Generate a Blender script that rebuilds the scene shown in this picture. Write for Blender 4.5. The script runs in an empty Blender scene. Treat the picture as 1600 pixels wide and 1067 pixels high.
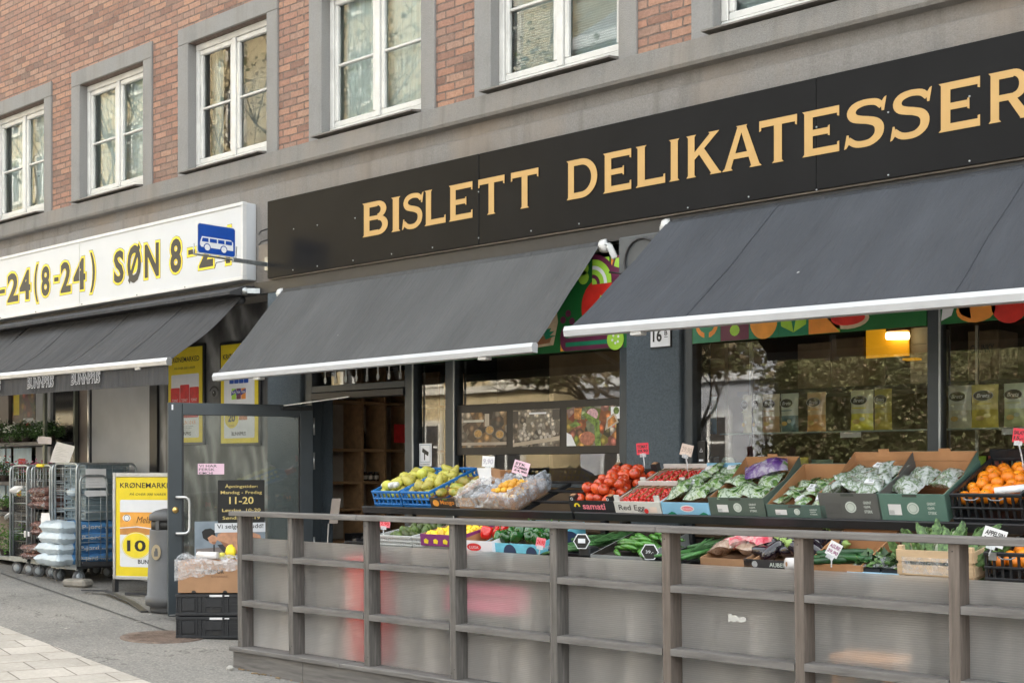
import bpy, math, random
from mathutils import Vector, Matrix, noise as mnoise
random.seed(11)
R = math.radians
SC = bpy.context.scene
COL = SC.collection
# ------------------------------------------------------------------ camera geometry (surveyed)
F_PX, TH, HOR, CZ = 2075.0, R(42.8), 735.0, 1.5
def ray(px, py):
    u, v = (px - 800) / F_PX, (HOR - py) / F_PX
    s, c = math.sin(TH), math.cos(TH)
    return Vector((-s + u * c, c + u * s, v))
def P(px, py, Y):                       # where a sight line meets the plane Y = const (parallel to the facade)
    d = ray(px, py); t = Y / d.y
    return Vector((d.x * t, Y, CZ + d.z * t))
def PX(px, Y): return P(px, 700, Y).x
def gz(x): return -0.035 * (x + 8.4) # the street climbs gently to the left
def G(px, py):
    d = ray(px, py); t = (0.035 * -8.4 - CZ) / (d.z + 0.035 * d.x)
    return Vector((d.x * t, d.y * t, CZ + d.z * t))
def depth(p): return -math.sin(TH) * p.x + math.cos(TH) * p.y
# ------------------------------------------------------------------ materials
MATS = {}
def nt(name):
    m = bpy.data.materials.new(name); m.use_nodes = True
    t = m.node_tree; t.nodes.clear()
    o = t.nodes.new('ShaderNodeOutputMaterial')
    return m, t, o
def nd(t, typ, **kw):
    n = t.nodes.new(typ)
    for k, v in kw.items():
        if k in n.inputs: n.inputs[k].default_value = v
        else: setattr(n, k, v)
    return n
def c4(c): return (c[0], c[1], c[2], 1.0)
def ramp(t, fac, stops):
    r = t.nodes.new('ShaderNodeValToRGB'); e = r.color_ramp.elements
    while len(e) > 1: e.remove(e[0])
    e[0].position = stops[0][0]; e[0].color = c4(stops[0][1])
    for p, c in stops[1:]:
        k = e.new(p); k.color = c4(c)
    t.links.new(fac, r.inputs['Fac']); return r.outputs['Color']
def coords(t): return t.nodes.new('ShaderNodeTexCoord').outputs['Object']
def vmap(t, vec, scale=(1, 1, 1), rot=(0, 0, 0), loc=(0, 0, 0)):
    m = nd(t, 'ShaderNodeMapping'); m.inputs['Scale'].default_value = scale
    m.inputs['Rotation'].default_value = rot; m.inputs['Location'].default_value = loc
    t.links.new(vec, m.inputs['Vector']); return m.outputs['Vector']
def noise(t, vec, scale, detail=4, rough=.55):
    n = nd(t, 'ShaderNodeTexNoise', Scale=scale, Detail=detail, Roughness=rough)
    t.links.new(vec, n.inputs['Vector']); return n.outputs['Fac']
def mixc(t, fac, a, b, mode='MIX'):
    m = t.nodes.new('ShaderNodeMix'); m.data_type = 'RGBA'; m.blend_type = mode
    for s, v in ((0, fac), (6, a), (7, b)):
        if hasattr(v, 'links') or hasattr(v, 'is_linked'): t.links.new(v, m.inputs[s])
        else: m.inputs[s].default_value = v if s == 0 else c4(v)
    return m.outputs[2]
def bump(t, h, strength, dist=.01):
    b = nd(t, 'ShaderNodeBump', Strength=strength, Distance=dist); t.links.new(h, b.inputs['Height']); return b.outputs['Normal']
def mat(name, col, rough=.6, metal=0.0, var=.12, scale=9, bmp=0.0, bscale=None, spec=.5, coat=0.0, col2=None, stretch=(1, 1, 1), emit=None, dirt=0.0, bd=.01, each=0.0):
    if name in MATS: return MATS[name]
    m, t, o = nt(name)
    p = nd(t, 'ShaderNodeBsdfPrincipled', Roughness=rough, Metallic=metal)
    p.inputs['Specular IOR Level'].default_value = spec
    p.inputs['Coat Weight'].default_value = coat
    co = vmap(t, coords(t), stretch)
    a = tuple(max(0, x * (1 - var)) for x in col); b = col2 or tuple(min(1, x * (1 + var)) for x in col)
    c = ramp(t, noise(t, co, scale), [(.32, a), (.68, b)])
    if dirt:
        f = ramp(t, noise(t, co, 1.7, 6, .65), [(.45, (0, 0, 0)), (.75, (1, 1, 1))])
        dk = tuple(x * (1 - dirt) for x in col)
        c = mixc(t, f, c, dk)
    if each:                                                     # every piece a little riper or paler than its neighbour
        oi = nd(t, 'ShaderNodeObjectInfo'); c = mixc(t, 1.0, c, ramp(t, oi.outputs['Random'], [(0, (1 - each, 1 - each * 1.3, 1 - each)), (.5, (1, 1, 1)), (1, (1 + each, 1 + each * 1.8, 1 + each))]), 'MULTIPLY')
    t.links.new(c, p.inputs['Base Color'])
    if bmp: t.links.new(bump(t, noise(t, co, bscale or scale * 6, 5), bmp, bd), p.inputs['Normal'])
    if emit:
        p.inputs['Emission Color'].default_value = c4(col); p.inputs['Emission Strength'].default_value = emit
    t.links.new(p.outputs[0], o.inputs[0]); MATS[name] = m; return m
def glass(name, ior=1.9, tint=(.9, .94, .92), rough=0.0, wavy=.03, milk=0.0, milkcol=(.6, .6, .6)):
    m, t, o = nt(name)
    tr = nd(t, 'ShaderNodeBsdfTransparent'); tr.inputs[0].default_value = c4(tint)
    gl = nd(t, 'ShaderNodeBsdfGlossy', Roughness=rough)
    fr = nd(t, 'ShaderNodeFresnel', IOR=ior)
    if wavy:
        n = bump(t, noise(t, coords(t), 2.2, 1), wavy, .02)
        t.links.new(n, gl.inputs['Normal'])
    mx = nd(t, 'ShaderNodeMixShader')
    t.links.new(fr.outputs[0], mx.inputs[0]); t.links.new(tr.outputs[0], mx.inputs[1]); t.links.new(gl.outputs[0], mx.inputs[2])
    out = mx.outputs[0]
    if milk:
        df = nd(t, 'ShaderNodeBsdfDiffuse'); df.inputs[0].default_value = c4(milkcol)
        m2 = nd(t, 'ShaderNodeMixShader')
        f = ramp(t, noise(t, coords(t), 3.0, 5), [(.4, (milk * .5,) * 3), (.75, (milk * 1.5,) * 3)])
        t.links.new(f, m2.inputs[0]); t.links.new(out, m2.inputs[1]); t.links.new(df.outputs[0], m2.inputs[2]); out = m2.outputs[0]
    t.links.new(out, o.inputs[0]); MATS[name] = m; return m
def film(name, opac=.35, col=(.85, .87, .9), rough=.12):
    m, t, o = nt(name); co = coords(t)
    tr = nd(t, 'ShaderNodeBsdfTransparent')
    p = nd(t, 'ShaderNodeBsdfPrincipled', Roughness=rough); p.inputs['Base Color'].default_value = c4(col)
    n = noise(t, co, 26, 4)
    t.links.new(bump(t, n, .9, .02), p.inputs['Normal'])
    f = ramp(t, noise(t, co, 14, 5, .7), [(.35, (opac * .4,) * 3), (.7, (min(1, opac * 1.9),) * 3)])
    mx = nd(t, 'ShaderNodeMixShader'); t.links.new(f, mx.inputs[0]); t.links.new(tr.outputs[0], mx.inputs[1]); t.links.new(p.outputs[0], mx.inputs[2])
    t.links.new(mx.outputs[0], o.inputs[0]); MATS[name] = m; return m
# ------------------------------------------------------------------ mesh builder
I4 = Matrix.Identity(4)
def frame(o, ux=(1, 0, 0), uy=(0, 0, 1)):   # x along ux, y along uy, z out of the surface
    ux, uy = Vector(ux).normalized(), Vector(uy).normalized(); n = ux.cross(uy)
    return Matrix(((ux.x, uy.x, n.x, o[0]), (ux.y, uy.y, n.y, o[1]), (ux.z, uy.z, n.z, o[2]), (0, 0, 0, 1)))
_tc = {}
def text_geo(s, bold=0.0, shear=0.0):
    k = (s, bold, shear)
    if k not in _tc:
        cu = bpy.data.curves.new('lettering', 'FONT'); cu.body = s; cu.offset = bold; cu.shear = shear; cu.resolution_u = 3
        ob = bpy.data.objects.new('lettering', cu); me = ob.to_mesh()
        v = [tuple(q.co) for q in me.vertices]; f = [tuple(q.vertices) for q in me.polygons]
        ob.to_mesh_clear(); bpy.data.objects.remove(ob); bpy.data.curves.remove(cu); _tc[k] = (v, f)
    return _tc[k]
class MB:
    def __init__(s): s.v, s.f, s.mi, s.sm, s.mats = [], [], [], [], []
    def _m(s, m):
        if m not in s.mats: s.mats.append(m)
        return s.mats.index(m)
    def add(s, vs, fs, m, smooth=False, M=None):
        b = len(s.v); i = s._m(m)
        s.v += [tuple(M @ Vector(q)) for q in vs] if M is not None else [tuple(q) for q in vs]
        for f in fs: s.f.append([b + k for k in f]); s.mi.append(i); s.sm.append(smooth)
        return s
    def box(s, x0, x1, y0, y1, z0, z1, m, M=None, bev=0.0):
        if x0 > x1: x0, x1 = x1, x0
        if y0 > y1: y0, y1 = y1, y0
        if z0 > z1: z0, z1 = z1, z0
        bev = min(bev, (x1 - x0) * .45, (y1 - y0) * .45, (z1 - z0) * .45)
        if bev <= 0:
            vs = [(x, y, z) for x in (x0, x1) for y in (y0, y1) for z in (z0, z1)]
            return s.add(vs, [(0, 1, 3, 2), (4, 6, 7, 5), (0, 4, 5, 1), (2, 3, 7, 6), (0, 2, 6, 4), (1, 5, 7, 3)], m, False, M)
        c = ((x0 + x1) / 2, (y0 + y1) / 2, (z0 + z1) / 2); h = ((x1 - x0) / 2, (y1 - y0) / 2, (z1 - z0) / 2)
        vs, ix = [], {}
        for a in (-1, 1):
            for b in (-1, 1):
                for d in (-1, 1):
                    sg = (a, b, d)
                    for ax in range(3):
                        ix[(sg, ax)] = len(vs)
                        vs.append(tuple(c[k] + sg[k] * (h[k] - (0 if k == ax else bev)) for k in range(3)))
        fs = []
        for ax in range(3):
            o1, o2 = (ax + 1) % 3, (ax + 2) % 3
            for sg in (-1, 1):
                q = []
                for p1, p2 in ((-1, -1), (1, -1), (1, 1), (-1, 1)):
                    k = [0, 0, 0]; k[ax] = sg; k[o1] = p1; k[o2] = p2; q.append(ix[(tuple(k), ax)])
                fs.append(q if sg > 0 else q[::-1])
            for p1 in (-1, 1):
                for p2 in (-1, 1):
                    k0 = [0, 0, 0]; k1 = [0, 0, 0]; k0[ax], k1[ax] = -1, 1
                    for k in (k0, k1): k[o1] = p1; k[o2] = p2
                    q = [ix[(tuple(k0), o1)], ix[(tuple(k1), o1)], ix[(tuple(k1), o2)], ix[(tuple(k0), o2)]]
                    fs.append(q if p1 * p2 > 0 else q[::-1])
        for a in (-1, 1):
            for b in (-1, 1):
                for d in (-1, 1):
                    q = [ix[((a, b, d), 0)], ix[((a, b, d), 1)], ix[((a, b, d), 2)]]
                    fs.append(q if a * b * d > 0 else q[::-1])
        return s.add(vs, fs, m, False, M)
    def tube(s, pts, r, m, n=8, M=None, closed=False):
        pts = [Vector(p) for p in pts]; L = len(pts); rr = r if isinstance(r, (list, tuple)) else [r] * L
        vs, fs = [], []; t0 = (pts[1] - pts[0]).normalized()
        up = Vector((0, 0, 1)) if abs(t0.z) < .9 else Vector((1, 0, 0)); nx = t0.cross(up).normalized()
        for i, p in enumerate(pts):
            t = (pts[(i + 1) % L] - pts[i - 1]) if closed else (pts[min(i + 1, L - 1)] - pts[max(i - 1, 0)])
            t.normalize(); nx = (nx - t * nx.dot(t)).normalized(); b = t.cross(nx)
            for k in range(n):
                a = 2 * math.pi * k / n; vs.append(p + (nx * math.cos(a) + b * math.sin(a)) * rr[i])
        for i in range(L if closed else L - 1):
            j = (i + 1) % L
            for k in range(n): fs.append((i * n + k, i * n + (k + 1) % n, j * n + (k + 1) % n, j * n + k))
        if not closed: fs += [tuple(range(n))[::-1], tuple((L - 1) * n + k for k in range(n))]
        return s.add(vs, fs, m, True, M)
    def bar(s, a, b, w, h, m, M=None, bev=0.0):      # rectangular bar from a to b
        a, b = Vector(a), Vector(b); d = b - a; L = d.length; d.normalize()
        up = Vector((0, 0, 1)) if abs(d.z) < .95 else Vector((0, 1, 0)); sx = d.cross(up).normalized(); sz = sx.cross(d)
        T = Matrix(((d.x, sx.x, sz.x, a.x), (d.y, sx.y, sz.y, a.y), (d.z, sx.z, sz.z, a.z), (0, 0, 0, 1)))
        return s.box(0, L, -w / 2, w / 2, -h / 2, h / 2, m, (M @ T) if M is not None else T, bev)
    def lathe(s, prof, m, n=20, M=None):
        vs, fs = [], []
        for r, z in prof:
            for k in range(n):
                a = 2 * math.pi * k / n; vs.append((r * math.cos(a), r * math.sin(a), z))
        for i in range(len(prof) - 1):
            for k in range(n): fs.append((i * n + k, i * n + (k + 1) % n, (i + 1) * n + (k + 1) % n, (i + 1) * n + k))
        if prof[0][0] > 1e-4: fs.append(tuple(range(n))[::-1])
        if prof[-1][0] > 1e-4: fs.append(tuple((len(prof) - 1) * n + k for k in range(n)))
        return s.add(vs, fs, m, True, M)
    def ball(s, c, r, m, nu=14, nv=9, M=None, warp=0.0, seed=0.0):
        if not isinstance(r, (tuple, list)): r = (r, r, r)
        vs, fs = [], []
        for j in range(nv + 1):
            th = math.pi * j / nv
            for i in range(nu):
                ph = 2 * math.pi * i / nu
                d = Vector((math.sin(th) * math.cos(ph), math.sin(th) * math.sin(ph), math.cos(th)))
                k = 1 + (warp * mnoise.noise(d * 2.3 + Vector((seed, seed * .7, 0))) if warp else 0)
                vs.append((c[0] + d.x * r[0] * k, c[1] + d.y * r[1] * k, c[2] + d.z * r[2] * k))
        for j in range(nv):
            for i in range(nu): fs.append((j * nu + i, (j + 1) * nu + i, (j + 1) * nu + (i + 1) % nu, j * nu + (i + 1) % nu))
        return s.add(vs, fs, m, True, M)
    def prism(s, poly, z0, z1, m, M=None):           # polygon in local xy pushed from z0 to z1
        n = len(poly); vs = [(x, y, z0) for x, y in poly] + [(x, y, z1) for x, y in poly]
        ar = sum(poly[i][0] * poly[(i + 1) % n][1] - poly[(i + 1) % n][0] * poly[i][1] for i in range(n))
        o = list(range(n)) if ar > 0 else list(range(n))[::-1]
        fs = [tuple(n + k for k in o), tuple(k for k in o[::-1])]
        for i in range(n): a, b = o[i], o[(i + 1) % n]; fs.append((a, b, n + b, n + a))
        return s.add(vs, fs, m, False, M)
    def face(s, pts, m, M=None, smooth=False): return s.add(pts, [tuple(range(len(pts)))], m, smooth, M)
    def rect(s, M, x0, y0, x1, y1, z, m): return s.add([(x0, y0, z), (x1, y0, z), (x1, y1, z), (x0, y1, z)], [(0, 1, 2, 3)], m, False, M)
    def disc(s, M, x, y, r, z, m, n=20, ry=None, a0=0, a1=360):
        ry = ry or r; full = abs(a1 - a0) >= 360; k = n if full else n + 1
        pts = [(x + r * math.cos(R(a0 + (a1 - a0) * i / n)), y + ry * math.sin(R(a0 + (a1 - a0) * i / n)), z) for i in range(k)]
        if not full: pts.append((x, y, z))
        return s.add(pts, [tuple(range(len(pts)))], m, False, M)
    def ring(s, M, x, y, r0, r1, z, m, n=20, a0=0, a1=360, sy=1.0):
        vs = []
        for i in range(n + 1):
            a = R(a0 + (a1 - a0) * i / n)
            for r in (r0, r1): vs.append((x + r * math.cos(a), y + r * sy * math.sin(a), z))
        return s.add(vs, [(2 * i, 2 * i + 1, 2 * i + 3, 2 * i + 2) for i in range(n)], m, False, M)
    def poly(s, M, pts, z, m): return s.add([(x, y, z) for x, y in pts], [tuple(range(len(pts)))], m, False, M)
    def text(s, M, t, x0, y0, w, h, z, m, bold=0.0, shear=0.0, keep=False, fit=None):   # fitted to a w x h box
        v, f = text_geo(t, bold, shear)
        if not v: return s
        v0 = v; v = text_geo(t, fit, shear)[0] if fit is not None else v
        ax, bx = min(q[0] for q in v), max(q[0] for q in v); ay, by = min(q[1] for q in v), max(q[1] for q in v)
        kx, ky = w / max(1e-6, bx - ax), h / max(1e-6, by - ay)
        if keep:
            kx = ky = min(kx, ky); x0 += (w - (bx - ax) * kx) / 2
        return s.add([(x0 + (q[0] - ax) * kx, y0 + (q[1] - ay) * ky, z) for q in v0], f, m, False, M)
    def grid(s, fn, nu, nv, m, smooth=True, M=None):
        vs = [fn(i / nu, j / nv) for j in range(nv + 1) for i in range(nu + 1)]
        fs = [(j * (nu + 1) + i, j * (nu + 1) + i + 1, (j + 1) * (nu + 1) + i + 1, (j + 1) * (nu + 1) + i) for j in range(nv) for i in range(nu)]
        return s.add(vs, fs, m, smooth, M)
# ------------------------------------------------------------------ objects
WM = {}
def mk(name, mb, loc=None, M=None):
    me = bpy.data.meshes.new(name); v = mb.v
    if M is None:
        xs, ys, zs = [q[0] for q in v], [q[1] for q in v], [q[2] for q in v]
        o = Vector(((min(xs) + max(xs)) / 2, (min(ys) + max(ys)) / 2, min(zs))) if loc is None else Vector(loc)
        M = Matrix.Translation(o); v = [(q[0] - o.x, q[1] - o.y, q[2] - o.z) for q in v]
    me.from_pydata(v, [], mb.f)
    for m in mb.mats: me.materials.append(m)
    me.polygons.foreach_set('material_index', mb.mi); me.polygons.foreach_set('use_smooth', mb.sm); me.update()
    ob = bpy.data.objects.new(name, me); COL.objects.link(ob); ob.matrix_world = M; WM[ob.name] = M.copy()
    return ob
def tag(o, label=None, cat=None, group=None, kind=None):
    if label: o['label'] = label
    if cat: o['category'] = cat
    if group: o['group'] = group
    if kind: o['kind'] = kind
    return o
def thing(name, label, cat, loc, rz=0.0, tilt=0.0, group=None):
    o = bpy.data.objects.new(name, None); o.empty_display_size = .1; COL.objects.link(o)
    M = Matrix.Translation(Vector(loc)) @ Matrix.Rotation(rz, 4, 'Z') @ Matrix.Rotation(tilt, 4, 'X')
    o.matrix_world = M; WM[o.name] = M.copy(); return tag(o, label, cat, group)
def part(name, mb, parent, local=False, label=None):     # geometry in world space unless local
    Mp = WM[parent.name]
    if not local:
        iv = Mp.inverted(); mb.v = [tuple(iv @ Vector(q)) for q in mb.v]
    v = mb.v; xs, ys, zs = [q[0] for q in v], [q[1] for q in v], [q[2] for q in v]
    o = Vector(((min(xs) + max(xs)) / 2, (min(ys) + max(ys)) / 2, min(zs)))
    me = bpy.data.meshes.new(name); me.from_pydata([(q[0] - o.x, q[1] - o.y, q[2] - o.z) for q in v], [], mb.f)
    for m in mb.mats: me.materials.append(m)
    me.polygons.foreach_set('material_index', mb.mi); me.polygons.foreach_set('use_smooth', mb.sm); me.update()
    ob = bpy.data.objects.new(name, me); COL.objects.link(ob); ob.parent = parent; ob.location = o
    WM[ob.name] = Mp @ Matrix.Translation(o)
    if label: ob['label'] = label
    return ob
def solo(name, label, cat, mb, group=None, loc=None, M=None): return tag(mk(name, mb, loc, M), label, cat, group)
def struct(name, mb): return tag(mk(name, mb, (0, 0, 0)), kind='structure')
def dup(root, M, label=None, group=None):
    r = root.copy(); COL.objects.link(r); r.matrix_world = M; WM[r.name] = M.copy()
    if label: r['label'] = label
    if group: r['group'] = group
    for ch in list(root.children):
        c = ch.copy(); COL.objects.link(c); c.parent = r
        for g in list(ch.children):
            d = g.copy(); COL.objects.link(d); d.parent = c
    return r
def TR(loc, rz=0.0, rx=0.0, ry=0.0, s=1.0):
    return Matrix.Translation(Vector(loc)) @ Matrix.Rotation(rz, 4, 'Z') @ Matrix.Rotation(rx, 4, 'X') @ Matrix.Rotation(ry, 4, 'Y') @ Matrix.Scale(s, 4)
FAC = ((1, 0, 0), (0, 0, 1))
# ================================================================== world, light, camera
w = bpy.data.worlds.new("World"); SC.world = w; w.use_nodes = True
wt = w.node_tree; wt.nodes.clear()
wo = wt.nodes.new('ShaderNodeOutputWorld'); wb = wt.nodes.new('ShaderNodeBackground'); sk = wt.nodes.new('ShaderNodeTexSky')
sk.sky_type = 'NISHITA'; sk.sun_disc = False; sk.sun_elevation = R(46); sk.sun_rotation = R(25); sk.air_density = 1.0; sk.dust_density = 8.0; sk.ozone_density = .4
wb.inputs[1].default_value = .15
hs = wt.nodes.new('ShaderNodeHueSaturation'); hs.inputs['Saturation'].default_value = .30      # a thin white overcast
wt.links.new(sk.outputs[0], hs.inputs['Color'])
wm = wt.nodes.new('ShaderNodeMix'); wm.data_type = 'RGBA'; wm.blend_type = 'MULTIPLY'; wm.inputs[0].default_value = 1; wm.inputs[7].default_value = (1.0, 1.015, .955, 1); wt.links.new(hs.outputs[0], wm.inputs[6])
wt.links.new(wm.outputs[2], wb.inputs[0]); wt.links.new(wb.outputs[0], wo.inputs[0])
sd = bpy.data.lights.new('sun', 'SUN'); sd.energy = 2.0; sd.angle = R(3); sd.color = (1, .92, .82)
so = bpy.data.objects.new('sun', sd); COL.objects.link(so)
dv = Vector((math.sin(R(25)) * math.cos(R(46)), math.cos(R(25)) * math.cos(R(46)), math.sin(R(46))))
so.rotation_euler = dv.to_track_quat('Z', 'Y').to_euler()
cam = bpy.data.cameras.new('camera'); co_ = bpy.data.objects.new('camera', cam); COL.objects.link(co_); SC.camera = co_
cam.sensor_width = 36; cam.lens = F_PX / 1600 * 36; cam.shift_y = (HOR - 533.5) / 1600; cam.clip_end = 500; cam.clip_start = .05
co_.location = (0, 0, CZ); co_.rotation_euler = (R(90), 0, TH)
SC.view_settings.view_transform = 'Standard'; SC.view_settings.look = 'None'; SC.view_settings.gamma = 1; SC.view_settings.exposure = 3.02
SC.cycles.transparent_max_bounces = 24; SC.cycles.max_bounces = 8
# ================================================================== shared materials
def brick_mat():
    m, t, o = nt('red_brick'); p = nd(t, 'ShaderNodeBsdfPrincipled', Roughness=.85)
    c = coords(t); sp = nd(t, 'ShaderNodeSeparateXYZ'); t.links.new(c, sp.inputs[0])
    # hand-laid unevenness
    wob = nd(t, 'ShaderNodeMath', operation='MULTIPLY_ADD'); wob.inputs[1].default_value = .016
    t.links.new(noise(t, c, 5.5, 2), wob.inputs[0]); t.links.new(sp.outputs[2], wob.inputs[2])
    wob2 = nd(t, 'ShaderNodeMath', operation='MULTIPLY_ADD'); wob2.inputs[1].default_value = .03
    t.links.new(noise(t, vmap(t, c, (1, 1, 1), loc=(4, 9, 1)), 8, 2), wob2.inputs[0]); t.links.new(sp.outputs[0], wob2.inputs[2])
    cb = nd(t, 'ShaderNodeCombineXYZ'); t.links.new(wob2.outputs[0], cb.inputs[0]); t.links.new(wob.outputs[0], cb.inputs[1])
    b = nd(t, 'ShaderNodeTexBrick', Scale=1.0, offset=.5); b.inputs['Brick Width'].default_value = .225; b.inputs['Row Height'].default_value = .073
    b.inputs['Mortar Size'].default_value = .0085; b.inputs['Mortar Smooth'].default_value = .3; b.inputs['Bias'].default_value = 0
    b.inputs['Color1'].default_value = (0, 0, 0, 1); b.inputs['Color2'].default_value = (1, 1, 1, 1); b.inputs['Mortar'].default_value = (.5, .5, .5, 1)
    t.links.new(cb.outputs[0], b.inputs['Vector'])
    bc = ramp(t, b.outputs['Color'], [(0.0, (.19, .112, .086)), (.25, (.335, .182, .127)), (.45, (.255, .155, .12)), (.65, (.385, .222, .15)), (.85, (.32, .21, .16)), (1, (.18, .12, .098))])
    n1 = ramp(t, noise(t, c, 38, 5, .7), [(.3, (.72, .7, .68)), (.7, (1.15, 1.12, 1.1))])
    bc = mixc(t, 1.0, bc, n1, 'MULTIPLY')
    bc = mixc(t, ramp(t, noise(t, c, 1.3, 4), [(.4, (0, 0, 0)), (.75, (.45, .45, .45))]), bc, (.33, .19, .15))
    mo = ramp(t, noise(t, c, 30, 4), [(.3, (.10, .072, .06)), (.7, (.21, .155, .13))])
    t.links.new(mixc(t, b.outputs['Fac'], bc, mo), p.inputs['Base Color'])
    inv = nd(t, 'ShaderNodeMath', operation='MULTIPLY_ADD'); inv.inputs[1].default_value = -1.0
    t.links.new(b.outputs['Fac'], inv.inputs[0])
    n2 = nd(t, 'ShaderNodeMath', operation='MULTIPLY'); n2.inputs[1].default_value = .5; t.links.new(noise(t, c, 60, 4), n2.inputs[0])
    t.links.new(n2.outputs[0], inv.inputs[2])
    t.links.new(bump(t, inv.outputs[0], 1.0, .014), p.inputs['Normal'])
    t.links.new(p.outputs[0], o.inputs[0]); return m
def roughcast(name, c1, c2, stain=None, scale=55, strength=.8):
    m, t, o = nt(name); p = nd(t, 'ShaderNodeBsdfPrincipled', Roughness=.95); p.inputs['Specular IOR Level'].default_value = .2
    c = coords(t)
    col = ramp(t, noise(t, c, scale, 5, .6), [(.3, c1), (.7, c2)])
    if stain:
        f = ramp(t, noise(t, vmap(t, c, (1, 1, .45)), 1.1, 6, .65), [(.42, (0, 0, 0)), (.66, (.8, .8, .8))])
        col = mixc(t, f, col, stain)
        f2 = ramp(t, noise(t, vmap(t, c, (1, 1, .6), loc=(3, 1, 7)), 2.3, 5, .6), [(.55, (0, 0, 0)), (.75, (.4, .4, .4))])
        col = mixc(t, f2, col, tuple(x * .62 for x in c1))
        f3 = ramp(t, noise(t, vmap(t, c, (3.4, 1, .16), loc=(1, 5, 2)), 2.0, 5, .6), [(.52, (0, 0, 0)), (.72, (.42, .42, .42))])
        col = mixc(t, f3, col, (c1[0] * .66, c1[1] * .63, c1[2] * .60))
    t.links.new(col, p.inputs['Base Color'])
    t.links.new(bump(t, noise(t, c, scale * 1.6, 3, .6), strength, .012), p.inputs['Normal'])
    t.links.new(p.outputs[0], o.inputs[0]); return m
BRICK = brick_mat()
PLASTER = roughcast('grey_roughcast', (.22, .208, .198), (.31, .295, .28), (.30, .255, .215), 95, 1.0)
CORN = roughcast('grey_cornice', (.195, .188, .178), (.262, .254, .243), (.27, .24, .21), 90, .9)
SURR = roughcast('grey_smooth_plaster', (.228, .225, .22), (.272, .268, .262), (.24, .225, .205), 80, .5)
PILLAR = roughcast('blue_grey_stucco', (.085, .105, .122), (.125, .15, .172), None, 70, .9)
WHITEP = mat('white_window_paint', (.60, .595, .57), .45, var=.06, scale=5, dirt=.3, bmp=.15, bscale=60)
ANTH = mat('anthracite_metal', (.042, .052, .06), .38, var=.1, scale=4, dirt=.25)
BLACKM = mat('black_metal', (.018, .018, .02), .42, var=.2, dirt=.1)
BLACKP = mat('black_plastic', (.014, .015, .018), .42, var=.2, scale=20, bmp=.1)
SIGNB = mat('black_sign_sheet', (.0105, .0105, .011), .24, var=.12, scale=2.0, spec=.085)
STEEL = mat('galvanised_steel', (.42, .44, .45), .36, metal=.85, var=.2, scale=20, dirt=.25)
ALU = mat('brushed_aluminium', (.62, .62, .62), .35, metal=.8, var=.08)
WHITEC = mat('white_coated_metal', (.62, .62, .62), .4, var=.05, dirt=.18)
GOLD = mat('pale_gold_vinyl', (.48, .295, .10), .5, var=.03)
YEL = mat('yellow_print', (.80, .62, .02), .5, var=.04, dirt=.12)
YELS = mat('yellow_sign_vinyl', (.83, .66, .03), .45, var=.05)
INK = mat('black_ink', (.018, .017, .016), .5, var=.1)
WHITEPR = mat('white_print', (.74, .75, .78), .5, var=.03)
SHEETW = mat('white_lightbox_sheet', (.535, .555, .585), .4, var=.02, scale=1.5, dirt=.06)
REDPR = mat('red_print', (.62, .03, .03), .5, var=.2, scale=14)
ORPR = mat('orange_print', (.78, .28, .04), .5, var=.1)
PAPER = mat('white_paper', (.72, .71, .71), .7, var=.03, bmp=.1, bscale=8)
PINKP = mat('pink_paper', (.80, .55, .66), .7, var=.03)
REDP = mat('red_card', (.75, .04, .07), .6, var=.05)
ROSEP = mat('rose_card', (.78, .20, .24), .6, var=.05)
BEIGEP = mat('beige_card', (.72, .58, .50), .65, var=.05)
WOODD = mat('brown_shelf_wood', (.20, .10, .045), .5, var=.3, scale=3, stretch=(1, 1, 14), bmp=.1)
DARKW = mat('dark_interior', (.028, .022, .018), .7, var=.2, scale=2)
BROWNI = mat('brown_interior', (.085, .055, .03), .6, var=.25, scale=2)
GLASSU = glass('upper_window_glass', 1.8, (.94, .98, .98), .008, .005)
GLASSS = glass('shop_window_glass', 2.15, (.94, .96, .94), .015, .007)
GLASSD = glass('door_glass', 1.85, (.93, .96, .95), 0, .03, .10, (.42, .45, .42))
BLUESG = mat('blue_sign_sheet', (.012, .07, .36), .35, var=.04)
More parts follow.
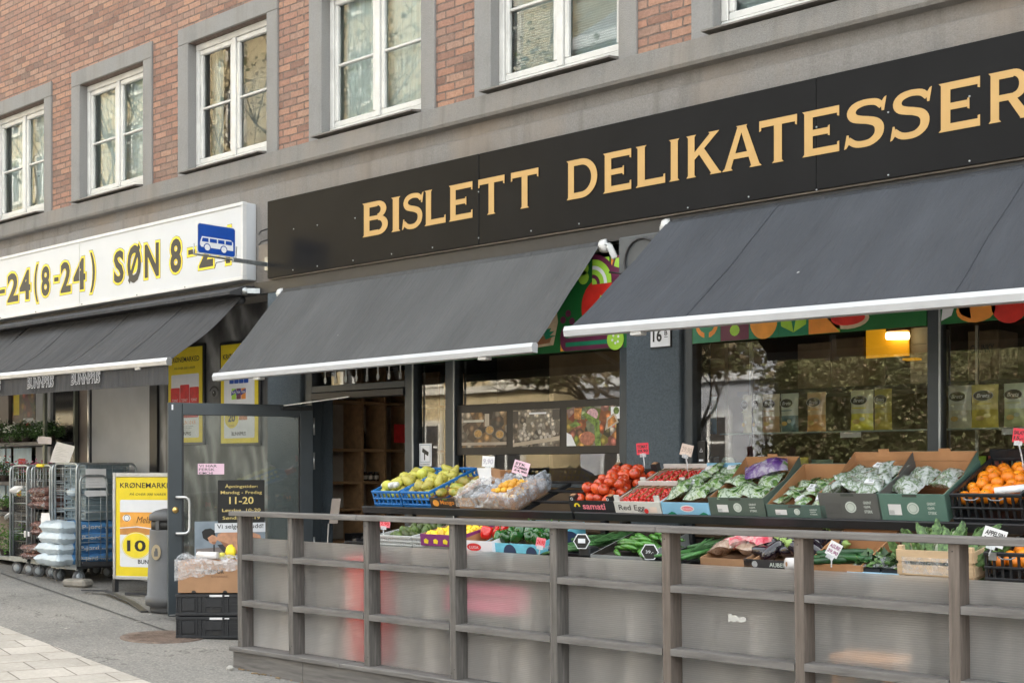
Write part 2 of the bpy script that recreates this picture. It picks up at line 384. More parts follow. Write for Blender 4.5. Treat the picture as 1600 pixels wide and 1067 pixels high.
# ================================================================== ground
def asphalt():
    m, t, o = nt('asphalt'); p = nd(t, 'ShaderNodeBsdfPrincipled', Roughness=.92); c = coords(t); p.inputs['Specular IOR Level'].default_value = .25
    base = ramp(t, noise(t, c, .7, 6, .6), [(.3, (.185, .176, .165)), (.5, (.235, .224, .208)), (.72, (.285, .268, .245))])
    v = nd(t, 'ShaderNodeTexVoronoi', Scale=75.0); t.links.new(c, v.inputs['Vector']); s = nd(t, 'ShaderNodeSeparateColor'); t.links.new(v.outputs['Color'], s.inputs[0])
    base = mixc(t, 1.0, base, ramp(t, s.outputs[0], [(0, (.74, .74, .74)), (.6, (1, 1, 1)), (.88, (1.08, 1.07, 1.06)), (1, (1.4, 1.37, 1.32))]), 'MULTIPLY')
    g = nd(t, 'ShaderNodeTexVoronoi', Scale=2.3); t.links.new(c, g.inputs['Vector'])
    base = mixc(t, ramp(t, g.outputs['Distance'], [(0, (.6, .6, .6)), (.05, (.5, .5, .5)), (.062, (0, 0, 0))]), base, (.10, .095, .09))
    k = nd(t, 'ShaderNodeTexVoronoi', Scale=.55, feature='DISTANCE_TO_EDGE'); wp = t.nodes.new('ShaderNodeVectorMath'); wp.operation = 'ADD'; nz = nd(t, 'ShaderNodeTexNoise', Scale=3.0, Detail=5.0); t.links.new(c, nz.inputs['Vector'])
    t.links.new(c, wp.inputs[0]); t.links.new(nz.outputs['Color'], wp.inputs[1]); t.links.new(wp.outputs[0], k.inputs['Vector'])
    base = mixc(t, ramp(t, k.outputs['Distance'], [(0, (.75, .75, .75)), (.004, (.5, .5, .5)), (.009, (0, 0, 0))]), base, (.07, .066, .06))
    t.links.new(base, p.inputs['Base Color']); t.links.new(bump(t, s.outputs[0], .5, .006), p.inputs['Normal']); t.links.new(p.outputs[0], o.inputs[0]); return m
ASPH = asphalt()
b = MB()
xs = [-90, -60, -40, -30, -24, -20, -17, -15, -13, -12, -11, -10, -9, -8, -6, -3, 0, 5, 12, 30]; ys = [-40, -20, -12, -7, -4, -1, 1, 2.5, 3.5, 4.3, 5, 5.5, 6, 6.5, 7, 7.5, 8, 9, 12]
b.v = [(x, y, gz(x)) for y in ys for x in xs]
for j in range(len(ys) - 1):
    for i in range(len(xs) - 1):
        k = j * len(xs) + i; b.f.append((k, k + 1, k + len(xs) + 1, k + len(xs))); b.mi.append(0); b.sm.append(False)
b.mats = [ASPH]; struct('pavement', b)
# pale concrete pavers in the near corner
def paver_mat():
    m, t, o = nt('concrete_pavers'); p = nd(t, 'ShaderNodeBsdfPrincipled', Roughness=.9)
    c = vmap(t, coords(t), rot=(0, 0, R(-77)))
    bk = nd(t, 'ShaderNodeTexBrick', Scale=1.0, offset=.5); bk.inputs['Brick Width'].default_value = .40; bk.inputs['Row Height'].default_value = .36
    bk.inputs['Mortar Size'].default_value = .006; bk.inputs['Mortar Smooth'].default_value = .2
    bk.inputs['Color1'].default_value = (.40, .375, .34, 1); bk.inputs['Color2'].default_value = (.475, .445, .405, 1); bk.inputs['Mortar'].default_value = (.20, .18, .16, 1)
    t.links.new(c, bk.inputs['Vector'])
    n1 = ramp(t, noise(t, c, 30, 6, .7), [(.3, (.82, .82, .82)), (.7, (1.1, 1.1, 1.1))])
    n2 = ramp(t, noise(t, c, 1.6, 4), [(.35, (.85, .83, .80)), (.7, (1.08, 1.06, 1.04))])
    t.links.new(mixc(t, 1.0, mixc(t, 1.0, bk.outputs['Color'], n1, 'MULTIPLY'), n2, 'MULTIPLY'), p.inputs['Base Color'])
    iv = nd(t, 'ShaderNodeMath', operation='MULTIPLY'); iv.inputs[1].default_value = -1; t.links.new(bk.outputs['Fac'], iv.inputs[0])
    t.links.new(bump(t, iv.outputs[0], .8, .006), p.inputs['Normal'])
    t.links.new(p.outputs[0], o.inputs[0]); return m
b = MB(); A, B2 = G(0, 978), G(235, 1067); d = (B2 - A); A2 = A - d * 6; B3 = B2 + d * 4
nrm = Vector((-d.y, d.x, 0)).normalized(); nrm = nrm if nrm.y < 0 else -nrm
q = [A2, B3, B3 + nrm * 5, A2 + nrm * 5]
b.face([(v.x, v.y, gz(v.x) + .006) for v in q][::-1], paver_mat()); struct('paving_path', b)
JOINT = mat('tar_joint', (.07, .067, .062), .8, var=.3)
b = MB(); p0, p1 = G(0, 895), G(262, 986)
for k in range(14):
    a, c = p0.lerp(p1, k / 14), p0.lerp(p1, (k + 1) / 14)
    wa, wc = .012 + .012 * random.random(), .012 + .012 * random.random()
    b.face([(a.x, a.y - wa, gz(a.x) + .004), (c.x, c.y - wc, gz(c.x) + .004), (c.x, c.y + wc, gz(c.x) + .004), (a.x, a.y + wa, gz(a.x) + .004)], JOINT)
struct('pavement_joint', b)
DECK = mat('deck_boards', (.16, .14, .12), .75, var=.25, scale=3, stretch=(1, 9, 1))
b = MB(); b.box(-8.35, 0.5, 6.08, 8.2, -.35, .05, DECK); struct('patio_floor', b)
# ================================================================== the brick building
BLD = thing('brick_building', 'red brick apartment building with grey plaster band, white windows and shops below', 'building', (-9, 8.4, 0))
OPEN = [(-17.18, -15.76), (-14.88, -13.46), (-12.55, -11.13), (-10.24, -8.82), (-7.94, -6.54), (-5.64, -4.24), (-3.34, -1.94)]
ZS, ZT = 4.80, 6.20
b = MB(); xl = -24.0
for x0, x1 in OPEN + [(2.1, 2.0)]:
    b.box(xl, x0 - .1, 8.325, 8.62, 4.70, 6.20, BRICK); xl = x1 + .09
b.box(-40, 14, 8.325, 8.62, 6.20, 17.5, BRICK); b.box(-40, -24, 8.325, 8.62, -.5, 6.2, BRICK); b.box(2, 14, 8.325, 8.62, -.8, 6.2, BRICK)  # upper wall carried up out of view so its shadow covers the street
part('brick_wall', b, BLD)
b = MB(); b.prism([(8.0, 17.51), (18.5, 17.51), (13.2, 20.5)], -40.2, 14.2, mat('grey_roof_tiles', (.12, .12, .13), .8), Matrix(((0, 0, 1, 0), (1, 0, 0, 0), (0, 1, 0, 0), (0, 0, 0, 1)))); part('roof', b, BLD)  # unseen roof, added so the building keeps the sun off the street
b = MB(); b.box(-40, 14, 18.0, 18.3, -1, 17.5, BRICK); b.box(-40.01, -39.7, 8.63, 17.99, -1, 17.5, BRICK); b.box(13.7, 14.01, 8.63, 17.99, -1, 17.5, BRICK); part('sun_blocking_rear_wall', b, BLD)  # unseen rear and end walls, added to block the sun from behind
# plaster band below the windows: cornice, recess and roughcast apron
b = MB()
b.prism([(8.34, 4.735), (8.30, 4.755), (8.215, 4.725), (8.20, 4.56), (8.215, 4.535), (8.34, 4.535)], -24, 2, CORN, Matrix(((0, 0, 1, 0), (1, 0, 0, 0), (0, 1, 0, 0), (0, 0, 0, 1))))
part('cornice', b, BLD)
b = MB(); b.box(-24, 2, 8.315, 8.60, 4.42, 4.534, PLASTER); b.box(-24, 2, 8.275, 8.62, 3.30, 4.419, PLASTER, bev=.012)
part('plaster_band', b, BLD)
ROOMD = mat('dim_room', (.34, .39, .38), .8, var=.4, scale=1.2)
CURT = mat('pale_curtain', (.66, .74, .71), .8, var=.12, scale=6, stretch=(6, 1, .4))
BLIND = mat('pale_blind', (.52, .62, .63), .6, var=.05)
def window(i, x0, x1):
    cx = (x0 + x1) / 2
    b = MB(); fy = 8.405                                        # outer frame and sashes
    b.box(x0, x1, fy, fy + .09, ZT - .07, ZT - .001, WHITEP, bev=.006); b.box(x0, x1, fy, fy + .09, ZS + .002, ZS + .07, WHITEP, bev=.006)
    for a in (x0, x1 - .06): b.box(a, a + .06, fy, fy + .09, ZS + .071, ZT - .071, WHITEP, bev=.006)
    b.box(cx - .035, cx + .035, fy - .004, fy + .09, ZS + .071, ZT - .071, WHITEP, bev=.006)
    wd = part('window', b, BLD)
    for a, c in ((x0 + .06, cx - .035), (cx + .035, x1 - .06)):
        s = MB(); y0, y1, z0, z1 = fy + .012, fy + .06, ZS + .072, ZT - .072
        s.box(a + .002, c - .002, y0, y1, z1 - .055, z1, WHITEP, bev=.008); s.box(a + .002, c - .002, y0, y1, z0, z0 + .06, WHITEP, bev=.008)
        s.box(a + .002, a + .05, y0, y1, z0 + .061, z1 - .056, WHITEP, bev=.008); s.box(c - .05, c - .002, y0, y1, z0 + .061, z1 - .056, WHITEP, bev=.008)
        zm = (z0 + z1) / 2 - .02
        s.box(a + .051, c - .051, y0 + .004, y1, zm - .012, zm + .012, WHITEP, bev=.005)
        s.box(a + .005, a + .028, y0 - .004, y0 - .0005, zm + .05, zm + .24, ALU) if i == 2 else None
        part('sash', s, wd)
        g = MB(); tl = (random.random() - .5) * .02
        g.face([(a + .05, fy + .042, z0 + .06), (c - .05, fy + .042 + tl * .3, z0 + .06), (c - .05, fy + .042 + tl, z1 - .055), (a + .05, fy + .042 + tl * .7, z1 - .055)], GLASSU)
        part('pane', g, wd)
    s = MB(); wl, wr = .20, .18                                  # plaster surround, proud of the brick, with reveals
    s.box(x0 - wl, x0, 8.30, 8.61, ZS - .08, ZT, SURR, bev=.006); s.box(x1, x1 + wr, 8.30, 8.61, ZS - .08, ZT, SURR, bev=.006)
    s.box(x0 - wl, x1 + wr, 8.30, 8.61, ZT + .001, ZT + .185, SURR, bev=.006)
    part('surround', s, wd)
    s = MB(); SL = mat('sill_metal', (.17, .155, .14), .6, var=.3, dirt=.3)
    s.prism([(8.40, 4.80), (8.185, 4.765), (8.185, 4.752), (8.30, 4.757), (8.40, 4.76)], x0 - .03, x1 + .0, SL, Matrix(((0, 0, 1, 0), (1, 0, 0, 0), (0, 1, 0, 0), (0, 0, 0, 1))))
    s.box(x0 + .002, x1 - .002, 8.40, 8.61, 4.74, 4.80, SURR)
    part('sill', s, wd)
    s = MB()
    if i in (0, 1, 3): s.grid(lambda u, v: (x0 + u * (x1 - x0), 8.54 + .010 * math.sin(u * 46), ZS + v * (ZT - ZS)), 60, 2, CURT); part('curtain', s, wd)
    elif i in (4, 5):
        k = 0; z = ZS + .05
        while z < ZT:
            s.box(x0 + .05, x1 - .05, 8.53, 8.555, z, z + .003, BLIND, Matrix.Translation((0, 8.54, z)) @ Matrix.Rotation(R(-50), 4, 'X') @ Matrix.Translation((0, -8.54, -z))) ; z += .021
        part('venetian_blind', s, wd)
    else:
        for a, c in ((x0 + .02, x0 + .22), (x1 - .2, x1 - .02)):
            s = MB(); s.grid(lambda u, v, a=a, c=c: (a + u * (c - a), 8.60 + .02 * math.sin(u * 20 + a), ZS + v * (ZT - ZS)), 14, 2, CURT)
            part('curtain', s, wd)
    if i == 0:                                                    # a chair behind the glass
        s = MB(); CH = mat('dark_teal_chair', (.05, .11, .11), .5)
        for pts in (((-17.0, 8.56, 4.8), (-16.55, 8.56, 5.35), (-16.2, 8.56, 5.35), (-16.15, 8.56, 5.05)), ((-16.95, 8.57, 5.25), (-16.0, 8.57, 5.15)), ((-16.4, 8.57, 5.4), (-16.4, 8.57, 5.1), (-16.2, 8.57, 5.0))): s.tube(pts, .014, CH)
        part('chair_frame', s, wd)
for i, (x0, x1) in enumerate(OPEN): window(i, x0, x1)
b = MB(); b.box(-24, 2, 8.95, 9.0, 4.3, 7, ROOMD); b.box(-24, 2, 8.63, 8.949, 4.3, 4.34, ROOMD); b.box(-24, 2, 8.63, 8.949, 6.9, 6.94, ROOMD); part('room_interior', b, BLD)
# ---- shop front, right shop
def fr(b, x0, x1, z0, z1, y0=8.24, y1=8.36, m=ANTH): b.box(x0, x1, y0, y1, z0, z1, m, bev=.004)
b = MB()
for x0, x1 in ((-10.44, -10.31), (-8.97, -8.86), (-8.44, -8.33), (-6.48, -6.385), (-5.87, -5.785), (-3.92, -3.84), (-2.0, -1.9)): fr(b, x0, x1, -.2, 3.30)
fr(b, -10.309, -8.971, 2.262, 2.325); fr(b, -10.309, -8.971, 2.19, 2.255, 8.22, 8.36, BLACKM)
for x0, x1 in ((-8.859, -8.441), (-8.329, -6.481), (-5.784, -3.921), (-3.839, -2.001)):
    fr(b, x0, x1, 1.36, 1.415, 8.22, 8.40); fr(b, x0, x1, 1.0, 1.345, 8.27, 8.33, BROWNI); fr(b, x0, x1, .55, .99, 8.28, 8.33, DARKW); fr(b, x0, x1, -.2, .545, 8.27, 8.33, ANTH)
SILV = mat('silver_edge', (.4, .42, .43), .4, metal=.6)
for x in (-8.855, -8.325, -3.835): b.box(x, x + .012, 8.225, 8.239, -.2, 3.2, SILV)
part('shop_front_frame', b, BLD)
for x0, x1 in ((-8.859, -8.441), (-8.329, -6.481), (-5.784, -3.921), (-3.839, -2.001)):
    b = MB(); b.face([(x0, 8.30, 1.415), (x1, 8.30, 1.415), (x1, 8.305, 3.25), (x0, 8.305, 3.25)], GLASSS); part('shop_window', b, BLD)
b = MB(); b.face([(-10.309, 8.30, 2.325), (-8.971, 8.30, 2.325), (-8.971, 8.30, 3.2), (-10.309, 8.30, 3.2)], GLASSS); tr = part('transom_window', b, BLD)
DEC = mat('white_glass_decal', (.55, .56, .55), .7, var=.05)
M = frame((-10.25, 8.293, 2.345), *FAC)               # cutlery decals on the transom
for k in range(8):
    b = MB(); x = .08 + k * .155; b.poly(M, [(x - .008, .05), (x + .008, .05), (x + .010, .17), (x - .010, .17)], 0, DEC)
    if k % 3 == 1:
        for e in (-.014, -.004, .006, .016): b.poly(M, [(x + e - .003, 0), (x + e + .003, 0), (x + e + .002, .06), (x + e - .004, .06)], .0015, DEC)
    else: b.disc(M, x, .035, .021, .0015, DEC, 14, .034)
    part('cutlery_decal', b, tr)
for x0, x1 in ((-6.384, -5.871), (-10.98, -10.441)):
    b = MB(); b.box(x0, x1, 8.20, 8.62, -.2, 3.30, PILLAR, bev=.01); part('pillar', b, BLD)
b = MB(); b.box(-10.98, 2, 8.335, 8.42, 3.21, 3.30, BLACKM); b.box(-11.2, 2, 8.20, 8.30, 3.301, 3.42, BLACKM); part('lintel', b, BLD)
# interior of the right shop
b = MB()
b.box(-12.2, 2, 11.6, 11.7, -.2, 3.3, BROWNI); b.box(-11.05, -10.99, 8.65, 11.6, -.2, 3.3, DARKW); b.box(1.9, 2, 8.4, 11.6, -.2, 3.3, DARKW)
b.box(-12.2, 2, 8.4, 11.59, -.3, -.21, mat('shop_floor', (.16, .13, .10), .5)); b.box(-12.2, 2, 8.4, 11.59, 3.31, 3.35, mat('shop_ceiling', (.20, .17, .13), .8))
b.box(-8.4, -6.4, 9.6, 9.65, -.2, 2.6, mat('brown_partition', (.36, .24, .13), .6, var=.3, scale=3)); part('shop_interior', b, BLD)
# left shop wall: pale metal cladding and a printed mural
CLAD = mat('pale_grey_cladding', (.46, .465, .47), .6, var=.06, scale=2, dirt=.12)
CLADB = mat('brown_grey_cladding', (.27, .22, .19), .5, var=.12, scale=2, dirt=.2)
DGL = mat('dark_shop_glass', (.035, .036, .038), .12, var=.1, spec=.6)
def mural():
    m, t, o = nt('grey_hair_mural'); p = nd(t, 'ShaderNodeBsdfPrincipled', Roughness=.55); c = vmap(t, coords(t), (1.6, 1, .8), rot=(0, R(35), 0))
    wv = nd(t, 'ShaderNodeTexWave', Scale=.7, Distortion=11.0, Detail=4.0); wv.inputs['Detail Scale'].default_value = 1.4; t.links.new(c, wv.inputs['Vector'])
    a = ramp(t, wv.outputs['Fac'], [(0, (.13, .13, .135)), (.5, (.22, .22, .22)), (1, (.42, .42, .42))])
    f = ramp(t, noise(t, c, 1.3, 3), [(.35, (.3, .3, .3)), (.7, (1, 1, 1))])
    t.links.new(mixc(t, 1.0, a, f, 'MULTIPLY'), p.inputs['Base Color']); t.links.new(p.outputs[0], o.inputs[0]); return m
MUR = mural()
b = MB(); b.box(-13.62, -10.982, 8.62, 8.72, -.2, 3.42, MUR)
M = frame((-12.51, 8.617, 2.36), *FAC)                           # the printed eye between the posters
b.disc(M, 0, 0, .075, 0, mat('mural_grey', (.16, .16, .165), .6), 18, .04); b.disc(M, 0, 0, .036, .001, INK, 16); b.disc(M, -.01, .012, .007, .002, WHITEPR, 8); b.ring(M, 0, -.02, .085, .105, .001, INK, 16, 30, 150)
part('mural_wall', b, BLD)
b = MB()
b.box(-15.12, -13.79, 8.60, 8.70, -.1, 2.75, CLAD, bev=.006); b.box(-15.42, -15.20, 8.60, 8.70, -.1, 2.75, CLADB, bev=.006); b.box(-16.55, -16.16, 8.60, 8.70, -.1, 2.75, CLAD, bev=.006)
b.box(-24, -17.3, 8.60, 8.70, -.1, 2.75, CLADB); part('cladding', b, BLD)
b = MB(); b.box(-16.155, -15.5, 8.64, 8.70, -.1, 2.75, DGL); b.box(-17.29, -16.56, 8.64, 8.70, -.1, 2.75, DGL); part('display_glass', b, BLD)
b = MB()
for x0, x1, m_ in ((-15.195, -15.125, BLACKM), (-13.785, -13.625, BLACKM), (-15.49, -15.425, BLACKM)): b.box(x0, x1, 8.59, 8.70, -.1, 2.9, m_)
b.box(-15.17, -15.14, 8.57, 8.589, -.1, 2.8, ALU); b.box(-24, -13.63, 8.58, 8.72, 2.76, 3.42, BLACKM); part('post_frame', b, BLD)
# ---- open shop door
DO, DH = Vector((-10.83, 6.95, .13)), Vector((-10.30, 8.25, .13)); DW = (DH - DO).length; DHt = 2.01
DM = frame(DO, (DH - DO), (0, 0, 1))
b = MB(); t_ = -.05
b.box(0, .13, 0, DHt, t_, 0, ANTH, DM, bev=.005); b.box(DW - .13, DW, 0, DHt, t_, 0, ANTH, DM, bev=.005)
b.box(.131, DW - .131, DHt - .115, DHt, t_, -.001, ANTH, DM, bev=.005); b.box(.131, DW - .131, 0, .16, t_, -.001, ANTH, DM, bev=.005)
for (x0, x1, y0, y1) in ((.131, .145, .161, DHt - .116), (DW - .145, DW - .131, .161, DHt - .116)): b.box(x0, x1, y0, y1, -.035, -.006, BLACKM, DM)
DOOR = part('door', b, BLD)
b = MB(); b.box(.146, DW - .146, .161, DHt - .116, -.028, -.022, GLASSD, DM); part('pane', b, DOOR)
b = MB(); z0 = .95
for zz in (.78, 1.12): b.tube([(.075, zz, 0), (.075, zz, .05)], .012, ALU, 8, DM)
b.tube([(.075, 1.12, .052), (.15, 1.12, .058), (.178, 1.10, .06), (.185, 1.06, .06), (.185, .84, .06), (.178, .80, .06), (.15, .78, .058), (.075, .78, .052)], .013, ALU, 10, DM); part('handle', b, DOOR)
b = MB(); b.lathe([(.03, 0), (.03, .006), (.014, .012), (.006, .014)], mat('brass', (.75, .5, .18), .3, metal=.9), 16, DM @ Matrix.Translation((.065, 1.0, .001))); part('lock', b, DOOR)
for zz in (.55, 1.38, 1.72):
    b = MB(); b.tube([(DW + .012, zz, -.02), (DW + .012, zz + .17, -.02)], .011, ALU, 8, DM); part('hinge', b, DOOR)
b = MB(); b.box(DW - .32, DW - .02, DHt - .05, DHt - .02, .001, .035, BLACKM, DM, bev=.004); b.bar(DM @ Vector((DW - .3, DHt - .01, .02)), (-9.7, 8.2, 2.2), .018, .01, ALU); part('door_closer', b, DOOR)
b = MB(); b.box(.03, .045, DHt - .07, DHt - .02, .001, .003, WHITEPR, DM); part('edge_sticker', b, DOOR)
b = MB(); b.box(.01, .13, .012, .02, .001, .006, ALU, DM); part('kick_strip', b, DOOR)
# ================================================================== black fascia sign with gold letters
FX0, FX1, FZ0, FZ1, FY = -10.91, 1.0, 3.435, 4.21, 8.15
SIGN = thing('fascia_sign', 'long black shop sign with pale gold capital letters above the two dark awnings', 'shop sign', (-6.9, 8.27, FZ0))
seams = [FX0, PX(748, FY), PX(1275, FY), -1.2, FX1]
for k in range(4):
    b = MB(); b.box(seams[k] + .0015, seams[k + 1] - .0015, FY + .003 * (k % 2), 8.27, FZ0, FZ1, SIGNB, bev=.003)
    part('sign_panel', b, SIGN)
b = MB()
SOF = mat('sign_soffit', (.16, .135, .11), .6, var=.2, dirt=.2)
b.box(FX0 + .01, FX1, FY + .02, 8.27, FZ0 - .012, FZ0 - .001, SOF); part('sign_soffit', b, SIGN)
for px, py in ((459, 358), (496, 352), (555, 341), (458, 422), (496, 416), (552, 407), (612, 397), (676, 387), (748, 372), (830, 361), (905, 350), (1075, 325), (1170, 308), (1276, 297), (1388, 274), (1515, 252), (748, 300), (1276, 199), (1388, 176), (1515, 151)):
    b = MB(); p = P(px, py, FY); b.lathe([(.007, 0), (.006, .004), (.001, .006)], SILV, 8, frame((p.x, FY - .0005, p.z), *FAC)); part('screw', b, SIGN)
ST = .185
def strokes(ch):
    def bar(x0, y0, x1, y1): return [(x0, y0), (x1, y0), (x1, y1), (x0, y1)]
    def stem(x): return [bar(x, 0, x + ST, 1), [(x - .045, 0), (x + ST + .045, 0), (x + ST, .05), (x, .05)], [(x, .95), (x + ST, .95), (x + ST + .045, 1), (x - .045, 1)]]
    def hb(x0, x1, y0, y1, up): # horizontal arm with a small end serif
        return [bar(x0, y0, x1, y1), [(x1 - .045, y0 - (0 if up > 0 else .06)), (x1, y0 - (0 if up > 0 else .075)), (x1, y1 + (.075 if up > 0 else 0)), (x1 - .045, y1 + (.06 if up > 0 else 0))]]
    def arc(cx, cy, rx, ry, w, a0, a1, n=14, wy=None):
        wy = wy or w; out = []
        for i in range(n):
            t0, t1 = R(a0 + (a1 - a0) * i / n), R(a0 + (a1 - a0) * (i + 1) / n)
            out.append([(cx + rx * math.cos(t0), cy + ry * math.sin(t0)), (cx + rx * math.cos(t1), cy + ry * math.sin(t1)), (cx + (rx - w) * math.cos(t1), cy + (ry - wy) * math.sin(t1)), (cx + (rx - w) * math.cos(t0), cy + (ry - wy) * math.sin(t0))])
        return [('strip', out)]
    H = .155
    if ch == 'I': return .27, stem(.045)
    if ch == 'L': return .74, stem(.045) + hb(.2, .74, 0, H, 1)
    if ch == 'E': return .80, stem(.045) + hb(.2, .80, 0, H, 1) + hb(.2, .80, 1 - H, 1, -1) + [bar(.2, .43, .60, .57), [(.56, .40), (.60, .38), (.60, .62), (.56, .60)]]
    if ch == 'T': return .88, [bar(.345, 0, .345 + ST, .9), [(.30, 0), (.575, 0), (.53, .05), (.345, .05)], bar(0, 1 - H, .88, 1), [(0, .76), (.045, .78), (.045, 1), (0, 1)], [(.835, .78), (.88, .76), (.88, 1), (.835, 1)]]
    if ch == 'D': return .96, stem(.045) + [bar(.2, 0, .46, H), bar(.2, 1 - H, .46, 1)] + arc(.46, .5, .50, .5, ST, -90, 90, 20, H)
    if ch == 'B': return .84, stem(.045) + [bar(.2, 0, .52, H), bar(.2, 1 - H, .5, 1), bar(.2, .46, .52, .58)] + arc(.50, .745, .29, .255, ST, -90, 90, 14, H * .85) + arc(.52, .285, .32, .285, ST, -90, 90, 14, H * .9)
    if ch == 'R': return .92, stem(.045) + [bar(.2, 1 - H, .54, 1), bar(.2, .40, .54, .53)] + arc(.54, .70, .31, .30, ST, -90, 90, 14, H * .9) + [[(.42, .42), (.62, .42), (.92, .02), (.92, 0), (.70, 0)], [(.68, 0), (.96, 0), (.92, .05), (.72, .05)]]
    if ch == 'K': return .96, stem(.045) + [[(.2, .38), (.2, .56), (.66, .97), (.88, .97)], [(.62, 1), (.92, 1), (.86, .95), (.66, .95)], [(.36, .52), (.50, .64), (.94, .03), (.70, .03)], [(.66, 0), (.98, 0), (.94, .05), (.70, .05)]]
    if ch == 'A': return 1.0, [[(.05, .03), (.22, .03), (.54, 1), (.40, 1)], [(.44, 1), (.60, 1), (.95, .03), (.74, .03)], [(0, 0), (.27, 0), (.23, .05), (.04, .05)], [(.69, 0), (1.0, 0), (.95, .05), (.74, .05)], bar(.24, .25, .78, .38), [(.36, 1), (.64, 1), (.61, .955), (.40, .955)]]
    if ch == 'N': return .95, stem(.045) + stem(.72) + [[(.05, 1), (.27, 1), (.90, 0), (.70, 0)]]
    if ch == 'S':
        cl = [(.80, .80), (.70, .90), (.56, .935), (.40, .935), (.24, .88), (.17, .765), (.22, .65), (.36, .59), (.52, .55), (.68, .48), (.75, .36), (.72, .20), (.58, .085), (.40, .06), (.24, .09), (.10, .20)]
        wd = [.13, .14, .135, .14, .16, .185, .18, .165, .165, .18, .19, .175, .15, .14, .14, .13]
        # smooth the centre line
        def cr(p, t):
            i = min(int(t), len(p) - 2); f = t - i; g = lambda k: p[max(0, min(len(p) - 1, k))]
            o = []
            for d in range(len(p[0])):
                a, b_, c, e = g(i - 1)[d], g(i)[d], g(i + 1)[d], g(i + 2)[d]
                o.append(.5 * (2 * b_ + (c - a) * f + (2 * a - 5 * b_ + 4 * c - e) * f * f + (3 * b_ - a - 3 * c + e) * f ** 3))
            return o
        pp = [(x, y, w_) for (x, y), w_ in zip(cl, wd)]; N = 48; sm = [cr(pp, i / N * (len(pp) - 1)) for i in range(N + 1)]; L, Rr = [], []
        for i in range(N + 1):
            a, c = sm[max(0, i - 1)], sm[min(N, i + 1)]; dx, dy = c[0] - a[0], c[1] - a[1]; l = math.hypot(dx, dy); nx, ny = -dy / l, dx / l; h = sm[i][2] / 2
            L.append((sm[i][0] + nx * h, sm[i][1] + ny * h)); Rr.append((sm[i][0] - nx * h, sm[i][1] - ny * h))
        return .86, [('strip', [[L[i], L[i + 1], Rr[i + 1], Rr[i]] for i in range(N)]), [(.795, .70), (.845, .70), (.895, 1.0), (.85, .98), (.78, .88)], [(.02, .0), (.07, .02), (.14, .12), (.115, .30), (.075, .30)]]
    return .5, []
ZC0, ZC1 = 3.672, 3.985
def letter(ch, xa, xb):
    wd, sts = strokes(ch); k = (xb - xa) / wd; b = MB(); M = frame((xa, FY, ZC0), *FAC); h = ZC1 - ZC0; i = 0
    for s in sts:
        qs = s[1] if isinstance(s, tuple) else [s]
        z = .0045 + .0004 * i; i += 1
        for q in qs:
            pts = [(x * k, y * h) for x, y in q]
            ar = sum(pts[j][0] * pts[(j + 1) % len(pts)][1] - pts[(j + 1) % len(pts)][0] * pts[j][1] for j in range(len(pts)))
            if ar < 0: pts = pts[::-1]
            b.poly(M, pts, z, GOLD)
    part('letter', b, SIGN)
for ch, a, c in (('B', 567, 607), ('I', 612, 626), ('S', 628, 661), ('L', 664, 697), ('E', 702, 739), ('T', 748, 789), ('T', 799, 842), ('D', 886, 934), ('E', 943, 987), ('L', 994, 1040), ('I', 1046, 1062), ('K', 1073, 1127), ('A', 1129, 1191), ('T', 1187, 1246), ('E', 1254, 1312), ('S', 1318, 1383), ('S', 1390, 1454), ('E', 1467, 1532), ('R', 1545, 1612), ('N', 1622, 1692)):
    letter(ch, PX(a, FY), PX(c, FY))
# cables and bracket at the sign's left end
b = MB()
for z in (3.93, 3.82): b.tube([(-11.2, 8.26, z), (-11.08, 8.2, z + .01), (-10.93, 8.22, z + .03)], .008, BLACKM, 6)
b.box(-11.12, -10.93, 8.20, 8.27, 3.62, 3.80, mat('rust_grey', (.2, .17, .14), .7, dirt=.3)); part('cable_box', b, SIGN)
# ================================================================== white lightbox sign of the left shop
WY, WX0, WX1, WZ0, WZ1 = 8.10, -19.5, -11.26, 3.455, 4.25
WS = thing('lightbox_sign', 'white lightbox sign with black and yellow opening hours, left of the black sign', 'shop sign', (-15.3, 8.27, WZ0))
b = MB(); b.box(WX0, WX1 - .001, WY + .012, 8.274, WZ0 + .001, WZ1 - .001, SHEETW, bev=.008); part('sign_box', b, WS)
b = MB()
for z0, z1 in ((WZ1 - .035, WZ1 + .002), (WZ0 - .002, WZ0 + .035)): b.box(WX0, WX1 + .002, WY, WY + .06, z0, z1, WHITEC, bev=.004)
b.box(WX1 - .03, WX1 + .0025, WY - .001, WY + .05, WZ0 + .036, WZ1 - .036, WHITEC, bev=.004)
b.box(PX(123, WY) - .004, PX(123, WY) + .004, WY + .008, WY + .011, WZ0 + .04, WZ1 - .04, SILV); part('sign_trim', b, WS)
for px, a0, a1 in ((1, 402, 498), (56, 0, 484), (128, 0, 474), (214, 0, 455), (289, 0, 450)):
    b = MB(); b.lathe([(.009, 0), (.007, .004), (.001, .006)], BLACKM, 8, frame((PX(px, WY), WY - .0005, WZ0 + .018), *FAC)); part('screw', b, WS)
WM_ = frame((0, WY + .012, 0), *FAC)
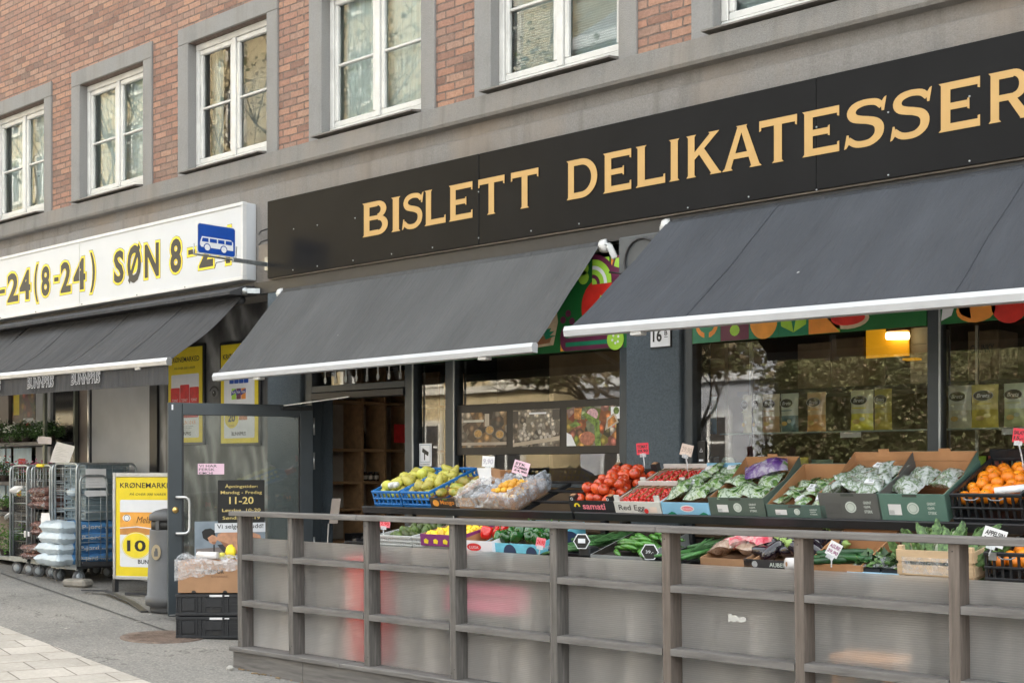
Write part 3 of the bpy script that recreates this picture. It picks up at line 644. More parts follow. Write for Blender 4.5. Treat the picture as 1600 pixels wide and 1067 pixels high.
def wl(ch, a, c, z0=3.625, z1=4.045, sh=0.0):
    xa, xb = PX(a, WY), PX(c, WY); b = MB(); w_, h = xb - xa, z1 - z0
    b.text(WM_, ch, xa - .005, z0 - .005, w_ + .01, h + .01, .001, INK, bold=.075)
    b.text(WM_, ch, xa, z0, w_, h, .002, YELS, bold=.07)
    m_ = .024
    if ch in '-': b.rect(WM_, xa + m_, z0 + m_, xb - m_, z1 - m_, .003, INK)
    else: b.text(WM_, ch, xa + m_, z0 + m_, w_ - 2 * m_, h - 2 * m_, .003, INK, bold=.035 if ch not in '()' else .03)
    part('letter', b, WS)
for ch, a, c, *z in (('-', -9, 8, 3.76, 3.86), ('2', 9, 29), ('4', 28, 48), ('(', 51, 60, 3.57, 4.09), ('8', 62, 78), ('-', 82, 92, 3.78, 3.88), ('2', 92, 111), ('4', 112, 134), (')', 138, 149, 3.57, 4.09), ('S', 175, 194), ('Ø', 196, 221, 3.59, 4.08), ('N', 223, 249), ('8', 263, 284), ('-', 291, 306, 3.79, 3.89), ('2', 308, 334), ('4', 337, 364)): wl(ch, a, c, *z)
# ================================================================== bus stop sign on its bracket
BX = -10.96; Y0, Y1, Z0, Z1 = 7.355, 7.80, 3.605, 3.90
BUS = thing('bus_stop_sign', 'small blue bus stop sign showing a white bus, on a metal arm', 'bus sign', (BX, 7.8, Z0))
BMx = frame((BX, Y0, Z0), (0, 1, 0), (0, 0, 1)); bw, bh = Y1 - Y0, Z1 - Z0
def rrect(x0, y0, x1, y1, r, n=5):
    o = []
    for cx, cy, a in ((x1 - r, y0 + r, -90), (x1 - r, y1 - r, 0), (x0 + r, y1 - r, 90), (x0 + r, y0 + r, 180)):
        for k in range(n + 1): t = R(a + 90 * k / n); o.append((cx + r * math.cos(t), cy + r * math.sin(t)))
    return o
b = MB(); b.prism(rrect(0, 0, bw, bh, .03), -.012, 0, WHITEC, BMx); b.poly(BMx, rrect(.008, .008, bw - .008, bh - .008, .025), .0015, BLUESG)
sx = bw / 60.0
def q(pts): return [(x * sx, y * sx * .66) for x, y in pts]
b.poly(BMx, q([(4, 22), (7, 34), (52, 34), (56, 30), (56, 13), (6, 13), (4, 17)][::-1]), .003, WHITEPR)
for a, c in ((8, 17), (19, 30), (32, 42), (44, 54)): b.poly(BMx, q([(a - (1.5 if a == 8 else 0), 24), (c, 24), (c, 31.5), (a, 31.5)]), .0045, BLUESG)
for cx in (15, 41): b.disc(BMx, cx * sx, 13 * sx * .66, 5.6 * sx, .0045, BLUESG, 16, 5.4 * sx); b.disc(BMx, cx * sx, 13 * sx * .66, 4.2 * sx, .006, WHITEPR, 16, 4.1 * sx)
part('sign_plate', b, BUS)
b = MB()
b.tube([(BX - .03, Y0 - .02, Z0 + .09), (BX - .03, Y0 - .02, Z0 - .012), (BX - .03, Y1 - .02, Z0 - .015), (BX - .03, Y1 + .02, Z0), (BX - .03, Y1 + .03, Z0 + .12)], .010, STEEL, 8)
b.box(BX - .045, BX - .012, Y1 - .02, 8.20, Z0 - .035, Z0 + .005, STEEL, bev=.004); b.box(BX - .06, BX, 8.195, 8.30, Z0 - .08, Z0 + .06, STEEL, bev=.004)
b.tube([(BX - .03, Y1 - .05, Z0 - .02), (BX - .01, Y1 - .22, Z0 - .07), (BX - .01, Y1 - .24, Z0 - .13)], .004, BLACKM, 6)
part('bracket_arm', b, BUS)
# ================================================================== awnings
def awning_mat(name, c1, spots):
    m, t, o = nt(name); p = nd(t, 'ShaderNodeBsdfPrincipled', Roughness=.85); p.inputs['Specular IOR Level'].default_value = .25
    c = coords(t)
    a = ramp(t, noise(t, vmap(t, c, (1, .35, .35)), 2.2, 5), [(.3, tuple(x * .88 for x in c1)), (.7, tuple(x * 1.14 for x in c1))])
    w1 = nd(t, 'ShaderNodeTexWhiteNoise'); t.links.new(vmap(t, c, (420, 420, 420)), w1.inputs['Vector'])
    a = mixc(t, 1.0, a, ramp(t, noise(t, c, 240, 2), [(.3, (.86, .86, .86)), (.7, (1.12, 1.12, 1.12))]), 'MULTIPLY')
    v = nd(t, 'ShaderNodeTexVoronoi', Scale=spots); v.feature = 'F1'; t.links.new(c, v.inputs['Vector'])
    sp = ramp(t, v.outputs['Distance'], [(.0, (1, 1, 1)), (.022, (.8, .8, .8)), (.04, (0, 0, 0))])
    gate = ramp(t, noise(t, c, 3.1, 2), [(.52, (0, 0, 0)), (.6, (1, 1, 1))])
    f = nd(t, 'ShaderNodeMath', operation='MULTIPLY'); t.links.new(sp, f.inputs[0]); t.links.new(gate, f.inputs[1])
    a = mixc(t, f.outputs[0], a, (.45, .45, .44)); a = mixc(t, ramp(t, noise(t, vmap(t, c, (2.2, .4, .4), rot=(0, 0, R(14))), 3.1, 5), [(.55, (0, 0, 0)), (.78, (.3, .3, .3))]), a, tuple(x * 1.6 for x in c1))
    t.links.new(a, p.inputs['Base Color'])
    t.links.new(bump(t, noise(t, vmap(t, c, (3.4, .5, .35), rot=(0, 0, R(14))), 2.0, 4), .9, .06), p.inputs['Normal'])
    t.links.new(p.outputs[0], o.inputs[0]); return m
AW1 = awning_mat('grey_awning_cloth', (.076, .077, .079), 4); AW2 = awning_mat('slate_awning_cloth', (.050, .054, .063), 3.4); AW3 = awning_mat('charcoal_awning_cloth', (.055, .055, .058), 8)
BARW = mat('white_awning_bar', (.48, .49, .51), .4, var=.04, dirt=.12)
def awning(label, x0, x1, yb, zb, yf, zf0, zf1, m, mbar, rad=.03, sag=.02, seams=(), cap=True, valance=None, arms=()):
    t = thing('awning', label, 'awning', ((x0 + x1) / 2, yb, zb), group='shop awnings')
    b = MB(); nu, nv = max(16, int((x1 - x0) * 26)), 20
    def f(u, v, o=0.0):
        x = x0 + (x1 - x0) * u; zf = zf0 + (zf1 - zf0) * u
        y = yb + (yf - yb) * v; z = zb + (zf - zb) * v - sag * math.sin(math.pi * v) * (1 + .3 * math.sin(x * 3.1))
        z += .010 * math.sin(x * 6 + v * 3.4 + x0) * math.sin(math.pi * v) + .022 * mnoise.noise(Vector((x * 2.2 + v * 1.5, v * 1.3, 1 + x0))) * math.sin(math.pi * v) ** .6 + .014 * mnoise.noise(Vector((x * 5.5 + v * 3.5, v * .9, 4 + x0)))* math.sin(math.pi * v) ** .4
        return (x, y - o * .6, z - o)
    b.grid(lambda u, v: f(u, v), nu, nv, m); b.grid(lambda u, v: f(1 - u, v, .004), nu, nv, m)
    for s in seams: pass
    part('fabric', b, t)
    for s in seams:
        b = MB(); u = (s - x0) / (x1 - x0)
        b.tube([tuple(Vector(f(u, k / 14)) + Vector((0, -.002, .002))) for k in range(15)], .003, m, 5); part('seam', b, t)
    b = MB(); b.tube([(x0 + .05, yb + .02, zb - .025), (x1 - .02, yb + .02, zb - .025)], .042, m, 12); part('roller', b, t)
    b = MB(); b.prism([(.03, -.045), (.035, .02), (.015, .035), (-.02, .03), (-.035, 0), (-.025, -.04)], 0, (x1 - x0), mbar, Matrix(((0, 0, 1, x0), (1, 0, (0), yf), (0, 1, (zf1 - zf0) / (x1 - x0), (zf0)), (0, 0, 0, 1)))); part('front_bar', b, t)
    for xx in (x0 + .55, x1 - .55) if not arms else arms:
        b = MB(); u = (xx - x0) / (x1 - x0); zf = zf0 + (zf1 - zf0) * u; mx = xx + (.35 if xx < (x0 + x1) / 2 else -.35)
        b.bar((xx, yf + .03, zf - .03), (mx, (yb + yf) / 2 + .1, (zf + zb) / 2 - .14), .05, .03, WHITEC, bev=.006); b.bar((mx, (yb + yf) / 2 + .1, (zf + zb) / 2 - .14), (xx, yb + .02, zb - .12), .05, .035, WHITEC, bev=.006)
        b.box(xx - .06, xx + .03, yf - .01, yf + .06, zf - .065, zf - .035, WHITEC, bev=.005)
        part('folding_arm', b, t)
    if cap:
        for xx, sg in ((x0, -1), (x1, 1)):
            b = MB(); M = Matrix(((0, 0, sg, xx), (1, 0, 0, yb + .02), (0, 1, 0, zb - .025), (0, 0, 0, 1)))
            b.lathe([(.052, -.01), (.055, .03), (.05, .05), (.022, .055), (.02, .075)], WHITEC, 14, M)
            for k in range(6): b.box(.012, .048, -.004, .004, .0505, .058, STEEL, M @ Matrix.Rotation(k * math.pi / 3, 4, 'Z'))
            b.bar((xx + sg * .06, yb + .02, zb - .025), (xx + sg * .10, yb + .05, zb - .13), .05, .05, WHITEC, bev=.008)
            part('end_bracket', b, t)
    if valance:
        yv = yf + .012; b = MB()
        b.grid(lambda u, v: (x0 + .03 + (x1 - x0 - .06) * u, yv + .012 * math.sin(u * (x1 - x0) * 7) * v, zf0 + (zf1 - zf0) * u - .045 - valance * v), 40, 3, m); part('valance', b, t)
        return t, yv
    return t
awning('grey awning with white front bar above the shop door, below the gold letters at left', -10.73, -6.62, 8.19, 3.30, 7.40, 2.40, 2.425, AW1, BARW, arms=(-10.05, -7.15))
awning('larger slate grey awning with white front bar over the right shop window', -5.97, 1.0, 8.19, 3.385, 7.0, 2.465, 2.40, AW2, BARW, sag=.012, seams=(-5.0, -3.2), arms=(-5.35, .4))
VAL = mat('valance_cloth', (.05, .05, .052), .85, var=.3, scale=14, stretch=(3, 1, .5))
for lab, x0, x1 in (('charcoal awning with a lettered valance under the white lightbox sign', -15.82, -11.30), ('charcoal awning at the far left edge, next to the lettered one', -20.0, -15.90)):
    t, yv = awning(lab, x0, x1, 8.12, 3.28, 7.26, 2.60, 2.575, AW3, ALU, cap=False, valance=.185, sag=.03, seams=(x0 + 1.2, x0 + 2.4, x0 + 3.5))
    for xx in ([-15.1, -13.87, -12.9] if x0 > -16 else [-17.9]):
        b = MB(); M = frame((xx - .26, yv - .030, 2.415), *FAC)
        b.text(M, 'BUNNPRIS', 0, 0, .60, .125, 0, WHITEPR, bold=.04, shear=.12); b.text(M, 'BUNNPRIS', 0, 0, .60, .125, .0015, VAL, bold=.008, shear=.12, fit=.04); part('lettering', b, t)
    b = MB(); b.prism([(8.26, 3.30), (8.26, 3.40), (8.14, 3.395), (7.93, 3.315), (7.93, 3.285)], x0 - .03, x1 + .06, AW3, Matrix(((0, 0, 1, 0), (1, 0, 0, 0), (0, 1, 0, 0), (0, 0, 0, 1)))); part('cassette', b, t)
    b = MB(); b.lathe([(.035, 0), (.04, .03), (.03, .06), (.012, .07)], STEEL, 12, Matrix(((0, 0, 1, x1 + .06), (1, 0, 0, 8.10), (0, 1, 0, 3.33), (0, 0, 0, 1)))); b.bar((x1 + .12, 8.1, 3.33), (x1 + .2, 8.2, 3.33), .04, .05, STEEL); part('crank_gear', b, t)
# ================================================================== vegetable friezes behind the awnings
GRN = mat('green_frieze', (.012, .13, .03), .4, var=.04); LIME = mat('lime_print', (.35, .62, .06), .4); PLUM = mat('plum_print', (.13, .02, .06), .4); TOM = mat('tomato_print', (.62, .03, .02), .4); ORG = mat('orange_frieze', (.80, .33, .05), .4); DGR = mat('dark_green_print', (.01, .20, .10), .4); BEIG = mat('beige_print', (.55, .42, .28), .5, var=.2, scale=8)
BA = thing('vegetable_frieze', 'green frieze printed with tomato, beet and cucumber over the shop door bay', 'window banner', (-8.4, 8.24, 2.47))
b = MB(); M = frame((0, 8.235, 0), *FAC); b.box(-10.40, -6.40, 8.236, 8.25, 2.465, 3.19, GRN)
def wv(px, py): p = P(px, py, 8.235); return p.x, p.z
x, z = wv(941, 478); b.disc(M, x, z, .215, .001, TOM, 28, .23); b.poly(M, [(x - .03, z + .02), (x + .05, z - .03), (x + .04, z + .05), (x - .02, z + .09)], .002, LIME)
x0, z0 = wv(926, 445); x1, z1 = wv(952, 405); b.rect(M, x0, z0, x1, z1 + .02, .001, LIME)
for k, (r, mm) in enumerate(((.24, PLUM), (.20, LIME), (.15, WHITEPR), (.12, LIME), (.08, PLUM), (.05, LIME))): b.disc(M, x0, z0, r, .002 + k * .001, mm, 12, None, 0, 90)
x0, z0 = wv(955, 440); x1, z1 = wv(974, 400); b.rect(M, x0, z0, x1, z1, .0015, ORPR); b.disc(M, (x0 + x1) / 2 + .01, z0 + .05, .07, .003, PLUM, 16, .15); b.poly(M, [(x0 + .03, z1 - .07), (x1 - .01, z1 - .10), (x1 - .03, z1 - .01), (x0 + .05, z1 - .01)], .004, LIME)
for px, py in ((912, 420), (912, 434)): x, z = wv(px, py); b.disc(M, x, z, .055, .002, LIME, 14)
for px, py in ((888, 490), (880, 500), (894, 502)): x, z = wv(px, py); b.disc(M, x, z, .03, .002, PLUM, 12)
x0, z0 = wv(876, 549); x1, z1 = wv(892, 519); b.rect(M, x0, z0, x1, z1, .001, ORG)
x0, z0 = wv(884, 549); x1, z1 = wv(974, 512)
for k in range(6): b.rect(M, x0, z0 + k * .035, x1, z0 + (k + 1) * .035, .0025, PLUM if k % 2 == 0 else DGR)
b.disc(M, x0, z0 + .105, .06, .0018, PLUM, 16, .105); x, z = wv(962, 530); b.disc(M, x, z, .085, .004, LIME, 22)
for dx, dz in ((-.02, .03), (.03, .02), (0, -.03), (.025, -.02), (-.03, -.005)): b.disc(M, x + dx, z + dz, .011, .005, WHITEPR, 8)
x0, z0 = wv(840, 545); x1, z1 = wv(872, 480); b.poly(M, [(x0 - .2, z0), (x1 - .05, z0 + .02), (x1 + .0, z1 - .12), (x1 - .02, z1), (x0 - .1, z1 - .05)], .001, BEIG); b.poly(M, [(x0 - .15, z0 + .02), (x1 - .09, z0 + .04), (x1 - .06, z0 + .10), (x0 - .1, z0 + .10)], .002, mat('board_print', (.33, .14, .06), .5))
for k in range(7): a = R(25 * k + 15); xx = (x0 + x1) / 2 - .02; b.poly(M, [(xx, z0 + .07), (xx + .10 * math.cos(a) + .02, z0 + .07 + .10 * math.sin(a)), (xx + .05 * math.cos(a) - .02, z0 + .08 + .08 * math.sin(a))], .003 + k * .0004, DGR)
for px in (505, 530, 560): x, z = wv(px, 573); b.disc(M, x, z + .06, .075, .001, ORG, 14)
part('printed_film', b, BA)
BB = thing('vegetable_frieze', 'green frieze with orange, lime and plum tiles under the larger awning', 'window banner', (-3.9, 8.24, 2.45))
for x0, x1 in ((-5.782, -3.923), (-3.836, -2.0)):
    b = MB(); b.box(x0, x1, 8.236, 8.25, 2.45, 3.19, GRN); W = .245
    if x0 < -5:
        for k, (bg, kind) in enumerate(((DGR, 0), (PLUM, 1), (DGR, 2), (LIME, 3), (ORPR, 4))):
            xa = x0 + .01 + k * W; b.rect(M, xa, 2.452, xa + W - .003, 2.70, .001, bg); cx, cz = xa + W / 2, 2.575
            if kind == 0: b.disc(M, cx, cz + .01, .10, .002, ORPR, 16); b.disc(M, cx, cz + .02, .075, .003, DGR, 14); b.rect(M, cx - .02, cz - .11, cx + .02, cz, .0035, DGR)
            if kind == 1:
                for dx, dz in ((-.07, .05), (.06, .06), (0, -.05), (-.02, .13)): b.disc(M, cx + dx, cz + dz, .042, .002, LIME, 12)
            if kind == 2: b.disc(M, cx, cz, .115, .002, ORG, 22, .13)
            if kind == 3:
                b.rect(M, xa, 2.452, xa + W - .003, 2.70, .0015, DGR)
                for sg in (-1, 1): b.poly(M, [(cx, cz - .10), (cx + sg * .1, cz - .05), (cx + sg * .11, cz + .07), (cx + sg * .02, cz)][::sg], .002, LIME)
            if kind == 4: b.poly(M, [(xa + .1, 2.452 + .1), (xa + W - .003, 2.452), (xa + W - .003, 2.70), (xa + .12, 2.70)], .002, LIME); b.poly(M, [(xa, 2.452), (xa + W - .003, 2.452), (xa, 2.70)], .003, ORPR)
        x, z = wv(1325, 505); b.disc(M, x, z + .03, .16, .002, BEIG, 20, .07); b.disc(M, x, z + .035, .13, .003, TOM, 20, .05)
    else:
        x, z = wv(1494, 490)
        for sg in (-1, 1): b.poly(M, [(x, z + .08), (x + sg * .03, z - .01), (x + sg * .10, z - .04), (x + sg * .09, z + .05)][::sg], .002, WHITEPR)
        x, z = wv(1520, 492); b.disc(M, x + .02, z + .03, .13, .002, ORPR, 16, .08); x, z = wv(1578, 490); b.disc(M, x, z + .06, .12, .002, TOM, 20, .12)
    part('printed_film', b, BB)
# grey service box and cable loop between the awnings
CB = thing('cable_box', 'dark grey service box with a black cable loop between the two awnings', 'cable box', (-6.1, 8.2, 2.95))
b = MB(); b.box(-6.38, -5.90, 8.10, 8.195, 2.92, 3.30, mat('dark_grey_box', (.07, .075, .08), .6, dirt=.3), bev=.01); part('box_body', b, CB)
b = MB(); b.tube([(-6.15 + .16 * math.cos(R(a)), 8.09, 3.1 + .17 * math.sin(R(a))) for a in range(20, 340, 20)], .009, BLACKM, 6); b.tube([(-6.5, 8.14, 3.05), (-6.35, 8.10, 3.02), (-6.2, 8.09, 3.06), (-6.1, 8.09, 3.0)], .008, BLACKM, 6); part('cable', b, CB)
# ================================================================== house number, notices, photo board
b = MB(); p, p2 = P(1016, 517, 8.19), P(1049, 543, 8.19); hx0, hx1, hz0, hz1 = p.x, p2.x, 2.435, 2.60
HN = thing('house_number', 'white house number plate 16B on the grey pillar', 'house number', (hx0, 8.2, hz0))
b.box(hx0, hx1, 8.186, 8.199, hz0, hz1, BLACKM, bev=.003); part('plate_rim', b, HN)
b = MB(); M = frame((hx0, 8.184, hz0), *FAC); b.box(hx0 + .008, hx1 - .008, 8.183, 8.1855, hz0 + .008, hz1 - .008, WHITEPR)
b.text(M, '16', .03, .045, .085, .10, .0025, INK, bold=.03); b.text(M, 'B', .14, .09, .028, .035, .0025, INK, bold=.02); b.rect(M, .138, .075, .17, .080, .0025, INK); part('number_plate', b, HN)
CC = thing('camera_notice', 'small white video surveillance sticker on the glass right of the doorway', 'notice', (-8.75, 8.29, 1.54))
b = MB(); b.box(-8.825, -8.665, 8.288, 8.297, 1.54, 1.745, WHITEPR, bev=.002); M = frame((-8.825, 8.286, 1.54), *FAC)
b.rect(M, .012, .035, .148, .195, .0002, mat('notice_blue_grey', (.35, .40, .45), .5)); b.rect(M, .018, .041, .142, .189, .0008, WHITEPR)
b.poly(M, [(.04, .13), (.12, .09), (.13, .125), (.05, .165)], .0015, INK); b.rect(M, .068, .055, .082, .115, .0022, INK); b.text(M, 'TV-OVERVÅKET', .012, .01, .136, .018, .0015, INK); part('sticker', b, CC)
def photo_mat(name, cols, scale, seed):
    m, t, o = nt(name); p = nd(t, 'ShaderNodeBsdfPrincipled', Roughness=.4); c = vmap(t, coords(t), (1, 1, 1), loc=(seed, seed * 1.7, seed))
    v = nd(t, 'ShaderNodeTexVoronoi', Scale=scale, Randomness=1.0); t.links.new(c, v.inputs['Vector'])
    s = nd(t, 'ShaderNodeSeparateColor'); t.links.new(v.outputs['Color'], s.inputs[0])
    a = ramp(t, s.outputs[0], [(i / (len(cols) - 1), k) for i, k in enumerate(cols)])
    d = ramp(t, v.outputs['Distance'], [(.0, (3.0, 2.9, 2.7)), (.42, (.5, .48, .45))])
    a = mixc(t, 1.0, a, d, 'MULTIPLY'); a = mixc(t, .6, a, ramp(t, noise(t, c, scale * 2, 5), [(.3, (.5, .5, .5)), (.7, (1.5, 1.5, 1.5))]), 'MULTIPLY')
    t.links.new(a, p.inputs['Base Color']); t.links.new(p.outputs[0], o.inputs[0]); return m
PB = thing('photo_board', 'dark board with three food photographs in the window beside the door', 'photo board', (-7.4, 8.28, 1.62))
b = MB(); b.box(-8.325, -6.485, 8.27, 8.29, 1.635, 2.075, mat('dark_board', (.022, .018, .015), .5), bev=.004); part('backing_board', b, PB)
sets = ((722, 792, photo_mat('counter_photo', ((.03, .02, .015), (.16, .10, .06), (.30, .17, .06), (.34, .30, .25), (.05, .04, .03)), 12, 1)), (802, 875, photo_mat('mushroom_photo', ((.05, .04, .03), (.38, .34, .28), (.15, .11, .08), (.45, .42, .38), (.10, .08, .06)), 20, 2)), (886, 963, photo_mat('platter_photo', ((.30, .05, .02), (.45, .22, .06), (.10, .20, .02), (.42, .38, .36), (.28, .08, .06), (.05, .05, .02)), 14, 3)))
for k, (a, c, mm) in enumerate(sets):
    x0, x1 = PX(a, 8.27), PX(c, 8.27); b = MB(); b.box(x0, x1, 8.2665, 8.2698, 1.70, 2.005 + .005 * k, mm); M = frame((x0, 8.2664, 1.70), *FAC); w_ = x1 - x0
    if k == 0:
        b.rect(M, 0, .02, w_, .045, .0006, mat('photo_shelf', (.36, .30, .24), .5)); b.rect(M, .02, .22, w_ * .5, .24, .0006, mat('photo_light', (.5, .48, .42), .5))
        for cx, cy in ((.2, .12), (.34, .15), (.46, .11)): b.disc(M, cx, cy, .052, .0008, mat('photo_bowl', (.22, .19, .15), .5), 16, .04); b.disc(M, cx, cy, .045, .0014, mat('photo_nuts', (.38, .22, .07), .5, var=.4, scale=60), 16, .032)
        b.rect(M, w_ * .52, .18, w_ * .62, .29, .0007, mat('photo_glass', (.42, .36, .28), .4))
    elif k == 1:
        b.poly(M, [(0, 0), (w_, .05), (w_, .085), (0, .03)], .0006, mat('photo_tray', (.40, .33, .25), .5)); b.rect(M, w_ * .35, .27, w_ * .72, .285, .0006, WHITEPR); b.rect(M, 0, .20, w_ * .12, .30, .0006, mat('photo_dark', (.06, .05, .04), .5)); b.rect(M, w_ * .85, .22, w_, .305, .0006, mat('photo_dark2', (.07, .06, .05), .5))
        for i in range(26):
            u = random.random(); cx = .05 + u * (w_ - .1); cy = .06 + random.random() * (.17 - abs(u - .5) * .12); g_ = .3 + .3 * random.random(); b.disc(M, cx, cy, .017, .0009 + i * .00008, mat('photo_cap_%d' % (i % 4), (g_, g_ * .9, g_ * .78), .5), 10, .015)
    else:
        LG = mat('photo_leaf', (.13, .20, .04), .5, var=.7, scale=26); WR = mat('photo_wrap', (.42, .37, .30), .5, var=.4, scale=25)
        b.poly(M, [(.30, .0), (.36, .0), (.34, .20), (.20, .27), (.16, .25), (.29, .16)], .0006, LG); b.poly(M, [(.02, .17), (.10, .20), (.16, .17), (.08, .15)], .0006, LG)
        b.poly(M, [(.40, .12), (.54, .18), (.50, .26), (.42, .22)], .0007, WR); b.poly(M, [(.43, .14), (.52, .19), (.49, .24), (.43, .20)], .0013, mat('photo_orange', (.45, .19, .05), .5, var=.6, scale=30)); b.rect(M, .46, .21, .57, .305, .0006, WHITEPR); b.disc(M, .515, .275, .03, .0012, LG, 10)
        b.poly(M, [(.08, .22), (.15, .21), (.16, .305), (.08, .305)], .0006, mat('photo_orange', (.45, .19, .05), .5, var=.6, scale=30)); b.disc(M, .27, .25, .06, .0005, mat('photo_pink', (.55, .33, .36), .5, var=.4, scale=40), 14, .05); b.disc(M, .22, .06, .08, .0005, mat('photo_meat', (.35, .13, .08), .5, var=.4, scale=40), 14, .055); b.poly(M, [(0, 0), (.10, 0), (.05, .09), (0, .11)], .0006, WHITEPR)
    part('photograph', b, PB)
# ================================================================== things stuck on the open door
def dpt(px): return (px - 262) / 230.0 * DW
dz = lambda py: CZ + (HOR - py) * 12.5 / 2075 - .13
OS = thing('opening_hours_sign', 'black sign with gold opening hours on the open glass door', 'sign', DM @ Vector((dpt(375), dz(817), 0)))
b = MB(); x0, x1, y0, y1 = dpt(338), dpt(412), dz(818), dz(750); b.box(x0, x1, y0, y1, .0015, .005, INK, DM)
GL2 = mat('gold_sign_text', (.80, .62, .22), .5)
for s, f, h, wf, bo in (('Åpningstider:', .80, .085, .70, .006), ('Mandag - Fredag', .655, .075, .88, .006), ('11-20', .44, .135, .52, .015), ('Lørdag  10-20', .24, .075, .82, .006), ('Søndag 12-19', .06, .075, .8, .006)):
    b.text(DM, s, x0 + (x1 - x0) * (1 - wf) / 2, y0 + (y1 - y0) * f, (x1 - x0) * wf, (y1 - y0) * h * 1.25, .0062, GL2, bold=bo)
part('sign_board', b, OS)
b = MB(); x0, x1, y0, y1 = dpt(307), dpt(348), dz(741), dz(724); b.box(x0, x1, y0, y1, .0015, .003, PINKP, DM)
for k, s in enumerate(('VI HAR', 'FERSK', 'KIMCHI')): b.text(DM, s, x0 + .01, y1 - .034 * (k + 1), .17 - .02 * k, .024, .0045, INK, bold=.005)
solo('handwritten_note', 'small pink handwritten note on the open glass door above the opening hours', 'note', b)
MP = thing('man_poster', 'poster of a shirtless dark haired man bending forward, low on the open door', 'poster', DM @ Vector((dpt(355), dz(890), 0)))
b = MB(); x0, x1, y0, y1 = dpt(302), dpt(413), dz(905), dz(815); W, H = x1 - x0, y1 - y0; PM = DM @ Matrix.Translation((x0, y0, .0015))
SKY_ = mat('poster_blue_grey', (.26, .31, .36), .5, var=.25, scale=3); SKIN = mat('poster_skin', (.58, .30, .18), .5, var=.18, scale=16); SKIN2 = mat('poster_skin_dark', (.36, .16, .09), .5, var=.1, scale=10)
b.box(0, W, 0, H, 0, .002, SKY_, PM); px_ = lambda p: (W * (p[0] - 302) / 111.0, H * (905 - p[1]) / 90.0)
def pp(pts, z, m): b.poly(PM, [px_(q) for q in pts][::-1], z, m)
pp([(304, 858), (340, 856), (372, 868), (372, 900), (304, 903)], .0030, mat('poster_floor', (.20, .17, .16), .5))
pp([(338, 835), (350, 831), (366, 832), (388, 832), (405, 838), (410, 860), (404, 888), (380, 880), (362, 864), (346, 850), (336, 844)], .0036, SKIN)
pp([(341, 846), (352, 850), (366, 860), (378, 873), (372, 870), (350, 857)], .0044, SKIN2); pp([(372, 838), (392, 840), (404, 850), (388, 846)], .0044, SKIN2)
pp([(337, 852), (352, 851), (366, 866), (380, 878), (404, 886), (404, 903), (372, 900), (358, 878)], .0040, mat('poster_shadow', (.05, .05, .055), .5))
pp([(313, 831), (318, 827), (327, 826), (333, 830), (334, 838), (330, 845), (322, 846), (315, 841)], .0048, INK); pp([(322, 841), (329, 836), (334, 838), (338, 842), (335, 848), (330, 851), (325, 848)], .0052, SKIN); pp([(328, 847), (335, 847), (334, 851), (330, 851)], .0056, SKIN2)
pp([(331, 852), (333, 852), (333, 874), (331, 874)], .005, INK)
part('print', b, MP)
b = MB(); x0, x1, y0, y1 = dpt(333), dpt(413), dz(833), dz(818); b.box(x0, x1, y0, y1, .008, .010, WHITEPR, DM); b.text(DM, 'Vi selger krudd!', x0 + .02, y0 + .025, x1 - x0 - .04, .055, .0112, INK, bold=.008); part('caption_strip', b, MP)
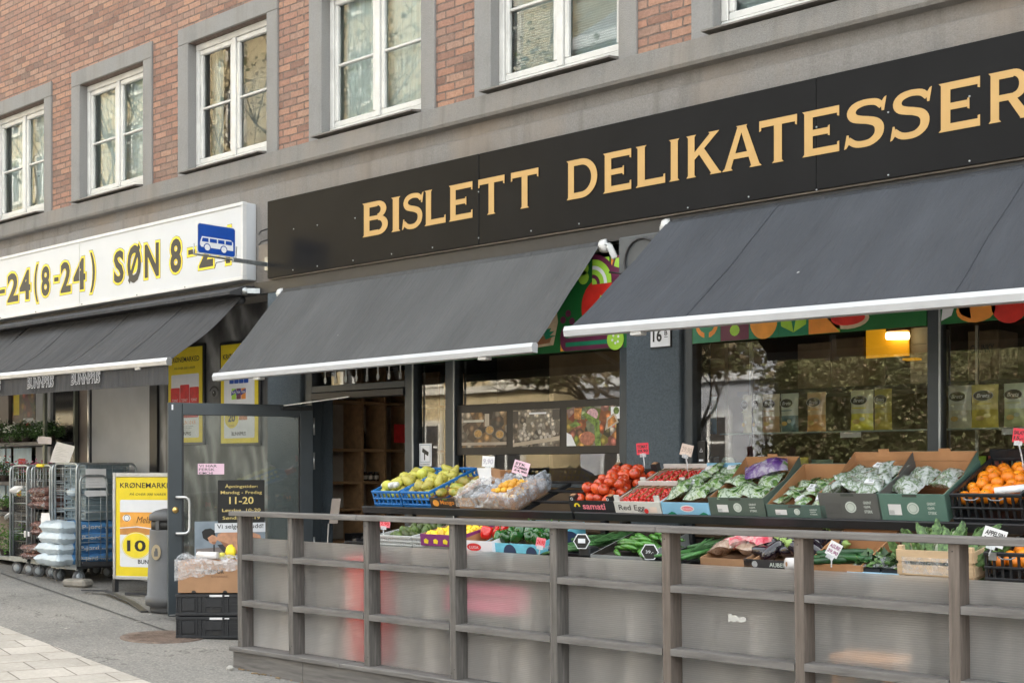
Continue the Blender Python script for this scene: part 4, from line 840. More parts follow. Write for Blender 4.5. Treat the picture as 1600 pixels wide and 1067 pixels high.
# ================================================================== yellow framed posters on the mural wall
def kposter(label, x0, x1, z0, z1, kind):
    t = thing('offer_poster', label, 'poster', ((x0 + x1) / 2, 8.62, z0), group='yellow offer posters')
    b = MB(); b.box(x0, x1, 8.585, 8.618, z0, z1, BLACKM, bev=.004); part('poster_frame', b, t)
    b = MB(); f = .03; b.box(x0 + f, x1 - f, 8.581, 8.5848, z0 + f, z1 - f, YEL); W, H = x1 - x0 - 2 * f, z1 - z0 - 2 * f; M = frame((x0 + f, 8.5805, z0 + f), *FAC)
    b.poly(M, rrect(W * .09, H * .05, W * .91, H * .72, .02), .001, WHITEPR); b.text(M, 'KRØNEMARKED', W * .06, H * .85, W * .86, H * .055, .001, INK, bold=.014); b.text(M, 'PÅ OVER 300 VARER', W * .18, H * .775, W * .62, H * .03, .001, INK, shear=.2)
    if kind == 0:
        for k in range(3): b.poly(M, rrect(W * (.08 + .28 * k), H * .36, W * (.35 + .28 * k), H * (.58 + .03 * (k % 2)), .015), .002, REDPR); b.text(M, 'TOMAT', W * (.12 + .28 * k), H * .43, W * .18, H * .03, .003, WHITEPR)
        b.poly(M, rrect(W * .08, H * .26, W * .9, H * .37, .02), .0026, REDPR); b.text(M, 'KUN 10 KR', W * .4, H * .19, W * .42, H * .04, .002, ORPR)
        for k in range(4): b.rect(M, W * .4, H * (.165 - .018 * k), W * (.75 - .05 * k), H * (.172 - .018 * k), .002, mat('grey_print', (.4, .4, .4), .6))
    else:
        for r_, (y, c3) in enumerate(((.66, (BLUESG, BLUESG, BLUESG, BLUESG)), (.50, (LIME, PLUM, ORPR)))):
            for k, cc in enumerate(c3):
                xx = W * (.24 + .13 * k + .06 * r_); b.poly(M, rrect(xx, H * (y - .06), xx + W * .12, H * (y + .05), .006), .002, cc); b.poly(M, [(xx - .005, H * (y - .02)), (xx + W * .125, H * (y + .005)), (xx + W * .125, H * (y + .045)), (xx - .005, H * (y + .02))], .003, mat('navy_print', (.03, .04, .25), .5)); b.text(M, 'FUN', xx + .01, H * (y + .0), W * .09, H * .022, .004, WHITEPR, bold=.02)
        b.disc(M, W * .30, H * .25, W * .19, .002, YEL, 26, H * .10); b.text(M, '20', W * .2, H * .215, W * .2, H * .08, .003, INK, bold=.04); b.text(M, 'kroner', W * .24, H * .17, W * .13, H * .02, .003, INK); b.rect(M, W * .5, H * .23, W * .72, H * .36, .002, mat('can_print', (.5, .2, .1), .5, var=.4, scale=20))
    b.text(M, 'BUNNPRIS', W * .3, H * .075, W * .38, H * .038, .002, INK, bold=.02); part('print', b, t)
kposter('yellow framed offer poster with red packets, left of the painted eye', -13.40, -12.66, 1.79, 2.93, 0)
kposter('yellow framed offer poster with blue packets and a 20 price, right of the painted eye', -12.36, -11.62, 1.77, 2.91, 1)
# pasted adverts in the far left display glass
ADV = thing('window_advert', 'colourful advert with a yellow note in the glass above the flower trolley', 'advert', (-17, 8.62, 2.0))
b = MB(); M = frame((-17.25, 8.63, 2.0), *FAC); b.box(-17.25, -16.62, 8.631, 8.638, 1.7, 2.62, photo_mat('tomato_photo', ((.25, .03, .02), (.10, .05, .03), (.05, .09, .02), (.3, .12, .03)), 8, 5)); b.rect(M, .04, .25, .20, .52, .001, YEL); b.poly(M, rrect(.30, -.10, .60, .20, .03), .001, WHITEPR); b.disc(M, .45, .06, .09, .002, REDPR, 14, .08); part('print', b, ADV)
AD2 = thing('window_advert', 'pale blue advert with a jar, low in the glass behind the flower trolley', 'advert', (-16.5, 8.6, .9))
b = MB(); PBL = mat('pale_blue_print', (.50, .64, .72), .5); x0, x1 = PX(14, 8.55), PX(50, 8.55)
for a, c in ((PX(-14, 8.55), PX(8, 8.55)), (PX(10, 8.55), PX(17, 8.55)), (PX(21, 8.55), PX(49, 8.55))): b.box(a, c, 8.55, 8.556, 1.1, 1.80, PBL, bev=.002)
M = frame((PX(21, 8.55), 8.549, 1.1), *FAC); b.poly(M, rrect(.14, .22, .34, .56, .02), .001, REDPR); b.rect(M, .16, .36, .32, .47, .002, INK); b.poly(M, [(.1, 0), (.24, 0), (.22, .16), (.1, .14)], .002, YEL); b.rect(M, .12, .07, .2, .10, .003, REDPR); part('print', b, AD2)
# ================================================================== timber fence with frosted panels
TIM = mat('weathered_grey_timber', (.118, .108, .10), .8, var=.38, scale=6, stretch=(9, 9, .8), bmp=.25, bscale=30, dirt=.25, col2=(.175, .16, .148))
TIMH = mat('weathered_grey_rail', (.155, .145, .138), .8, var=.34, scale=4, stretch=(.8, 10, 10), bmp=.25, bscale=14, dirt=.2)
TIMB = mat('brown_weathered_post', (.138, .112, .095), .8, var=.28, scale=6, stretch=(9, 9, .7), bmp=.25, bscale=12, dirt=.2)
def frosted():
    m, t, o = nt('frosted_polycarbonate'); c = coords(t)
    rf = nd(t, 'ShaderNodeBsdfRefraction', Roughness=.58, IOR=1.12); rf.inputs[0].default_value = (.97, .96, .95, 1)
    df = nd(t, 'ShaderNodeBsdfPrincipled', Roughness=.33); df.inputs['Specular IOR Level'].default_value = .55
    sp = nd(t, 'ShaderNodeSeparateXYZ'); t.links.new(c, sp.inputs[0])
    ws = nd(t, 'ShaderNodeMath', operation='MULTIPLY'); ws.inputs[1].default_value = 2 * math.pi / .0115; t.links.new(sp.outputs[2], ws.inputs[0])
    sn = nd(t, 'ShaderNodeMath', operation='SINE'); t.links.new(ws.outputs[0], sn.inputs[0])
    n = noise(t, vmap(t, c, (1, 1, 9)), 3, 5, .7)
    n3 = noise(t, vmap(t, c, (2.2, 1, .25), loc=(3, 0, 1)), 2.2, 3)
    col = ramp(t, n, [(.3, (.56, .53, .505)), (.7, (.72, .69, .665))])
    col = mixc(t, 1.0, col, ramp(t, n3, [(.3, (.80, .80, .81)), (.7, (1.08, 1.06, 1.04))]), 'MULTIPLY')
    st = ramp(t, sn.outputs[0], [(0, (.80, .80, .80)), (1, (1.12, 1.12, 1.12))])
    t.links.new(mixc(t, 1.0, col, st, 'MULTIPLY'), df.inputs['Base Color'])
    nb = bump(t, sn.outputs[0], .18, .003); t.links.new(nb, rf.inputs['Normal']); t.links.new(nb, df.inputs['Normal'])
    sc = noise(t, vmap(t, c, (9, 1, 1.1), rot=(0, R(6), 0)), 9, 3, .6); col = mixc(t, ramp(t, sc, [(.70, (0, 0, 0)), (.76, (.5, .5, .5))]), col, (.85, .85, .84))
    gr = noise(t, vmap(t, c, (1.3, 1, 1.3), loc=(7, 0, 2)), 2.0, 6, .7); col = mixc(t, ramp(t, gr, [(.5, (0, 0, 0)), (.75, (.45, .45, .45))]), col, (.36, .32, .28))
    f = ramp(t, n3, [(.3, (.27, .27, .27)), (.7, (.54, .54, .54))])
    mx = nd(t, 'ShaderNodeMixShader'); t.links.new(f, mx.inputs[0]); t.links.new(rf.outputs[0], mx.inputs[1]); t.links.new(df.outputs[0], mx.inputs[2])
    t.links.new(mx.outputs[0], o.inputs[0]); return m
POLY = frosted()
FEN = thing('timber_fence', 'grey timber patio fence with frosted plastic panels in front of the produce stalls', 'fence', (-5, 6.05, 0))
PXS = [-8.41, -7.79, -6.95, -6.11, -5.25, -4.42, -3.58, -2.75, -1.92, -1.09]
DARKBOLT = mat('dark_screw', (.05, .045, .04), .6, metal=.5)
PW, PD = .054, .105
for i, x in enumerate(PXS):
    b = MB(); ln = .014; j = (random.random() - .5) * .006
    vs = [(x + ln + j, 6.0), (x + PW + ln + j, 6.0), (x + PW + ln + j, 6.0 + PD), (x + ln + j, 6.0 + PD)]
    b.add([(a, c, .162) for a, c in vs] + [(a - ln - j, c, 1.1545) for a, c in vs], [(0, 1, 5, 4), (1, 2, 6, 5), (2, 3, 7, 6), (3, 0, 4, 7), (4, 5, 6, 7), (3, 2, 1, 0)], TIMB if i > 4 else TIM)
    for zz, dx in ((.20, .014), (.225, .036), (1.12, .02)): b.lathe([(.004, 0), (.003, .0015), (.0005, .002)], DARKBOLT, 8, frame((x + dx + .014 * (1.155 - zz), 5.9995, zz), *FAC))
    part('post', b, FEN)
b = MB(); b.box(-8.49, -7.0, 5.975, 6.12, 1.155, 1.19, TIMH, bev=.004); b.box(-6.997, -4.45, 5.975, 6.12, 1.156, 1.191, TIMH, bev=.004); b.box(-4.447, -.9, 5.975, 6.12, 1.155, 1.19, TIMH, bev=.004); part('top_rail', b, FEN)
for i in range(len(PXS) - 1):
    x0, x1 = PXS[i] + PW + .008, PXS[i + 1] + .004
    for z in (.846, .495):
        dzz = (random.random() - .5) * .012; b = MB()
        b.add([(x0, 5.998, z - .02), (x1, 5.998, z - .02 + dzz), (x1, 6.09, z - .02 + dzz), (x0, 6.09, z - .02), (x0, 5.998, z + .018), (x1, 5.998, z + .018 + dzz), (x1, 6.09, z + .022 + dzz), (x0, 6.09, z + .022)], [(0, 1, 5, 4), (1, 2, 6, 5), (2, 3, 7, 6), (3, 0, 4, 7), (4, 5, 6, 7), (3, 2, 1, 0)], TIMH)
        part('mid_rail', b, FEN)
    b = MB(); b.face([(PXS[i] + .02, 6.112, .10), (PXS[i + 1] + .02, 6.112, .10), (PXS[i + 1] + .02, 6.116, .985 - .004 * (i % 2)), (PXS[i] + .02, 6.114, .985 - .003 * (i % 3))], POLY); part('frosted_panel', b, FEN)
b = MB(); b.box(-8.455, -7.15, 5.955, 6.125, .130, .162, TIMH, bev=.004); b.box(-7.146, -4.6, 5.957, 6.125, .130, .161, TIMH, bev=.004); b.box(-4.596, -.9, 5.955, 6.125, .130, .162, TIMH, bev=.004); part('sill_plank', b, FEN)
b = MB(); b.box(-8.44, -7.6, 5.985, 6.02, -.03, .129, TIMH, bev=.003); b.box(-7.597, -.9, 5.987, 6.02, -.30, .129, TIMH, bev=.003); b.box(-8.44, -8.40, 6.021, 6.12, -.03, .129, TIMH); part('kick_board', b, FEN)
b = MB(); M = frame((PX(1138, 6.11), 6.109, P(1138, 972, 6.11).z), *FAC); STK = mat('torn_sticker', (.62, .62, .60), .7)
b.poly(M, [(0, 0), (.02, .012), (.035, .002), (.06, .014), (.08, .006), (.115, .016), (.112, .034), (.09, .04), (.07, .03), (.05, .044), (.03, .04), (.015, .05), (.0, .046)], 0, STK); part('torn_sticker', b, FEN)
b = MB()
b.ball((-8.36, 5.90, .012), (.03, .025, .022), mat('pale_stone', (.38, .36, .33), .9), 10, 7, warp=.5); solo('pebble', 'small pale stone at the left foot of the timber fence', 'stone', b)
# things standing behind the frosted panels
REDB = mat('red_plastic', (.62, .02, .02), .4, var=.1); PNK = mat('pink_plastic', (.75, .08, .22), .4, var=.1)
b = MB(); b.box(-7.76, -7.46, 6.62, 6.92, .05, .80, REDB, bev=.02); b.box(-7.78, -7.44, 6.60, 6.94, .80, .84, REDB, bev=.02)
solo('red_bin', 'tall red plastic bin standing behind the frosted fence panel', 'bin', b)
STL = thing('wooden_stool', 'pale wooden stool behind the frosted panel at right', 'stool', (-3.35, 6.4, .05))
OAK = mat('pale_stool_wood', (.50, .25, .11), .55, var=.2, scale=5)
b = MB(); b.box(-3.52, -3.16, 6.26, 6.52, .50, .54, OAK, bev=.01); part('seat', b, STL)
for dx, dy in ((-1, -1), (1, -1), (-1, 1), (1, 1)):
    b = MB(); b.bar((-3.34 + dx * .14, 6.39 + dy * .09, .50), (-3.34 + dx * .17, 6.39 + dy * .11, .05), .035, .035, OAK); part('leg', b, STL)
def openbox(w, d, hf, hb, mo, mi, th=.006):
    b = MB(); b.box(0, w, 0, d, 0, th, mi)
    b.box(0, w, -th, 0, 0, hf, mo); b.box(.0, w, .0003, .002, th, hf - .001, mi)
    b.box(0, w, d, d + th, 0, hb, mo); b.box(0, w, d - .002, d - .0003, th, hb - .001, mi)
    Mx = Matrix(((0, 0, 1, 0), (1, 0, 0, 0), (0, 1, 0, 0), (0, 0, 0, 1)))
    for x0, x1, mm in ((-th, 0, mo), (.0003, .002, mi), (w, w + th, mo), (w - .002, w - .0003, mi)):
        b.prism([(-th if mm is mo else .003, 0), (d + th if mm is mo else d - .003, 0), (d + th if mm is mo else d - .003, hb), (-th if mm is mo else .003, hf)], x0, x1, mm, Mx)
    return b
def slatcrate(w, d, h, m, nv=6, taper=.0, rim=.02):
    b = MB(); t = .012
    b.box(0, w, 0, d, 0, .01, m)
    for z in (0.012, h * .45, h - rim):
        zz = (rim if z > h * .6 else .014)
        b.box(-.004, w + .004, -.004, t, z, z + zz, m, bev=.003); b.box(-.004, w + .004, d - t, d + .004, z, z + zz, m, bev=.003)
        b.box(-.004, t, t + .001, d - t - .001, z, z + zz, m); b.box(w - t, w + .004, t + .001, d - t - .001, z, z + zz, m)
    for k in range(nv + 1):
        x = (w - .014) * k / nv; b.box(x, x + .014, 0, t - .003, .014, h - rim, m); b.box(x, x + .014, d - t + .003, d, .014, h - rim, m)
    n2 = int(nv * d / w)
    for k in range(1, n2):
        y = d * k / n2; b.box(0, t - .003, y, y + .012, .014, h - rim, m); b.box(w - t + .003, w, y, y + .012, .014, h - rim, m)
    return b
b = slatcrate(.52, .3, .15, PNK); M = TR((-6.5, 6.4, .55)); solo('plastic_crate', 'pink plastic crate behind the frosted fence panel', 'crate', b, M=M)
# ================================================================== produce stalls
UY, UZ, LY, LZ, TLT = 7.15, 1.213, 6.75, .922, R(20)
TLL = R(9)
CARDB = mat('brown_cardboard', (.34, .19, .10), .75, var=.12, scale=5, dirt=.1); CARDO = mat('orange_brown_cardboard', (.40, .20, .09), .7, var=.12, scale=4)
def stall(label, x0, x1):
    t = thing('produce_stall', label, 'market stall', ((x0 + x1) / 2, 7.5, .05), group='black produce stalls')
    for nm, y, z, d in (('upper_shelf', UY, UZ, .66), ('lower_shelf', LY, LZ, .56)):
        b = MB(); M = TR((x0, y - .02, z - .018), 0, TLT if nm == 'upper_shelf' else TLL); [b.box(0, x1 - x0, yy, yy + .03, -.012, 0, BLACKM, M) for yy in (.002, d * .33, d * .66, d - .03)]; b.box(-.01, x1 - x0 + .01, -.022, 0, -.035, .022, BLACKM, M, bev=.003)
        for k in range(5): b.box((x1 - x0 - .03) * k / 4, (x1 - x0 - .03) * k / 4 + .03, 0, d, -.04, -.0125, BLACKM, M)
        part(nm, b, t)
    for x in (x0 + .06, x1 - .10):
        b = MB(); b.box(x, x + .045, 7.56, 7.605, .05, 1.335, BLACKM); part('leg', b, t)
        b = MB(); b.box(x, x + .045, 6.95, 6.995, .05, .955, BLACKM); part('leg', b, t)
    return t
stall('black produce stall at left with blue crates and plums', -8.24, -6.02); stall('long black produce stall at right with tomato and salad boxes', -5.98, -1.6)
last_crate = [None]
def crate_at(name, label, cat, b, x, tier='U', dz=0.0, dy=0.0, group=None, tilt=TLT):
    if tier == 'L': tilt = TLL
    y, z = (UY, UZ) if tier == 'U' else (LY, LZ)
    M = TR((x, y + dy, z + dz), 0, tilt); o = solo(name, label, cat, b, group, M=M); last_crate[0] = o; return M
FR = {}
def fruit(name, label, cat, group, M, build):
    if (name, label) not in FR:
        b = MB(); build(b); o = mk(name, b, M=M); tag(o, label, cat, group); FR[(name, label)] = o; return o
    o = FR[(name, label)].copy(); COL.objects.link(o); o.matrix_world = M; return o
def pile(T, x0, x1, y0, y1, z, r, name, label, cat, group, build, layers=1, jit=.25, flat=False, mound=0.0, sx=None, smax=.17):
    sx = sx or r * 2
    for L in range(layers):
        ins = L * r * .9; nx = max(1, int((x1 - x0 - 2 * ins) / (sx * .98))); ny = max(1, int((y1 - y0 - 2 * ins) / (r * 1.94)))
        for j in range(ny):
            for i in range(nx):
                u, v = (i + .5 + (.25 if j % 2 else -.25) * (nx > 1)) / nx, (j + .5) / ny
                x = x0 + ins + u * (x1 - x0 - 2 * ins) + random.uniform(-1, 1) * r * jit * .6; y = y0 + ins + v * (y1 - y0 - 2 * ins) + random.uniform(-1, 1) * r * jit * .6
                zz = z + r * .95 + L * r * 1.45 + mound * math.sin(math.pi * v) * math.sin(math.pi * u) + random.uniform(-.1, .1) * r
                s = 1 + random.uniform(-smax, smax)
                rot = Matrix.Rotation(random.uniform(0, 6.28), 4, 'Z') @ Matrix.Rotation(random.uniform(-.7, .7) if not flat else random.uniform(-.2, .2), 4, 'X') @ Matrix.Rotation(random.uniform(-.6, .6) if not flat else random.uniform(-.2, .2), 4, 'Y')
                fruit(name, label, cat, group, T @ Matrix.Translation((x, y, zz)) @ rot @ Matrix.Scale(s, 4), build)
TOMR = mat('ripe_tomato', (.60, .035, .012), .22, each=.22, var=.3, scale=9, coat=.3, col2=(.68, .10, .02)); STEMG = mat('green_stem', (.06, .14, .02), .6, var=.3)
CHER = mat('cherry_tomato_skin', (.52, .02, .012), .2, each=.22, var=.3, scale=20, coat=.3)
PEAR = mat('pear_skin', (.52, .44, .06), .4, each=.22, var=.15, scale=14, col2=(.48, .48, .10)); MANG = mat('mango_skin', (.20, .30, .05), .4, each=.22, var=.3, scale=8, col2=(.55, .33, .05))
APRI = mat('apricot_skin', (.72, .30, .03), .5, each=.22, var=.2, scale=12, col2=(.70, .42, .05)); ORAN = mat('orange_peel', (.78, .22, .008), .4, each=.22, var=.1, scale=30, bmp=.15, bscale=160); LEMO = mat('lemon_peel', (.78, .52, .02), .4, each=.22, var=.08, bmp=.1, bscale=120)
AVOC = mat('avocado_skin', (.045, .07, .018), .45, each=.22, var=.5, scale=12, bmp=.4, bscale=90, col2=(.12, .17, .04)); GPEP = mat('green_pepper_skin', (.012, .075, .012), .18, each=.22, var=.3, scale=8, coat=.5); RPEP = mat('red_pepper_skin', (.55, .012, .01), .18, coat=.5)
AUBE = mat('aubergine_skin', (.010, .006, .012), .14, var=.3, coat=.6); CUCU = mat('cucumber_skin', (.012, .06, .015), .35, each=.22, var=.4, scale=20, bmp=.3, bscale=60); CHIL = mat('long_pepper_skin', (.05, .16, .02), .28, each=.22, var=.35, scale=8, coat=.3); LEEK = mat('leek_leaf', (.05, .14, .04), .5, each=.22, var=.35, scale=3, stretch=(14, 1, 14))
def b_tomato(b):
    b.lathe([(.001, -.036), (.02, -.035), (.038, -.022), (.046, .0), (.043, .017), (.030, .031), (.014, .034), (.004, .028)], TOMR, 16)
    for k in range(5): a = k * 1.256; b.face([(0, 0, .032), (.008 * math.cos(a + .5), .008 * math.sin(a + .5), .035), (.024 * math.cos(a + .25), .024 * math.sin(a + .25), .036)], STEMG)
def b_cherry(b): b.ball((0, 0, 0), (.0165, .0165, .0175), CHER, 10, 7)
def b_pear(b):
    Q_ = Matrix.Rotation(R(75), 4, 'X'); b.lathe([(.001, -.045), (.022, -.042), (.036, -.02), (.036, 0), (.026, .025), (.018, .045), (.012, .056), (.001, .058)], PEAR, 14, Q_ @ Matrix.Scale(1.15, 4)); b.tube([(0, 0, .06), (.004, 0, .085)], .002, WOODD, 5, Q_)
def b_mango(b): b.ball((0, 0, 0), (.042, .062, .036), MANG, 14, 9, warp=.15)
def b_apricot(b): b.ball((0, 0, 0), (.027, .025, .026), APRI, 12, 8, warp=.08)
def b_orange(b): b.ball((0, 0, 0), (.037, .037, .035), ORAN, 14, 9); b.disc(I4, 0, 0, .004, .0352, STEMG, 6)
def b_lemon(b): b.lathe([(.001, -.043), (.008, -.038), (.024, -.024), (.030, 0), (.024, .024), (.008, .037), (.003, .044), (.0005, .045)], LEMO, 14)
def b_avocado(b): b.lathe([(.001, -.042), (.022, -.038), (.034, -.016), (.033, .006), (.022, .034), (.010, .048), (.001, .051)], AVOC, 12)
def b_gpep(b, m=None):
    m = m or GPEP; vs, fs = [], []; n = 20; pr = [(.004, -.040), (.026, -.042), (.037, -.02), (.042, .012), (.036, .036), (.016, .040), (.004, .030)]
    for r, z in pr:
        for k in range(n): a = 2 * math.pi * k / n; q = r * (1 + .13 * math.cos(4 * a)); vs.append((q * math.cos(a), q * math.sin(a), z))
    for i in range(len(pr) - 1):
        for k in range(n): fs.append((i * n + k, i * n + (k + 1) % n, (i + 1) * n + (k + 1) % n, (i + 1) * n + k))
    b.add(vs, fs, m, True); b.tube([(0, 0, .03), (.004, 0, .048), (.014, 0, .058)], [.007, .005, .006], STEMG, 6)
def b_rpep(b): b_gpep(b, RPEP)
def b_aub(b): b.lathe([(.001, -.10), (.03, -.09), (.048, -.05), (.045, 0), (.034, .05), (.022, .085), (.001, .092)], AUBE, 14, Matrix.Rotation(R(80), 4, 'X')); b.lathe([(.026, .072), (.025, .088), (.008, .10), (.007, .125)], mat('pale_green_calyx', (.25, .36, .10), .5), 8, Matrix.Rotation(R(80), 4, 'X'))
def b_chili(b):
    c = random.uniform(-.02, .03); b.tube([(-.09, 0, 0), (-.06, .004, .002), (0, c, .006), (.05, c * .6, .002), (.085, -.004, -.004)], [.004, .012, .017, .016, .008], CHIL, 9); b.tube([(.085, -.004, -.004), (.11, -.002, 0)], .003, STEMG, 5)
def b_cuc(b): b.tube([(-.16, 0, 0), (-.145, 0, 0), (-.05, .004, 0), (.06, .004, 0), (.145, 0, 0), (.16, 0, 0)], [.006, .017, .021, .021, .016, .005], CUCU, 12)
def b_leek(b):
    b.tube([(-.2, 0, 0), (-.05, 0, .004), (.05, 0, .004)], [.010, .012, .013], LEEK, 8)
    for k in range(4): a = (k - 1.5) * .12; b.face([(.05, -.01, .004 + .002 * k), (.22, a * .3 - .008, .012 + .004 * k), (.30, a * .5, .004 + .006 * k), (.22, a * .3 + .012, .012 + .004 * k), (.05, .012, .004 + .002 * k)], LEEK)
# ---- salad and herb bags: crumpled printed film over leaves
def bagmat(name, cols, scale):
    m, t, o = nt(name); p = nd(t, 'ShaderNodeBsdfPrincipled', Roughness=.22); p.inputs['Coat Weight'].default_value = .5; c = coords(t)
    w_ = t.nodes.new('ShaderNodeVectorMath'); w_.operation = 'ADD'; nz = nd(t, 'ShaderNodeTexNoise', Scale=14.0); t.links.new(c, nz.inputs['Vector'])
    sc_ = t.nodes.new('ShaderNodeVectorMath'); sc_.operation = 'SCALE'; sc_.inputs['Scale'].default_value = .10; t.links.new(nz.outputs['Color'], sc_.inputs[0]); t.links.new(c, w_.inputs[0]); t.links.new(sc_.outputs[0], w_.inputs[1])
    a = ramp(t, noise(t, w_.outputs[0], scale, 4, .6), [(i / (len(cols) - 1) * .42 + .29, k) for i, k in enumerate(cols)])
    t.links.new(a, p.inputs['Base Color']); t.links.new(bump(t, noise(t, w_.outputs[0], 30, 4), 1.0, .012), p.inputs['Normal']); t.links.new(p.outputs[0], o.inputs[0]); return m
BG1 = bagmat('clear_salad_bag', ((.015, .05, .012), (.07, .16, .035), (.20, .30, .11), (.38, .44, .36), (.05, .11, .025), (.12, .22, .06), (.02, .05, .015)), 15)
BG2 = bagmat('white_herb_bag', ((.03, .08, .02), (.30, .34, .30), (.46, .49, .49), (.08, .14, .05), (.40, .43, .42), (.16, .22, .12), (.52, .54, .54)), 11)
BG3 = bagmat('purple_salad_bag', ((.05, .02, .12), (.09, .03, .17), (.30, .26, .34), (.10, .22, .05)), 9)
BG4 = bagmat('brown_film', ((.22, .14, .09), (.40, .30, .24), (.30, .20, .14), (.55, .50, .46)), 12)
BGR = bagmat('red_film_bag', ((.55, .02, .05), (.62, .06, .10), (.60, .42, .40), (.30, .10, .06)), 10)
def bag_builder(m, w, d, h, seed, label=True):
    def f(b):
        nu, nv = 16, 12; vs, fs = [], []
        def pt(u, v, s):
            x, y = (u - .5) * w, (v - .5) * d; e = (1 - abs(2 * u - 1) ** 3) * (1 - abs(2 * v - 1) ** 3)
            n = mnoise.noise(Vector((x * 22 + seed, y * 22, s * 3.1))) * .35 + mnoise.noise(Vector((x * 60 + seed, y * 60, s))) * .15
            return (x + .006 * mnoise.noise(Vector((u * 9, v * 9, seed))), y + .006 * mnoise.noise(Vector((u * 9, v * 9, seed + 5))), s * h * .5 * e * (1 + n) + .012 * math.sin(u * 5 + seed))
        b.grid(lambda u, v: pt(u, v, 1), nu, nv, m); b.grid(lambda u, v: pt(1 - u, v, -1), nu, nv, m)
        if label:
            M = TR((0, 0, h * .52 + .012 * math.sin(.5 * 5 + seed) + .004), seed); b.box(-.028, .028, -.02, .02, -.01, .002, WHITEPR, M); b.rect(M, -.02, -.01, .006, .006, .0035, mat('label_grey', (.35, .36, .36), .6))
    return f
BAGN = [0]
def bags(T, x0, x1, y0, y1, z, m, label, group, nx, ny, w, d, h, layers=1, name='salad_bag'):
    src = [None] * 3
    for L in range(layers):
        for j in range(ny):
            for i in range(nx):
                k = random.randrange(3); BAGN[0] += 1
                x = x0 + (x1 - x0) * (i + .5 + random.uniform(-.2, .2)) / nx; y = y0 + (y1 - y0) * (j + .5 + random.uniform(-.2, .2)) / ny
                M = T @ TR((x, y, z + h * .5 + L * h * .6 + random.uniform(0, .02)), random.uniform(-.6, .6), random.uniform(-.25, .45), random.uniform(-.3, .3))
                if src[k] is None:
                    b = MB(); bag_builder(m, w, d, h, random.uniform(0, 50), k == 0)(b); o = mk(name, b, M=M); tag(o, label, 'salad bag' if name == 'salad_bag' else 'bag', group); src[k] = o
                else:
                    o = src[k].copy(); COL.objects.link(o); o.matrix_world = M
LEAFG = mat('fresh_leaf', (.045, .12, .025), .42, var=.5, scale=42, col2=(.15, .27, .08), bmp=.4, bscale=50); LEAFP = mat('pale_leaf', (.20, .32, .08), .42, var=.4, scale=36, col2=(.46, .54, .28), bmp=.4, bscale=50); LEAFW = mat('white_leaf_rib', (.50, .54, .34), .45, var=.25, scale=20, col2=(.60, .62, .48)); LEAFD = mat('dark_leaf', (.02, .065, .018), .5, var=.5, scale=20, col2=(.05, .11, .03))
def leaves(b, T, n, x0, x1, y0, y1, z0, z1, size, ms, up=.4):
    for _ in range(n):
        x, y, z = random.uniform(x0, x1), random.uniform(y0, y1), random.uniform(z0, z1); s = size * random.uniform(.6, 1.3)
        M = T @ TR((x, y, z), random.uniform(0, 6.28), random.uniform(-.5, 1.2), random.uniform(-.6, .6)); m = random.choice(ms)
        b.add([(0, 0, 0), (.35 * s, .35 * s, .12 * s), (0, s, -.05 * s), (-.35 * s, .35 * s, .12 * s), (0, .45 * s, .02 * s)], [(0, 1, 4), (1, 2, 4), (2, 3, 4), (3, 0, 4)], m, True, M)
# ---------------------------------------------------------------- upper tier, left stall
BLUEP = mat('blue_plastic', (.015, .14, .42), .35, var=.12, scale=6)
XA = -8.13
for lab, x in (('blue plastic crate of pears at the left end of the upper tier', XA), ('blue plastic crate of pears next to the mango box', XA + .345)):
    T = crate_at('fruit_crate', lab, 'crate', slatcrate(.325, .56, .13, BLUEP, 6), x, group='blue fruit crates')
    b = MB(); b.box(0, .325, .55, .562, .13, .22, BLUEP, bev=.004)
    pile(T, .02, .305, .03, .54, .03, .043, 'pear', 'yellow green pear in the blue crates', 'pear', 'pears in the blue crates', b_pear, 2, jit=.8, mound=.0)
b = MB(); b.tube([(0, 0, 0), (.11, .02, 0), (.22, .0, .012)], [.02, .03, .022], film('white_roll_film', .9, (.75, .76, .8), .3), 10); solo('bag_roll', 'loose roll of white plastic bags lying on the pears', 'bag roll', b, M=TR((XA + .03, UY + .05, UZ + .165), R(-10)))
T = crate_at('mango_box', 'dark cardboard box of mangoes with orange lettering, beside the blue crates', 'fruit box', openbox(.30, .42, .085, .10, mat('dark_brown_box', (.05, .035, .025), .5), CARDB), PX(676, UY), group=None)
b = MB(); M = T @ frame((0, -.008, 0), *FAC); b.text(M, 'Mango', .11, .022, .15, .045, 0, ORPR, bold=.01); b.disc(M, .06, .042, .035, 0, ORG, 14, .027); b.text(M, 'ripe', .14, .068, .05, .012, .001, LIME); solo('box_lettering', 'orange mango picture and word on the dark box front', 'box print', b, M=None)
pile(T, .02, .28, .03, .4, .035, .055, 'mango', 'green and yellow mango in the dark mango box', 'mango', 'mangoes in the dark box', b_mango, 1)
T = crate_at('fruit_box', 'half empty cardboard box covered in clear film, beside the mangoes', 'fruit box', openbox(.22, .44, .085, .15, CARDB, CARDO), PX(714, UY) + .01)
FILM = film('clear_film', .27); FILM2 = film('milky_film', .46, (.50, .54, .60), .16)
b = MB(); b.grid(lambda u, v: (u * .24 - .01, -.02 + v * .46, .10 + .03 * mnoise.noise(Vector((u * 7, v * 7, 2))) + .04 * math.sin(v * 3.14)), 14, 20, FILM); b.grid(lambda u, v: (u * .23, -.012 + .004 * mnoise.noise(Vector((u * 9, v * 9, 2))), .02 + v * .085), 12, 5, FILM); solo('plastic_film', 'clear crumpled film over the half empty cardboard box', 'plastic film', b, M=T)
